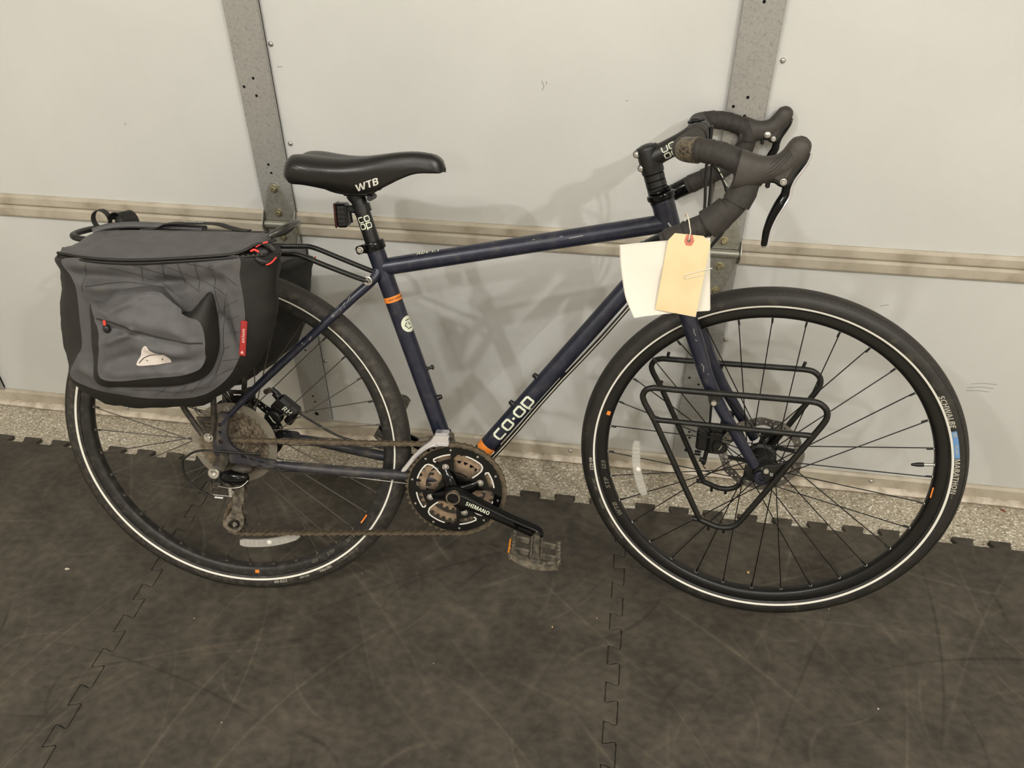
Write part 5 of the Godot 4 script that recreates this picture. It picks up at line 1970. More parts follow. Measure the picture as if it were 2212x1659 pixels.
func lever(s: float) -> void:
	var l := steer_part("brake_lever")
	var z := 0.238 * s
	var g := Geo.new()
	# hood: a swept body that rises into a horn
	var rows := []
	var sta := [[0.9245, 0.9315, -8.0, 0.0245, 0.0185], [0.9255, 0.9315, -8.0, 0.0272, 0.0205], [0.938, 0.9308, -2.0, 0.0248, 0.0198], [0.951, 0.9316, 3.0, 0.0202, 0.0185], [0.963, 0.9330, 8.0, 0.0176, 0.0172], [0.975, 0.9362, 15.0, 0.0162, 0.0164], [0.9862, 0.9425, 30.0, 0.0160, 0.0158], [0.9955, 0.9525, 50.0, 0.0162, 0.0154], [1.0010, 0.9632, 66.0, 0.0154, 0.0150], [1.0038, 0.9722, 74.0, 0.0118, 0.0118], [1.0046, 0.9768, 76.0, 0.0042, 0.0045]]
	for k in (sta.size() - 1) * 4 + 1:
		var f := k / 4.0
		var i := mini(int(f), sta.size() - 2)
		var t := f - i
		var q := []
		for e in 5:
			var p0: float = sta[maxi(i - 1, 0)][e]
			var p3: float = sta[mini(i + 2, sta.size() - 1)][e]
			q.append(cubic_interpolate(sta[i][e], sta[i + 1][e], p0, p3, t))
		var a := deg_to_rad(q[2])
		var nn := Vector3(-sin(a), cos(a), 0)
		var row := PackedVector3Array()
		for j in 28:
			var w := TAU * j / 28.0
			var cx := signf(cos(w)) * pow(absf(cos(w)), 0.8)
			var sy := signf(sin(w)) * pow(absf(sin(w)), 0.85)
			var wave := 1.0 + (0.018 * sin(f * 9.0 + sin(w) * 3.0) if f > 3.5 and f < 8.0 and absf(cos(w)) > 0.5 else 0.0)
			row.append(Vector3(q[0], q[1], z) + nn * sy * q[3] + Vector3(0, 0, cx * q[4] * wave))
		rows.append(row)
	g.grid(rows, true, false, Vector2.ONE, true)
	put(g, "hood", M.hood, l)
	# fine grip lines across the hood's outer face
	g = Geo.new()
	for k in 5:
		var line := []
		for j in 9:
			var u := j / 8.0
			var px := 0.955 + 0.030 * u + 0.0022 * k
			var py := 0.9225 + 0.024 * u * u + 0.008 * u - 0.0035 * k + 0.0125
			line.append(Vector3(px, py, z + (0.0176 - 0.0012 * absf(u - 0.4) - 0.0009 * absf(k - 2.0)) * s))
		g.tube(line, 0.0004, 6)
	put(g, "grip_lines", M.tape, l)
	# the rubber's skirt reaches down to the lever's pivot
	g = Geo.new()
	var skirt := smooth2([Vector2(0.946, 0.9250), Vector2(0.962, 0.9225), Vector2(0.974, 0.9200), Vector2(0.983, 0.9155), Vector2(0.9895, 0.9165), Vector2(0.9945, 0.9250), Vector2(1.0000, 0.9390), Vector2(1.0085, 0.9510), Vector2(1.0105, 0.9600), Vector2(0.998, 0.9620), Vector2(0.975, 0.9420), Vector2(0.955, 0.9360)], 4, true)
	g.plate(skirt, [], 0.028, Transform3D(Basis(), Vector3(0, 0, z - 0.014)), 1.0, 0.004)
	put(g, "hood_skirt", M.hood, l)
	# bracket nose and pivot
	g = Geo.new()
	var nose := smooth2([Vector2(0.966, 0.9180), Vector2(0.975, 0.9165), Vector2(0.982, 0.9125), Vector2(0.990, 0.9115), Vector2(0.998, 0.919), Vector2(1.003, 0.933), Vector2(1.0125, 0.947), Vector2(1.0140, 0.959), Vector2(1.007, 0.957), Vector2(0.997, 0.944), Vector2(0.985, 0.930)], 4, true)
	g.plate(nose, [], 0.022, Transform3D(Basis(), Vector3(0, 0, z - 0.011)), 1.0, 0.003)
	put(g, "bracket", M.satin, l)
	for e in [1.0, -1.0]:
		g = Geo.new()
		hex(g, Vector3(0.9865, 0.9195, z + 0.0136 * e), 0.0030, 0.003, Vector3(0, 0, e))
		put(g, "pivot_pin", M.silver, l)
	if s < 0:
		g = Geo.new()
		g.lathe([Vector2(0.0062, 0), Vector2(0.0062, 0.002), Vector2(0.0045, 0.0034), Vector2(0, 0.0036)], along(Vector3(0.9745, 0.927, z + 0.0155), Vector3(0, 0, 1)), 20)
		put(g, "band_bolt", M.silver, l)
	g = Geo.new()
	var blade := smooth([Vector3(1.0115, 0.957, z), Vector3(1.0090, 0.946, z), Vector3(1.0025, 0.934, z), Vector3(0.9965, 0.923, z), Vector3(0.9935, 0.911, z), Vector3(0.9925, 0.900, z), Vector3(0.9865, 0.8865, z + 0.002 * s), Vector3(0.9800, 0.8705, z + 0.003 * s), Vector3(0.9752, 0.853, z + 0.004 * s), Vector3(0.9735, 0.834, z + 0.004 * s), Vector3(0.9733, 0.8285, z + 0.004 * s)], 5)
	g.tube(blade, spread([0.0058, 0.0066, 0.0072, 0.0072, 0.0070, 0.0074, 0.0078, 0.0070, 0.0058, 0.0046, 0.0030], 51), 14, false, true, 1.15, Vector3(0, 0, 1))
	put(g, "lever_blade", M.gloss, l)
	g = Geo.new()
	var edge := []
	for i in range(0, blade.size()):
		var t: Vector3 = (blade[mini(i + 1, blade.size() - 1)] - blade[maxi(i - 1, 0)]).normalized()
		var o := Vector3(-t.y, t.x, 0)
		if o.x < 0:
			o = -o
		edge.append(blade[i] + o * 0.0052 + Vector3(0, 0, 0.0052 * s))
	g.tube(edge, spread([0.0020, 0.0022, 0.0024, 0.0024, 0.0024, 0.0024, 0.0022, 0.0019, 0.0016, 0.0012], edge.size()), 10)
	g.ball(Vector3(1.0125, 0.9535, z), Vector3(0.0036, 0.0062, 0.007), 8, 12)
	put(g, "bright_edge", M.chrome, l)
	g = Geo.new()
	g.tube([Vector3(0.9735, 0.8395, z + 0.004 * s), Vector3(0.9733, 0.8285, z + 0.004 * s), Vector3(0.9733, 0.8265, z + 0.004 * s)], [0.0049, 0.0038, 0.0015], 12)
	put(g, "worn_tip", M.silver, l)
	g = Geo.new()
	g.box(Vector3(0.9675, 0.9165, z - 0.004 * s), Vector3(0.006, 0.017, 0.012), 0.0018)
	put(g, "shift_paddle", M.black, l)


# ---- racks

func build_racks() -> void:
	for s in [1.0, -1.0]:
		var r := steer_part("front_rack")
		var z: float = 0.0712 * s
		var loop := [Vector3(0.936, 0.246, z), Vector3(0.900, 0.316, z), Vector3(0.862, 0.391, z), Vector3(0.832, 0.449, z), Vector3(0.813, 0.480, z)]
		loop.append_array(smooth([Vector3(0.8125, 0.481, z), Vector3(0.808, 0.495, z), Vector3(0.814, 0.508, z), Vector3(0.828, 0.5135, z)], 5))
		loop.append_array([Vector3(0.87, 0.5145, z), Vector3(0.933, 0.5165, z), Vector3(1.00, 0.519, z), Vector3(1.06, 0.5212, z)])
		loop.append_array(smooth([Vector3(1.093, 0.5222, z), Vector3(1.110, 0.520, z), Vector3(1.1235, 0.509, z), Vector3(1.1262, 0.493, z), Vector3(1.1205, 0.477, z)], 5))
		loop.append_array([Vector3(1.09, 0.415, z), Vector3(1.05, 0.335, z)])
		loop.append_array(smooth([Vector3(1.0095, 0.255, z), Vector3(1.000, 0.243, z), Vector3(0.985, 0.2365, z), Vector3(0.967, 0.236, z)], 5))
		loop.append(Vector3(0.936, 0.246, z))
		var g := Geo.new()
		g.tube(loop, 0.0056, 14)
		put(g, "rack_loop", M.rack, r)
		g = Geo.new()
		g.tube([Vector3(0.832, 0.449, z), Vector3(0.97, 0.4525, z), Vector3(1.1065, 0.456, z)], 0.0052, 14)
		put(g, "cross_bar", M.rack, r)
		for q in [[[Vector3(0.840, 0.512, z), Vector3(0.8385, 0.5225, z), Vector3(0.840, 0.5285, z)], 0.0032], [[Vector3(1.091, 0.522, z), Vector3(1.092, 0.532, z), Vector3(1.0935, 0.5375, z)], 0.0032], [[Vector3(0.9545, 0.238, z), Vector3(0.954, 0.2255, z)], 0.003], [[Vector3(0.9825, 0.236, z), Vector3(0.983, 0.2245, z)], 0.003], [[Vector3(0.937, 0.246, z), Vector3(0.921, 0.246, z)], 0.0048]]:
			if s > 0 and q[0][0].x > 1.0:
				continue
			g = Geo.new()
			g.tube(q[0], q[1], 10)
			put(g, "hook_tab", M.rack, r)
		g = Geo.new()
		g.plate(smooth2([Vector2(0.925, 0.517), Vector2(0.945, 0.518), Vector2(0.943, 0.500), Vector2(0.936, 0.490), Vector2(0.927, 0.496)], 3, true), [], 0.004, Transform3D(Basis(), Vector3(0, 0, z - 0.002)))
		put(g, "upper_bracket", M.rack, r)
		g = Geo.new()
		g.plate(smooth2([Vector2(1.035, 0.362), Vector2(1.039, 0.380), Vector2(1.055, 0.383), Vector2(1.072, 0.392), Vector2(1.080, 0.397), Vector2(1.060, 0.352), Vector2(1.050, 0.345)], 3, true), [], 0.004, Transform3D(Basis(), Vector3(0, 0, z - 0.009)), 1.0, 0.001)
		put(g, "lower_bracket", M.rack, r)
		if s > 0:
			g = Geo.new()
			for k in 3:
				g.lay_on(print_tris(["TUBUS", "OUTPUT", "MADE IN"][k] if false else ["IIIIIII", "III III", "IIIIII"][k], 0.0016, true), func(p: Vector3) -> Vector3: return Vector3(1.0525 + p.x, 0.3665 - 0.0024 * k + p.y - p.x * 0.1, z - 0.0046), 0.02, Vector3(0, 0, 1))
			put(g, "bracket_print", M.white, r)
	# rear carrier
	var c := branch("rear_rack", bike)
	var g := Geo.new()
	var y := 0.752
	var loop := smooth([Vector3(0.10, y, 0.055), Vector3(-0.08, y, 0.058), Vector3(-0.20, y + 0.002, 0.056), Vector3(-0.236, y + 0.006, 0.046), Vector3(-0.246, y + 0.007, 0.0), Vector3(-0.236, y + 0.006, -0.046), Vector3(-0.20, y + 0.002, -0.056), Vector3(-0.08, y, -0.058), Vector3(0.10, y, -0.055)], 8)
	g.tube(loop, 0.0055, 12)
	put(g, "deck_loop", M.rack, c)
	g = Geo.new()
	g.tube(smooth([Vector3(0.095, y, 0.055), Vector3(0.115, 0.758, 0.055), Vector3(0.133, 0.7715, 0.052), Vector3(0.147, 0.7795, 0.036), Vector3(0.152, 0.7825, 0.0), Vector3(0.147, 0.7795, -0.036), Vector3(0.133, 0.7715, -0.052), Vector3(0.115, 0.758, -0.055), Vector3(0.095, y, -0.055)], 7), 0.0062, 14)
	put(g, "front_hoop", M.sleeve, c)
	g = Geo.new()
	for x in [-0.16, -0.06, 0.04]:
		g = Geo.new()
		g.tube([Vector3(x, y, 0.056), Vector3(x, y, -0.056)], 0.0045, 10)
		put(g, "deck_bar", M.rack, c)
	for s in [1.0, -1.0]:
		g = Geo.new()
		g.tube(smooth([Vector3(0.05, 0.742, 0.03 * s), Vector3(0.105, 0.7345, 0.034 * s), Vector3(0.145, 0.7342, 0.037 * s), Vector3(0.172, 0.7325, 0.038 * s), Vector3(0.22, 0.7145, 0.038 * s), Vector3(0.272, 0.695, 0.036 * s), Vector3(0.2935, 0.688, 0.035 * s)], 6), [0.0047] if false else 0.0047, 12)
		put(g, "stay_rod", M.rack, c)
		g = Geo.new()
		g.tube(smooth([Vector3(0.006, y, 0.06 * s), Vector3(0.002, 0.60, 0.074 * s), Vector3(-0.004, 0.468, 0.074 * s), Vector3(-0.012, 0.41, 0.073 * s), Vector3(-0.0195, 0.388, 0.073 * s)], 5), 0.0055, 12)
		g.tube([Vector3(-0.145, y, 0.06 * s), Vector3(-0.090, 0.51, 0.072 * s), Vector3(-0.063, 0.438, 0.072 * s), Vector3(-0.036, 0.388, 0.072 * s)], 0.0055, 12)
		g.tube([Vector3(-0.066, 0.470, 0.073 * s), Vector3(-0.002, 0.468, 0.074 * s)], 0.0045, 10)
		g.box(Vector3(-0.031, 0.4655, 0.074 * s), Vector3(0.05, 0.009, 0.009), 0.002)
		g.plate(PackedVector2Array([Vector2(-0.034, 0.398), Vector2(-0.028, 0.380), Vector2(-0.013, 0.379), Vector2(-0.004, 0.425), Vector2(-0.044, 0.425)]), [PackedVector2Array([Vector2(-0.028, 0.405), Vector2(-0.016, 0.405), Vector2(-0.014, 0.417), Vector2(-0.034, 0.417)])], 0.004, Transform3D(Basis(), Vector3(0, 0, 0.071 * s - 0.002)))
		put(g, "rack_leg", M.grime, c)


# ---- disc brakes on the far side

func build_brakes() -> void:
	var b := branch("rear_brake_caliper", bike)
	var g := Geo.new()
	var xf := Transform3D(Basis(Vector3(0, 0, 1), -0.72), Vector3(0.090, 0.408, -0.045))
	g.box(Vector3(0.004, 0.0, 0.004), Vector3(0.052, 0.026, 0.03), 0.006, xf)
	g.box(Vector3(-0.008, -0.018, 0.0), Vector3(0.03, 0.018, 0.026), 0.005, xf)
	g.tube([xf * Vector3(-0.034, 0.004, 0.0), xf * Vector3(-0.02, 0.002, 0.002)], 0.008, 14)
	g.tube([xf * Vector3(-0.044, 0.008, 0.004), xf * Vector3(-0.03, 0.008, 0.004)], 0.0055, 12)
	g.box(Vector3(0.024, -0.020, 0.0), Vector3(0.018, 0.024, 0.02), 0.004, xf)
	put(g, "caliper_body", M.black, b)
	g = Geo.new()
	g.lathe([Vector2(0.0, 0.012), Vector2(0.014, 0.012), Vector2(0.017, 0.009), Vector2(0.0175, -0.01)], along(Vector3(0.066, 0.386, -0.030), Vector3(0, 0, 1)), 26)
	put(g, "adjuster_cap", M.satin, b)
	g = Geo.new()
	g.lay_on(print_tris("RH", 0.011, true, 0.1), func(p: Vector3) -> Vector3: return xf * Vector3(p.x * 1.05 + 0.008, p.y, 0.0195), 0.02, Vector3(0, 0, 1))
	put(g, "caliper_print", M.letter, b)
	g = Geo.new()
	g.strokes([[Vector2(0.061, 0.394), Vector2(0.065, 0.388), Vector2(0.068, 0.382), Vector2(0.073, 0.378)]], 0.0022, func(p: Vector3) -> Vector3: return Vector3(p.x, p.y, -0.0175), 0.02, Vector3(0, 0, 1))
	put(g, "cap_print", M.letter, b)
	for q in [Vector3(0.100, 0.386, -0.036), Vector3(0.052, 0.437, -0.04), Vector3(0.060, 0.442, -0.036)]:
		g = Geo.new()
		hex(g, q, 0.004, 0.006)
		put(g, "mount_bolt", M.grime, b)
	var f := steer_part("front_brake_caliper")
	g = Geo.new()
	g.box(Vector3(0.924, 0.357, -0.06), Vector3(0.026, 0.050, 0.032), 0.005)
	g.box(Vector3(0.950, 0.352, -0.058), Vector3(0.036, 0.048, 0.034), 0.007)
	g.box(Vector3(0.949, 0.381, -0.058), Vector3(0.03, 0.014, 0.02), 0.004)
	g.box(Vector3(0.973, 0.366, -0.062), Vector3(0.02, 0.028, 0.02), 0.005)
	g.box(Vector3(0.966, 0.402, -0.058), Vector3(0.024, 0.04, 0.016), 0.004, Transform3D())
	put(g, "caliper_body", M.satin, f)
	g = Geo.new()
	g.lathe([Vector2(0.0, 0.012), Vector2(0.012, 0.012), Vector2(0.0155, 0.008), Vector2(0.016, -0.01)], along(Vector3(0.958, 0.351, -0.044), Vector3(0, 0, 1)), 24)
	put(g, "adjuster_cap", M.black, f)
	g = Geo.new()
	g.strokes([[Vector2(0.962, 0.358), Vector2(0.960, 0.352), Vector2(0.957, 0.347)]], 0.0016, func(p: Vector3) -> Vector3: return Vector3(p.x, p.y, -0.0316), 0.02, Vector3(0, 0, 1))
	put(g, "cap_print", M.tire_print, f)
	g = Geo.new()
	g.tube([Vector3(0.911, 0.321, -0.056), Vector3(0.923, 0.3205, -0.056)], [0.0055, 0.0055], 8)
	g.tube([Vector3(0.914, 0.3207, -0.056), Vector3(0.919, 0.3206, -0.056)], 0.0035, 10)
	g.tube([Vector3(0.935, 0.335, -0.056), Vector3(0.931, 0.297, -0.056)], 0.0045, 12)
	g.tube([Vector3(0.922, 0.307, -0.056), Vector3(0.936, 0.304, -0.056)], 0.005, 12)
	g.tube([Vector3(0.931, 0.298, -0.056), Vector3(0.932, 0.291, -0.056), Vector3(0.937, 0.286, -0.056)], 0.0012, 8)
	put(g, "cable_arm", M.satin, f)
	for q in [Vector3(0.9495, 0.372, -0.041), Vector3(0.971, 0.412, -0.049)]:
		g = Geo.new()
		hex(g, q, 0.0045, 0.004)
		put(g, "mount_bolt", M.grime, f)


func build_cables() -> void:
	var st := steer_part("cable_housing")
	var g := Geo.new()
	g.tube(smooth([Vector3(0.866, 0.938, 0.036), Vector3(0.876, 0.918, 0.034), Vector3(0.8775, 0.885, 0.031), Vector3(0.881, 0.84, 0.03), Vector3(0.880, 0.80, 0.028), Vector3(0.868, 0.757, 0.024), Vector3(0.842, 0.712, 0.02), Vector3(0.815, 0.678, 0.016)], 7), 0.0026, 10)
	put(g, "housing", M.black, st)
	g = Geo.new()
	g.tube(smooth([Vector3(0.872, 0.938, 0.022), Vector3(0.884, 0.914, 0.022), Vector3(0.8862, 0.88, 0.02), Vector3(0.8875, 0.84, 0.02), Vector3(0.885, 0.80, 0.02), Vector3(0.872, 0.753, 0.02), Vector3(0.848, 0.712, 0.018), Vector3(0.82, 0.676, 0.014)], 7), 0.0026, 10)
	put(g, "housing", M.black, st)
	g = Geo.new()
	g.tube(smooth([Vector3(0.872, 0.930, 0.075), Vector3(0.884, 0.9135, 0.055), Vector3(0.896, 0.900, 0.048), Vector3(0.909, 0.879, 0.045), Vector3(0.920, 0.845, 0.045), Vector3(0.919, 0.81, 0.045), Vector3(0.903, 0.780, 0.040), Vector3(0.872, 0.735, 0.03), Vector3(0.835, 0.69, 0.018)], 7), 0.003, 10)
	put(g, "housing", M.satin, st)
	g = Geo.new()
	g.strokes([[Vector2(-0.018, 0), Vector2(-0.012, 0.0004)], [Vector2(-0.008, 0), Vector2(0.0, 0.0003)], [Vector2(0.004, 0), Vector2(0.016, 0.0004)]], 0.0014, on_tube(Vector3(0.9045, 0.8885, 0.0462), Vector3(0.022, -0.036, -0.006), 0.0031, 0.2), 0.003, Vector3(0, 0, 1))
	put(g, "housing_print", M.letter, st)
	g = Geo.new()
	g.tube(smooth([Vector3(0.880, 0.76, 0.02), Vector3(0.872, 0.70, -0.02), Vector3(0.884, 0.62, -0.056), Vector3(0.912, 0.53, -0.062), Vector3(0.930, 0.45, -0.062), Vector3(0.934, 0.38, -0.06)], 6), 0.0026, 10)
	put(g, "housing", M.black, st)
	var c := branch("cable_run", bike)
	var d := Vector3(0.618, 0.786, 0)
	var n := Vector3(0.786, -0.618, 0)
	for q in [[0.0235, 0.007, 0.0022, M.black, "housing"], [0.0205, 0.013, 0.0013, M.tire_print, "inner_wire"], [0.0215, -0.002, 0.0025, M.black, "housing"]]:
		g = Geo.new()
		var pts := []
		for k in 9:
			var t := lerpf(0.05, 0.53, k / 8.0)
			pts.append(Vector3(CRANK.x, CRANK.y, q[1]) + d * t + n * (q[0] + 0.0015 * sin(k * 1.3)))
		g.tube(pts, q[2], 8)
		put(g, q[4], q[3], c)
	g = Geo.new()
	for t in [0.105, 0.305]:
		g = Geo.new()
		g.box(Vector3.ZERO, Vector3(0.018, 0.008, 0.014), 0.002, Transform3D(Basis(d, n, Vector3(0, 0, -1)), Vector3(CRANK.x, CRANK.y, 0.004) + d * t + n * 0.02))
		put(g, "cable_guide", M.black, c)
	g = Geo.new()
	g.tube([Vector3(0.147, 0.3075, 0.050), Vector3(0.35, 0.2845, 0.040), Vector3(0.43, 0.262, 0.02)], 0.0008, 8)
	put(g, "inner_wire", M.silver, c)
	g = Geo.new()
	g.tube([Vector3(0.152, 0.3078, 0.050), Vector3(0.138, 0.3085, 0.051), Vector3(0.130, 0.309, 0.052)], [0.004, 0.004, 0.003], 10)
	put(g, "cable_stop", M.sprocket, c)
	g = Geo.new()
	g.tube(smooth([Vector3(0.130, 0.309, 0.053), Vector3(0.095, 0.316, 0.064), Vector3(0.064, 0.3245, 0.072)], 5), 0.0022, 10)
	g.tube(smooth([Vector3(0.075, 0.352, 0.072), Vector3(0.033, 0.3585, 0.082), Vector3(0.006, 0.3625, 0.088), Vector3(-0.021, 0.3645, 0.09), Vector3(-0.044, 0.3615, 0.09), Vector3(-0.064, 0.350, 0.09), Vector3(-0.0745, 0.337, 0.09), Vector3(-0.073, 0.308, 0.09), Vector3(-0.060, 0.286, 0.09), Vector3(-0.040, 0.2715, 0.09), Vector3(-0.021, 0.263, 0.09)], 6), 0.0021, 10)
	put(g, "housing", M.black, c)
	g = Geo.new()
	g.tube(smooth([Vector3(0.105, 0.39, -0.055), Vector3(0.14, 0.365, -0.056), Vector3(0.2, 0.335, -0.052), Vector3(0.30, 0.318, -0.043), Vector3(0.40, 0.296, -0.036)], 6), 0.0024, 10)
	put(g, "housing", M.black, c)


# ---------------------------------------------------------------- panniers

const BAG_FRONT := [Vector2(-0.1580, 0.7500), Vector2(-0.0380, 0.7480), Vector2(0.0620, 0.7560), Vector2(0.1260, 0.7610), Vector2(0.1260, 0.7280), Vector2(0.1280, 0.6900), Vector2(0.1260, 0.6510), Vector2(0.1130, 0.5990), Vector2(0.0820, 0.5510), Vector2(0.0300, 0.5190), Vector2(-0.0520, 0.5120), Vector2(-0.1160, 0.5180), Vector2(-0.1560, 0.5270), Vector2(-0.1890, 0.5470), Vector2(-0.1720, 0.5810), Vector2(-0.1580, 0.6030), Vector2(-0.1530, 0.6500), Vector2(-0.1490, 0.6970), Vector2(-0.1530, 0.7200)]
const BAG_MID := [Vector2(-0.1890, 0.7480), Vector2(-0.0570, 0.7460), Vector2(0.0460, 0.7540), Vector2(0.1700, 0.7610), Vector2(0.1750, 0.7330), Vector2(0.1680, 0.6900), Vector2(0.1590, 0.6420), Vector2(0.1410, 0.5910), Vector2(0.1000, 0.5450), Vector2(0.0320, 0.4960), Vector2(-0.0670, 0.4770), Vector2(-0.1430, 0.4820), Vector2(-0.1830, 0.4930), Vector2(-0.2100, 0.5270), Vector2(-0.2130, 0.5550), Vector2(-0.2140, 0.5870), Vector2(-0.2120, 0.6380), Vector2(-0.1990, 0.6910), Vector2(-0.1950, 0.7190)]
const POCKET_BASE := [Vector2(-0.1250, 0.6830), Vector2(-0.1360, 0.6450), Vector2(-0.1390, 0.5960), Vector2(-0.1390, 0.5400), Vector2(-0.1020, 0.5330), Vector2(-0.0450, 0.5340), Vector2(0.0120, 0.5410), Vector2(0.0550, 0.5610), Vector2(0.0780, 0.6040), Vector2(0.0820, 0.6520), Vector2(0.0770, 0.7040), Vector2(0.0340, 0.6670), Vector2(0.0070, 0.6960), Vector2(-0.0180, 0.7090), Vector2(-0.0730, 0.7010), Vector2(-0.1060, 0.6810)]
const POCKET_FACE := [Vector2(-0.1070, 0.6610), Vector2(-0.1050, 0.6440), Vector2(-0.1070, 0.6180), Vector2(-0.1180, 0.5740), Vector2(-0.1130, 0.5560), Vector2(-0.0830, 0.5540), Vector2(-0.0270, 0.5620), Vector2(0.0250, 0.5690), Vector2(0.0590, 0.5840), Vector2(0.0700, 0.6240), Vector2(0.0660, 0.6590), Vector2(0.0440, 0.6690), Vector2(0.0140, 0.6910), Vector2(-0.0080, 0.7040), Vector2(-0.0600, 0.6970), Vector2(-0.0900, 0.6790)]
const BAG_FOLDS := [[-0.145, 0.722, 0.02, 0.712, 0.010, -0.0097], [0.0, 0.713, 0.10, 0.722, 0.010, -0.0067], [-0.15, 0.742, 0.12, 0.750, 0.009, 0.0045], [-0.12, 0.703, -0.03, 0.715, 0.010, 0.0075], [0.085, 0.745, 0.118, 0.708, 0.008, 0.0090], [0.10, 0.70, 0.12, 0.63, 0.010, 0.0075], [-0.145, 0.69, -0.13, 0.62, 0.010, -0.0060], [-0.165, 0.565, -0.10, 0.52, 0.012, 0.0090], [0.09, 0.66, 0.105, 0.60, 0.009, -0.0075], [-0.02, 0.522, 0.06, 0.545, 0.010, 0.0060]]
const POCKET_FOLDS := [[-0.085, 0.672, -0.03, 0.698, 0.007, 0.0097], [-0.04, 0.694, 0.01, 0.688, 0.006, -0.0060], [-0.10, 0.618, -0.045, 0.642, 0.007, 0.0083], [-0.02, 0.615, 0.045, 0.603, 0.009, 0.0075], [-0.10, 0.585, -0.05, 0.602, 0.010, -0.0075], [0.0, 0.585, 0.06, 0.60, 0.009, -0.0067], [-0.09, 0.563, 0.03, 0.574, 0.007, 0.0053], [0.03, 0.64, 0.06, 0.612, 0.008, 0.0060], [-0.095, 0.648, -0.01, 0.630, 0.005, -0.0045], [-0.06, 0.66, 0.03, 0.645, 0.012, 0.0053]]


func folds(list: Array, x: float, y: float) -> float:
	var h := 0.0
	var p := Vector2(x, y)
	for f in list:
		var a := Vector2(f[0], f[1])
		var b := Vector2(f[2], f[3])
		var d: float = p.distance_to(Geometry2D.get_closest_point_to_segment(p, a, b)) / f[4]
		h += f[5] * exp(-d * d)
	return h


func bag_surface(x: float, y: float) -> float:
	return 0.197 + folds(BAG_FOLDS, x, y)


# a panel that fills an outline, domed by «bulge», from the middle out
func panel(outline: PackedVector2Array, rings: int, height: Callable) -> Geo:
	var mid := Vector2.ZERO
	for q in outline:
		mid += q
	mid /= outline.size()
	var rows := []
	for j in rings + 1:
		var s := float(j) / rings
		var row := PackedVector3Array()
		for q in outline:
			var p := mid.lerp(q, s)
			row.append(Vector3(p.x, p.y, height.call(p, s)))
		rows.append(row)
	var g := Geo.new()
	g.grid(rows, true, false)
	return g


func shaped(pts: Array, z: float, k := 6) -> Array:
	return smooth(v3(pts, z), k, true)


func build_panniers() -> void:
	for s in [1.0, -1.0]:
		pannier(s)


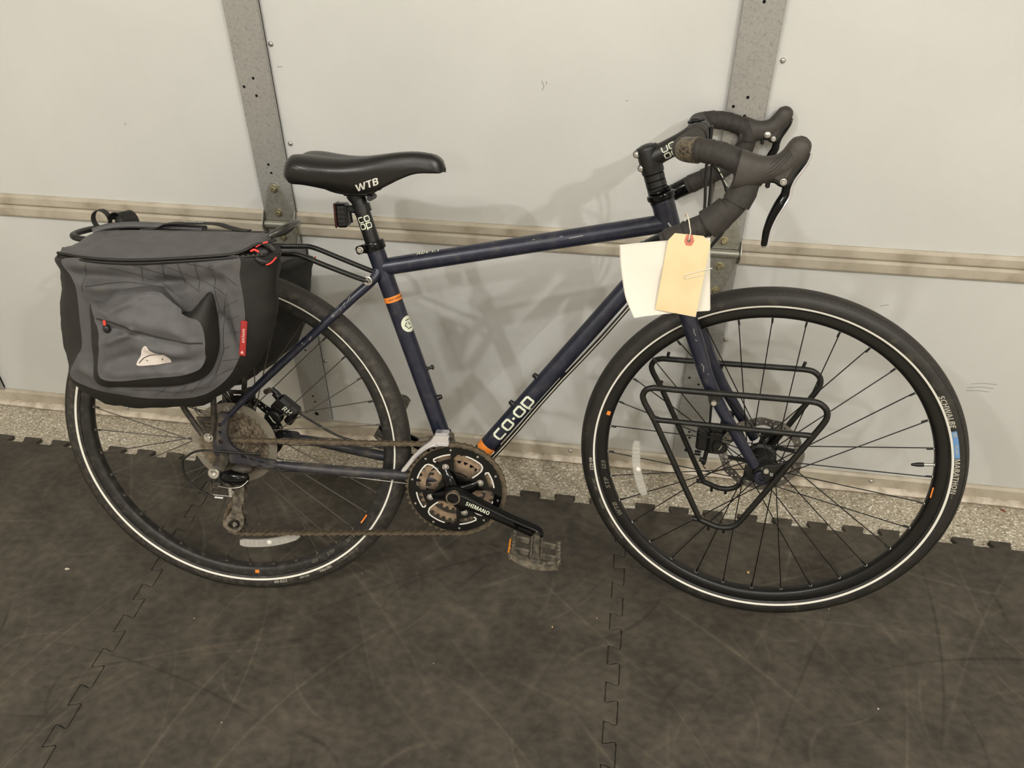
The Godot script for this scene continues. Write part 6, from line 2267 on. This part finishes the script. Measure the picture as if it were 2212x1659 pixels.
func pannier(s: float) -> void:
	var base := Vector3(-0.03, 0.48, 0.12 * s)
	var slip := Vector3.ZERO if s > 0 else Vector3(-0.048, -0.068, 0)
	# everything below is worked out for the near bag and mirrored across the wheel for the far one
	var flip := Transform3D(Basis(Vector3(1, 0, 0), Vector3(0, 1, 0), Vector3(0, 0, s)), Vector3(0, 0, 0))
	var o := branch("pannier", self, bike_at * Transform3D(Basis(), base))
	tag(o, "grey and black pannier with a front pocket and white fin mark, on the near side" if s > 0 else "black pannier hanging on the far side of the rear wheel, mostly hidden", "bag", "pair of rear panniers")
	var done := func(g: Geo, called: String, m: Material, parent: Node) -> MeshInstance3D:
		for i in g.v.size():
			g.v[i] = flip * g.v[i] - base + slip
			g.n[i] = flip.basis * g.n[i]
		if s < 0:
			for i in range(0, g.ix.size(), 3):
				var t := g.ix[i + 1]
				g.ix[i + 1] = g.ix[i + 2]
				g.ix[i + 2] = t
		return put(g, called, m, parent)
	var front := shaped(BAG_FRONT, 0.195)
	var mid := shaped(BAG_MID, 0.16)
	var centre := Vector2(-0.035, 0.63)
	var rows := []
	var waves := FastNoiseLite.new()
	waves.seed = 3
	waves.frequency = 9.0
	for q in [[0.0, 1.0, 0.066, 0.93], [0.0, 1.0, 0.070, 0.965], [0.0, 1.0, 0.10, 1.0], [0.0, 1.0, 0.14, 1.005], [0.0, 1.0, 0.16, 1.0], [0.35, 0.65, 0.176, 1.0], [0.7, 0.3, 0.188, 1.0], [1.0, 0.0, 0.1955, 1.0]]:
		var row := PackedVector3Array()
		for i in front.size():
			var p: Vector3 = front[i] * q[0] + mid[i] * q[1]
			var xy: Vector2 = centre + (Vector2(p.x, p.y) - centre) * q[3]
			var w: float = waves.get_noise_3d(xy.x * 1.4, xy.y * 1.4, q[2] * 2.0) * 0.008 * (1.0 - q[0])
			if xy.x > centre.x:
				xy.x -= (0.16 - minf(q[2], 0.16)) * 0.30 * clampf((xy.x - centre.x) / 0.1, 0.0, 1.0)
			if p.y > 0.735:
				w *= 0.2
			xy += (xy - centre).normalized() * w
			row.append(Vector3(xy.x, xy.y, q[2]))
		rows.append(row)
	var g := Geo.new()
	g.grid(rows, true, false)
	done.call(g, "side_gusset", M.cloth_black, o)
	var ol := PackedVector2Array()
	for p: Vector3 in front:
		ol.append(Vector2(p.x, p.y))
	g = panel(ol, 26, func(p: Vector2, t: float) -> float: return lerpf(bag_surface(p.x, p.y), 0.1955, pow(t, 10.0)))
	done.call(g, "front_panel", M.cloth_dirty, o)
	var bk := PackedVector2Array()
	for p: Vector3 in rows[0]:
		bk.append(Vector2(p.x, p.y))
	g = panel(bk, 3, func(_p: Vector2, _t: float) -> float: return 0.066)
	done.call(g, "back_panel", M.cloth_black, o)
	# lid: from the zip along the front edge up to the carrier
	var fe := smooth([Vector3(-0.179, 0.7545, 0.178), Vector3(-0.117, 0.7515, 0.196), Vector3(-0.04, 0.7505, 0.199), Vector3(0.06, 0.7575, 0.197), Vector3(0.125, 0.763, 0.192), Vector3(0.162, 0.7635, 0.172), Vector3(0.168, 0.757, 0.145)], 6)
	var be := smooth([Vector3(-0.208, 0.748, 0.090), Vector3(-0.188, 0.7665, 0.068), Vector3(-0.150, 0.7725, 0.058), Vector3(-0.02, 0.7745, 0.054), Vector3(0.075, 0.7745, 0.054), Vector3(0.126, 0.7715, 0.060), Vector3(0.138, 0.757, 0.080)], 6)
	rows = []
	for j in 15:
		var t := j / 14.0
		var row := PackedVector3Array()
		for i in fe.size():
			var u := float(i) / (fe.size() - 1)
			var p: Vector3 = fe[i].lerp(be[i], t)
			var dome := 0.010 * sin(PI * t) * pow(sin(PI * clampf(u, 0.02, 0.98)), 0.4)
			dome += 0.0025 * sin(u * 21.0 + t * 5.0) * sin(PI * t) + waves.get_noise_2d(u * 0.5, t * 0.3) * 0.006 * sin(PI * t)
			# the mouth gapes a little near the open end of the zip
			var gape := 0.013 * exp(-pow((u - 0.79) / 0.085, 2.0)) * (1.0 - t) * (1.0 - t)
			row.append(p + Vector3(0, dome + gape, -gape * 0.5))
		rows.append(row)
	g = Geo.new()
	g.grid(rows, false, false)
	done.call(g, "lid", M.cloth, o)
	var zp := branch("zip", o)
	var fz: Array = rows[0]
	g = Geo.new()
	g.tube(fz.map(func(p: Vector3) -> Vector3: return p + Vector3(0, 0.0006, 0.0012)), 0.0026, 8)
	done.call(g, "upper_tape", M.zipper, zp)
	g = Geo.new()
	g.tube(fe.map(func(p: Vector3) -> Vector3: return p + Vector3(0, -0.0042, 0.0022)), 0.0024, 8)
	done.call(g, "lower_tape", M.zipper, zp)
	g = Geo.new()
	for k in 30:
		var i := int(lerpf(24, fe.size() - 7, k / 29.0))
		g.box(fe[i] + Vector3(0.001 * (k % 3), -0.002, 0.003), Vector3(0.0011, 0.002, 0.0012), 0.0003)
	done.call(g, "zip_teeth", M.tire_dim, zp)
	g = Geo.new()
	g.tube(smooth([Vector3(0.150, 0.7725, 0.178), Vector3(0.158, 0.777, 0.172), Vector3(0.168, 0.7795, 0.165)], 4), 0.0014, 8)
	g.tube(smooth([Vector3(0.144, 0.767, 0.184), Vector3(0.150, 0.7695, 0.184), Vector3(0.156, 0.766, 0.182)], 4), 0.0019, 8)
	done.call(g, "pull_cord", M.red, zp)
	g = Geo.new()
	g.tube([Vector3(0.166, 0.7790, 0.166), Vector3(0.177, 0.7815, 0.158)], 0.0024, 10)
	g.tube(smooth([Vector3(0.150, 0.757, 0.184), Vector3(0.164, 0.7495, 0.180), Vector3(0.176, 0.7515, 0.170)], 5), [0.003, 0.0045, 0.0055, 0.006, 0.0062, 0.006, 0.0058, 0.0055, 0.005, 0.004, 0.003], 12)
	done.call(g, "pull_grip", M.zipper, zp)
	g = Geo.new()
	g.tube(smooth([Vector3(0.166, 0.7455, 0.183), Vector3(0.174, 0.7485, 0.181), Vector3(0.1795, 0.7555, 0.172)], 5), 0.0014, 8)
	done.call(g, "pull_ring", M.red, zp)
	# the fold of cloth at the front corner
	g = Geo.new()
	g.ball(Vector3(0.150, 0.758, 0.145), Vector3(0.017, 0.013, 0.030), 10, 16)
	done.call(g, "corner_fold", M.cloth, o)
	# carrying handle and hook straps along the back edge
	g = Geo.new()
	var hp := smooth([Vector3(-0.100, 0.7735, 0.046), Vector3(-0.078, 0.7765, 0.046), Vector3(-0.060, 0.7835, 0.044), Vector3(-0.03, 0.7855, 0.043), Vector3(0.027, 0.7855, 0.043), Vector3(0.050, 0.7805, 0.044), Vector3(0.070, 0.7765, 0.046), Vector3(0.088, 0.7750, 0.046)], 6)
	g.tube(hp, 0.0125, 10, false, true, 0.13, Vector3(0, 1, 0))
	done.call(g, "carry_handle", M.cloth_black, o)
	if s > 0:
		g = Geo.new()
		g.lay_on(stretched(print_tris("AXIOM", 0.006, true), 1.3), func(p: Vector3) -> Vector3: return Vector3(-0.012 + p.x, 0.7878, 0.045 - p.y), 0.02, Vector3(0, 1, 0))
		done.call(g, "handle_print", M.letter, o)
		g = Geo.new()
		var lp := []
		for k in 19:
			var a := deg_to_rad(lerpf(-118.0, 228.0, k / 18.0))
			lp.append(Vector3(-0.190, 0.7845, 0.030) + Vector3(cos(a) * 0.0165, sin(a) * 0.0175, -0.0004 * k))
		g.tube(lp, 0.0095, 10, false, true, 0.14, Vector3(0, 0, 1).cross(Vector3(0, 1, 0)) if false else Vector3.ZERO)
		g = Geo.new()
		ribbon(g, lp, Vector3(0.25, 0, 1), 0.021, 0.0016)
		done.call(g, "strap_loop", M.cloth_black, o)
		g = Geo.new()
		var lp2 := []
		for k in 13:
			var a := deg_to_rad(lerpf(-160.0, 40.0, k / 12.0) * -1.0)
			lp2.append(Vector3(-0.158, 0.7765, 0.012) + Vector3(cos(a) * 0.0155, sin(a) * 0.0205, 0.0))
		ribbon(g, lp2, Vector3(-0.5, 0, 1), 0.030, 0.0018)
		g.ball(Vector3(-0.158, 0.778, 0.012), Vector3(0.0145, 0.0185, 0.013), 8, 14)
		done.call(g, "strap_loop", M.cloth_black, o)
		g = Geo.new()
		g.tube(smooth([Vector3(-0.19, 0.769, 0.056), Vector3(-0.165, 0.7765, 0.045), Vector3(-0.12, 0.7785, 0.034), Vector3(-0.05, 0.776, 0.03), Vector3(0.0, 0.774, 0.03)], 5), 0.012, 12, false, true, 0.5, Vector3(0, 1, 0))
		done.call(g, "inner_flap", M.cloth, o)
		pocket(o, done)
		# printed web of fine dark lines on the front panel
		g = Geo.new()
		var lay := func(p: Vector3) -> Vector3: return Vector3(p.x, p.y, bag_surface(p.x, p.y) + 0.0008)
		var web := [[[-0.05, 0.745], [0.02, 0.722], [0.058, 0.702]], [[0.0, 0.747], [0.055, 0.722], [0.105, 0.700]], [[0.04, 0.750], [0.09, 0.738], [0.122, 0.715]], [[-0.085, 0.737], [-0.03, 0.722], [0.03, 0.690]], [[-0.13, 0.706], [-0.06, 0.714], [0.0, 0.705]], [[0.058, 0.752], [0.056, 0.703]], [[0.03, 0.752], [0.032, 0.712]], [[0.085, 0.752], [0.083, 0.705], [0.09, 0.66]], [[0.005, 0.748], [0.0, 0.718]], [[-0.03, 0.745], [-0.035, 0.715]], [[0.105, 0.70], [0.09, 0.655], [0.085, 0.60]], [[0.12, 0.69], [0.098, 0.68]], [[0.12, 0.665], [0.092, 0.655]], [[0.122, 0.64], [0.09, 0.632]], [[0.118, 0.615], [0.086, 0.607]], [[0.11, 0.59], [0.08, 0.585]], [[0.105, 0.69], [0.108, 0.60]], [[0.1, 0.575], [0.07, 0.560]], [[0.085, 0.602], [0.06, 0.552], [0.02, 0.530]], [[0.07, 0.56], [0.05, 0.536]], [[0.045, 0.553], [0.02, 0.526]], [[0.015, 0.540], [-0.01, 0.520]], [[-0.02, 0.535], [-0.045, 0.517]], [[0.05, 0.54], [0.0, 0.529], [-0.08, 0.527]], [[-0.12, 0.745], [-0.135, 0.715], [-0.142, 0.68]]]
		for line in web:
			var pts := []
			for q in line:
				pts.append(Vector3(q[0], q[1], 0))
			var l2 := []
			for p: Vector3 in smooth(pts, 8):
				l2.append(Vector2(p.x, p.y))
			g.strokes([l2], 0.0008, lay, 0.008, Vector3(0, 0, 1))
		done.call(g, "printed_web", M.crackle, o)
		# sewn-in red label
		g = Geo.new()
		var ra := Vector3(0.1265, 0.6555, 0.1985)
		var rb := Vector3(0.1165, 0.5965, 0.1985)
		var rd := (ra - rb).normalized()
		var rn := Vector3(rd.y, -rd.x, 0)
		var rx := Transform3D(Basis(rd, -rn, Vector3(0, 0, 1)), (ra + rb) / 2)
		g.box(Vector3.ZERO, Vector3(0.061, 0.0105, 0.0026), 0.0008, rx)
		done.call(g, "sewn_label", M.label_red, o)
		g = Geo.new()
		g.lay_on(stretched(print_tris("axiom", 0.0052, true), 1.25), func(p: Vector3) -> Vector3: return rx * Vector3(p.x + 0.005, p.y, 0.0016), 0.02, Vector3(0, 0, 1))
		g.lay_on(PackedVector3Array([Vector3(-0.026, -0.0028, 0), Vector3(-0.0205, 0.0, 0), Vector3(-0.026, 0.0028, 0)]), func(p: Vector3) -> Vector3: return rx * Vector3(p.x, p.y, 0.0016), 0.02, Vector3(0, 0, 1))
		done.call(g, "label_print", M.label_print, o)
	else:
		g = Geo.new()
		g.tube(smooth([Vector3(0.160, 0.690, 0.150), Vector3(0.168, 0.672, 0.150), Vector3(0.172, 0.654, 0.148)], 4), 0.0035, 8)
		done.call(g, "pull_grip", M.zipper, o)
		g = Geo.new()
		g.tube(smooth([Vector3(0.152, 0.720, 0.145), Vector3(0.158, 0.690, 0.144), Vector3(0.174, 0.662, 0.144)], 4), 0.0017, 8)
		done.call(g, "pull_cord", M.red, o)


# a flat strap along a path; «across» is the way its width runs
func ribbon(g: Geo, path: Array, across: Vector3, width: float, thick: float) -> void:
	var rows := []
	var k := path.size()
	for i in k:
		var t: Vector3 = (path[mini(i + 1, k - 1)] - path[maxi(i - 1, 0)]).normalized()
		var w := (across - t * t.dot(across)).normalized()
		var n := t.cross(w)
		rows.append(PackedVector3Array([path[i] + w * width / 2 + n * thick / 2, path[i] - w * width / 2 + n * thick / 2, path[i] - w * width / 2 - n * thick / 2, path[i] + w * width / 2 - n * thick / 2]))
	for i in k - 1:
		for e in 4:
			var a: Vector3 = rows[i][e]
			var b: Vector3 = rows[i][(e + 1) % 4]
			var c: Vector3 = rows[i + 1][(e + 1) % 4]
			var d: Vector3 = rows[i + 1][e]
			g.quad(a, b, c, d, (a + b) / 2 - path[i])


func pocket(o: Node3D, done: Callable) -> void:
	var bp := shaped(POCKET_BASE, 0.0, 5)
	var fp := shaped(POCKET_FACE, 0.0, 5)
	var n := bp.size()
	var flap_from := int(n * 11.2 / 16.0)
	var rows := []
	var fz := func(p: Vector2) -> float: return 0.2265 + folds(POCKET_FOLDS, p.x, p.y)
	for t in [0.0, 0.2, 0.45, 0.7, 0.9, 1.0]:
		var row := PackedVector3Array()
		for i in n:
			var p := Vector2(bp[i].x, bp[i].y).lerp(Vector2(fp[i].x, fp[i].y), pow(t, 1.3))
			var z0 := bag_surface(bp[i].x, bp[i].y) - 0.002
			var z1: float = fz.call(Vector2(fp[i].x, fp[i].y))
			if i > flap_from and i < n - 4:
				z1 = lerpf(z0 + 0.004, z1, 0.55)
			row.append(Vector3(p.x, p.y, lerpf(z0, z1, pow(t, 0.75)) + 0.0015 * sin(i * 0.9) * t * (1.0 - t)))
		rows.append(row)
	# black gusset round the sides and bottom, grey flap at the top
	var g := Geo.new()
	var side := []
	var top := []
	for row: PackedVector3Array in rows:
		side.append(row.slice(0, flap_from + 1))
		var r := row.slice(flap_from)
		r.append(row[0])
		top.append(r)
	var pk := branch("pocket", o)
	g.grid(side, false, false)
	done.call(g, "pocket_gusset", M.cloth_black, pk)
	g = Geo.new()
	g.grid(top, false, false)
	done.call(g, "pocket_top", M.cloth, pk)
	var face := PackedVector2Array()
	var rim := []
	for i in n:
		face.append(Vector2(fp[i].x, fp[i].y))
		rim.append(rows[5][i].z)
	var mid := Vector2.ZERO
	for q in face:
		mid += q
	mid /= n
	g = Geo.new()
	var fr := []
	for j in 23:
		var t := j / 22.0
		var row := PackedVector3Array()
		for i in n:
			var p := mid.lerp(face[i], t)
			row.append(Vector3(p.x, p.y, lerpf(fz.call(p) + 0.004 * (1.0 - t * t), rim[i], pow(t, 6.0))))
		fr.append(row)
	g.grid(fr, true, false)
	done.call(g, "pocket_face", M.cloth, pk)
	var at := func(p: Vector3) -> Vector3:
		var q := Vector2(p.x, p.y)
		var t := clampf((q - mid).length() / 0.085, 0.0, 1.0)
		return Vector3(p.x, p.y, fz.call(q) + 0.004 * (1.0 - t * t) + 0.0012)
	# the slanting zip and its pull
	g = Geo.new()
	var zl := []
	for p: Vector3 in smooth([Vector3(-0.1035, 0.6605, 0), Vector3(-0.064, 0.652, 0), Vector3(-0.014, 0.636, 0), Vector3(0.035, 0.627, 0), Vector3(0.0665, 0.6245, 0)], 8):
		zl.append(at.call(p) + Vector3(0, 0, -0.0006))
	g.tube(zl, 0.0012, 8)
	done.call(g, "zip_line", M.zipper, pk)
	g = Geo.new()
	g.box(at.call(Vector3(-0.0895, 0.6545, 0)) + Vector3(0, 0, 0.001), Vector3(0.0042, 0.009, 0.0022), 0.0007)
	done.call(g, "zip_tag", M.red, pk)
	g = Geo.new()
	g.ball(at.call(Vector3(-0.0885, 0.6445, 0)) + Vector3(0, 0, 0.003), Vector3(0.0062, 0.0072, 0.0048), 10, 16)
	done.call(g, "zip_knob", M.zipper, pk)
	# reflective mark: a fin over a curved base
	var fin := smooth2([Vector2(-0.0468, 0.5838), Vector2(-0.0452, 0.5930), Vector2(-0.0390, 0.6010), Vector2(-0.0345, 0.6115), Vector2(-0.0285, 0.6185), Vector2(-0.0225, 0.6195), Vector2(-0.0180, 0.6135), Vector2(-0.0115, 0.6085), Vector2(-0.0010, 0.6070), Vector2(0.0055, 0.6040), Vector2(0.0088, 0.5970), Vector2(0.0080, 0.5910), Vector2(0.0040, 0.5885), Vector2(-0.0220, 0.5858)], 4, true)
	var tri := Geometry2D.triangulate_polygon(fin)
	var ft := PackedVector3Array()
	for i in tri:
		ft.append(Vector3(fin[i].x, fin[i].y, 0))
	g = Geo.new()
	g.lay_on(ft, at, 0.006, Vector3(0, 0, 1))
	done.call(g, "reflective_mark", M.logo, pk)
	g = Geo.new()
	var up := func(p: Vector3) -> Vector3: return at.call(p) + Vector3(0, 0, 0.0004)
	g.strokes([[Vector2(-0.0435, 0.5880), Vector2(-0.0395, 0.5925), Vector2(-0.033, 0.5980), Vector2(-0.022, 0.6030), Vector2(-0.0090, 0.6060), Vector2(0.001, 0.6068)]], 0.0013, up, 0.005, Vector3(0, 0, 1))
	g.strokes([[Vector2(-0.0305, 0.5945), Vector2(-0.0275, 0.5935), Vector2(-0.0285, 0.5925)], [Vector2(-0.002, 0.5965), Vector2(-0.0045, 0.5945), Vector2(-0.0025, 0.5985)]], 0.0009, up, 0.005, Vector3(0, 0, 1))
	done.call(g, "mark_line", M.zipper, pk)


# ---------------------------------------------------------------- tag, paper, crumbs

func build_tags() -> void:
	# both hang from the near drop of the handlebar, in a plane turned a little towards the room
	var hang := Vector3(0.814, 0.874, 0.511)
	var nn := Vector3(0.157, 0.098, 0.983).normalized()
	var uu := Vector3(0, 1, 0).cross(nn).normalized()
	var here := Transform3D(Basis(uu, nn.cross(uu), nn), hang)
	var o := branch("paper_sheet", self, here)
	tag(o, "blank white paper sheet, folded once, hanging behind the manila tag", "paper")
	for ply in 2:
		var lft := smooth([Vector3(-0.0941, -0.0222, 0.003), Vector3(-0.0927, -0.0418, 0.0035), Vector3(-0.088, -0.0704, 0.006), Vector3(-0.0812, -0.0999, 0.011), Vector3(-0.0688, -0.1271, 0.017)], 5)
		var rgt := smooth([Vector3(0.0297, -0.0119, 0.004), Vector3(0.0335, -0.0415, 0.0036), Vector3(0.0373, -0.0712, 0.003), Vector3(0.041, -0.099, 0.0035), Vector3(0.0439, -0.1218, 0.004)], 5)
		var rows := []
		for i in lft.size():
			var row := PackedVector3Array()
			for j in 25:
				var t := j / 24.0
				var q: Vector3 = lft[i].lerp(rgt[i], t)
				q.z = lerpf(rgt[i].z, lft[i].z, pow(1.0 - t, 3.0))
				var v := float(i) / (lft.size() - 1)
				q.z += 0.004 * sin(PI * t) * (1.0 - v * 0.6) - 0.0028 * ply
				q.y += 0.0025 * sin(PI * t) * (1.0 - v)
				q.z += 0.0022 * exp(-pow((t - 0.5) / 0.16, 2.0) - pow((v - 0.33) / 0.13, 2.0)) - 0.0013 * exp(-pow((t - 0.62) / 0.12, 2.0) - pow((v - 0.5) / 0.05, 2.0))
				if ply == 1:
					q.x += -0.0012 + 0.003 * t * t
					q.y += 0.0014 - 0.0012 * v
				row.append(q)
			rows.append(row)
		put(sheet(rows, 0.00028), "leaf", M.paper, o)
	var t := branch("manila_tag", self, here)
	tag(t, "buff manila tag with clipped corners and a pink reinforced hole", "tag")
	var outline := PackedVector2Array([Vector2(-0.0380, -0.1159), Vector2(0.0221, -0.1275), Vector2(0.0297, -0.0130), Vector2(0.0183, -0.0036), Vector2(-0.0216, 0.0002), Vector2(-0.0298, -0.0099)])
	var hole := circle(Vector2(-0.0010, -0.0103), 0.0028, 16)
	var g := Geo.new()
	g.plate(outline, [hole], 0.0005, Transform3D(Basis(Vector3(0, 1, 0), -0.03), Vector3(0, 0, 0.0125)))
	put(g, "card", M.manila, t)
	g = Geo.new()
	var patch := PackedVector2Array([Vector2(-0.0050, -0.0017), Vector2(0.0034, -0.0024), Vector2(0.0046, -0.006), Vector2(0.0064, -0.0112), Vector2(0.0034, -0.0178), Vector2(-0.0047, -0.0172), Vector2(-0.0074, -0.011), Vector2(-0.0062, -0.006)])
	g.plate(patch, [hole], 0.0004, Transform3D(Basis(Vector3(0, 1, 0), -0.03), Vector3(0, 0, 0.0130)))
	put(g, "reinforcement", M.tag_ring, t)
	g = Geo.new()
	g.tube(smooth([Vector3(-0.0010, -0.0098, 0.0105), Vector3(-0.0014, -0.0088, 0.0138), Vector3(-0.0012, -0.003, 0.0150), Vector3(-0.0006, 0.003, 0.0150), Vector3(-0.0026, 0.0105, 0.015), Vector3(-0.0036, 0.0165, 0.012), Vector3(-0.004, 0.021, 0.004), Vector3(-0.003, 0.020, -0.012), Vector3(-0.002, 0.010, -0.022), Vector3(0.0, -0.004, -0.012), Vector3(-0.001, -0.0095, 0.004)], 5), 0.0009, 8)
	put(g, "string", M.string, t)
	var c := branch("paper_clip", self, here * Transform3D(Basis(), Vector3(0, 0, 0.0147)))
	tag(c, "white plastic-coated paper clip holding the manila tag to the paper sheet", "paper clip")
	g = Geo.new()
	g.tube(smooth([Vector3(0.0235, -0.0610, 0), Vector3(0.012, -0.0638, 0), Vector3(0.0018, -0.0662, 0), Vector3(-0.0012, -0.0650, 0), Vector3(-0.0010, -0.0615, 0), Vector3(0.0020, -0.0597, 0), Vector3(0.016, -0.0560, 0), Vector3(0.0315, -0.0518, 0.0002), Vector3(0.0350, -0.0512, -0.001), Vector3(0.0372, -0.0535, -0.005), Vector3(0.0345, -0.0565, -0.012), Vector3(0.022, -0.0595, -0.012)], 5), 0.00055, 8)
	put(g, "wire", M.white, c)


func sheet(rows: Array, thick: float) -> Geo:
	var g := Geo.new()
	g.grid(rows, false, false)
	var back := []
	for row: PackedVector3Array in rows:
		var r := PackedVector3Array()
		for q in row:
			r.append(q - Vector3(0, 0, thick))
		back.append(r)
	g.grid(back, false, false, Vector2.ONE, true)
	var loop := []
	var n: int = rows.size()
	var m: int = rows[0].size()
	for j in m:
		loop.append([rows[0][j], back[0][j]])
	for i in n:
		loop.append([rows[i][m - 1], back[i][m - 1]])
	for j in range(m - 1, -1, -1):
		loop.append([rows[n - 1][j], back[n - 1][j]])
	for i in range(n - 1, -1, -1):
		loop.append([rows[i][0], back[i][0]])
	var mid: Vector3 = rows[n / 2][m / 2]
	for k in loop.size() - 1:
		g.quad(loop[k][0], loop[k + 1][0], loop[k + 1][1], loop[k][1], loop[k][0] - mid)
	return g


func build_crumbs() -> void:
	var tan_ := plain(Color(0.80, 0.66, 0.42), 0.8)
	var pale := plain(Color(0.80, 0.77, 0.70), 0.8)
	var rust := plain(Color(0.55, 0.27, 0.18), 0.8)
	crumb(Vector3(1.0620, 0.0000, 0.3370), Vector3(0.004, 0.0012, 0.003), tan_, "leaf_scrap", "tan scrap of leaf on the mat inside the front wheel", "debris")
	crumb(Vector3(0.6500, 0.0000, 0.5470), Vector3(0.0022, 0.001, 0.0015), tan_, "wood_chip", "tiny tan chip on the middle mat below the pedal", "debris")
	crumb(Vector3(-0.4380, 0.0000, 0.5610), Vector3(0.006, 0.0008, 0.003), pale, "paint_flake", "pale flake on the left mat beside the seam", "debris")
	crumb(Vector3(1.2710, 0.0000, 0.6340), Vector3(0.0018, 0.0012, 0.0018), pale, "lint_ball", "single pale lint speck on the right mat, below the front tyre", "debris")
	crumb(Vector3(-0.0920, 0.0000, 0.6410), Vector3(0.0012, 0.0008, 0.0012), pale, "grit", "tiny white grain of grit lying loose on the black rubber mats", "debris", "grains of grit on the mats")
	crumb(Vector3(0.0720, 0.0000, 0.8490), Vector3(0.0012, 0.0008, 0.0012), pale, "grit", "tiny white grain of grit lying loose on the black rubber mats", "debris", "grains of grit on the mats")
	crumb(Vector3(0.2170, 0.0000, 0.4710), Vector3(0.001, 0.0008, 0.001), pale, "grit", "tiny white grain of grit lying loose on the black rubber mats", "debris", "grains of grit on the mats")
	crumb(Vector3(0.4280, 0.0000, 0.6680), Vector3(0.001, 0.0007, 0.001), pale, "grit", "tiny white grain of grit lying loose on the black rubber mats", "debris", "grains of grit on the mats")
	crumb(Vector3(0.7390, 0.0000, 0.5110), Vector3(0.0012, 0.0008, 0.001), pale, "grit", "tiny white grain of grit lying loose on the black rubber mats", "debris", "grains of grit on the mats")
	crumb(Vector3(1.2210, 0.0000, 0.4120), Vector3(0.0006, 0.0008, 0.002), pale, "grit", "tiny white grain of grit lying loose on the black rubber mats", "debris", "grains of grit on the mats")
	crumb(Vector3(-0.0720, 0.0000, 0.3640), Vector3(0.001, 0.0007, 0.001), pale, "grit", "tiny white grain of grit lying loose on the black rubber mats", "debris", "grains of grit on the mats")
	crumb(Vector3(1.6960, -0.0120, 0.0320), Vector3(0.007, 0.0012, 0.0035), rust, "rust_flake", "rust red flake on the speckled floor strip beside the door", "debris")


func crumb(at: Vector3, size: Vector3, m: Material, called: String, label: String, category: String, group := "") -> void:
	var g := Geo.new()
	var rows := []
	for j in 7:
		var a := PI * j / 6.0
		var row := PackedVector3Array()
		for i in 10:
			var w := TAU * i / 10.0
			var k := 1.0 + 0.22 * sin(i * 2.3 + j) * sin(a)
			row.append(Vector3(sin(a) * cos(w) * k, 1.0 - cos(a), sin(a) * sin(w) * k) * size)
		rows.append(row)
	g.grid(rows, true, false, Vector2.ONE, true)
	var o := put(g, called, m)
	o.position = at
	o.rotation.y = at.x * 7.0
	tag(o, label, category, group)
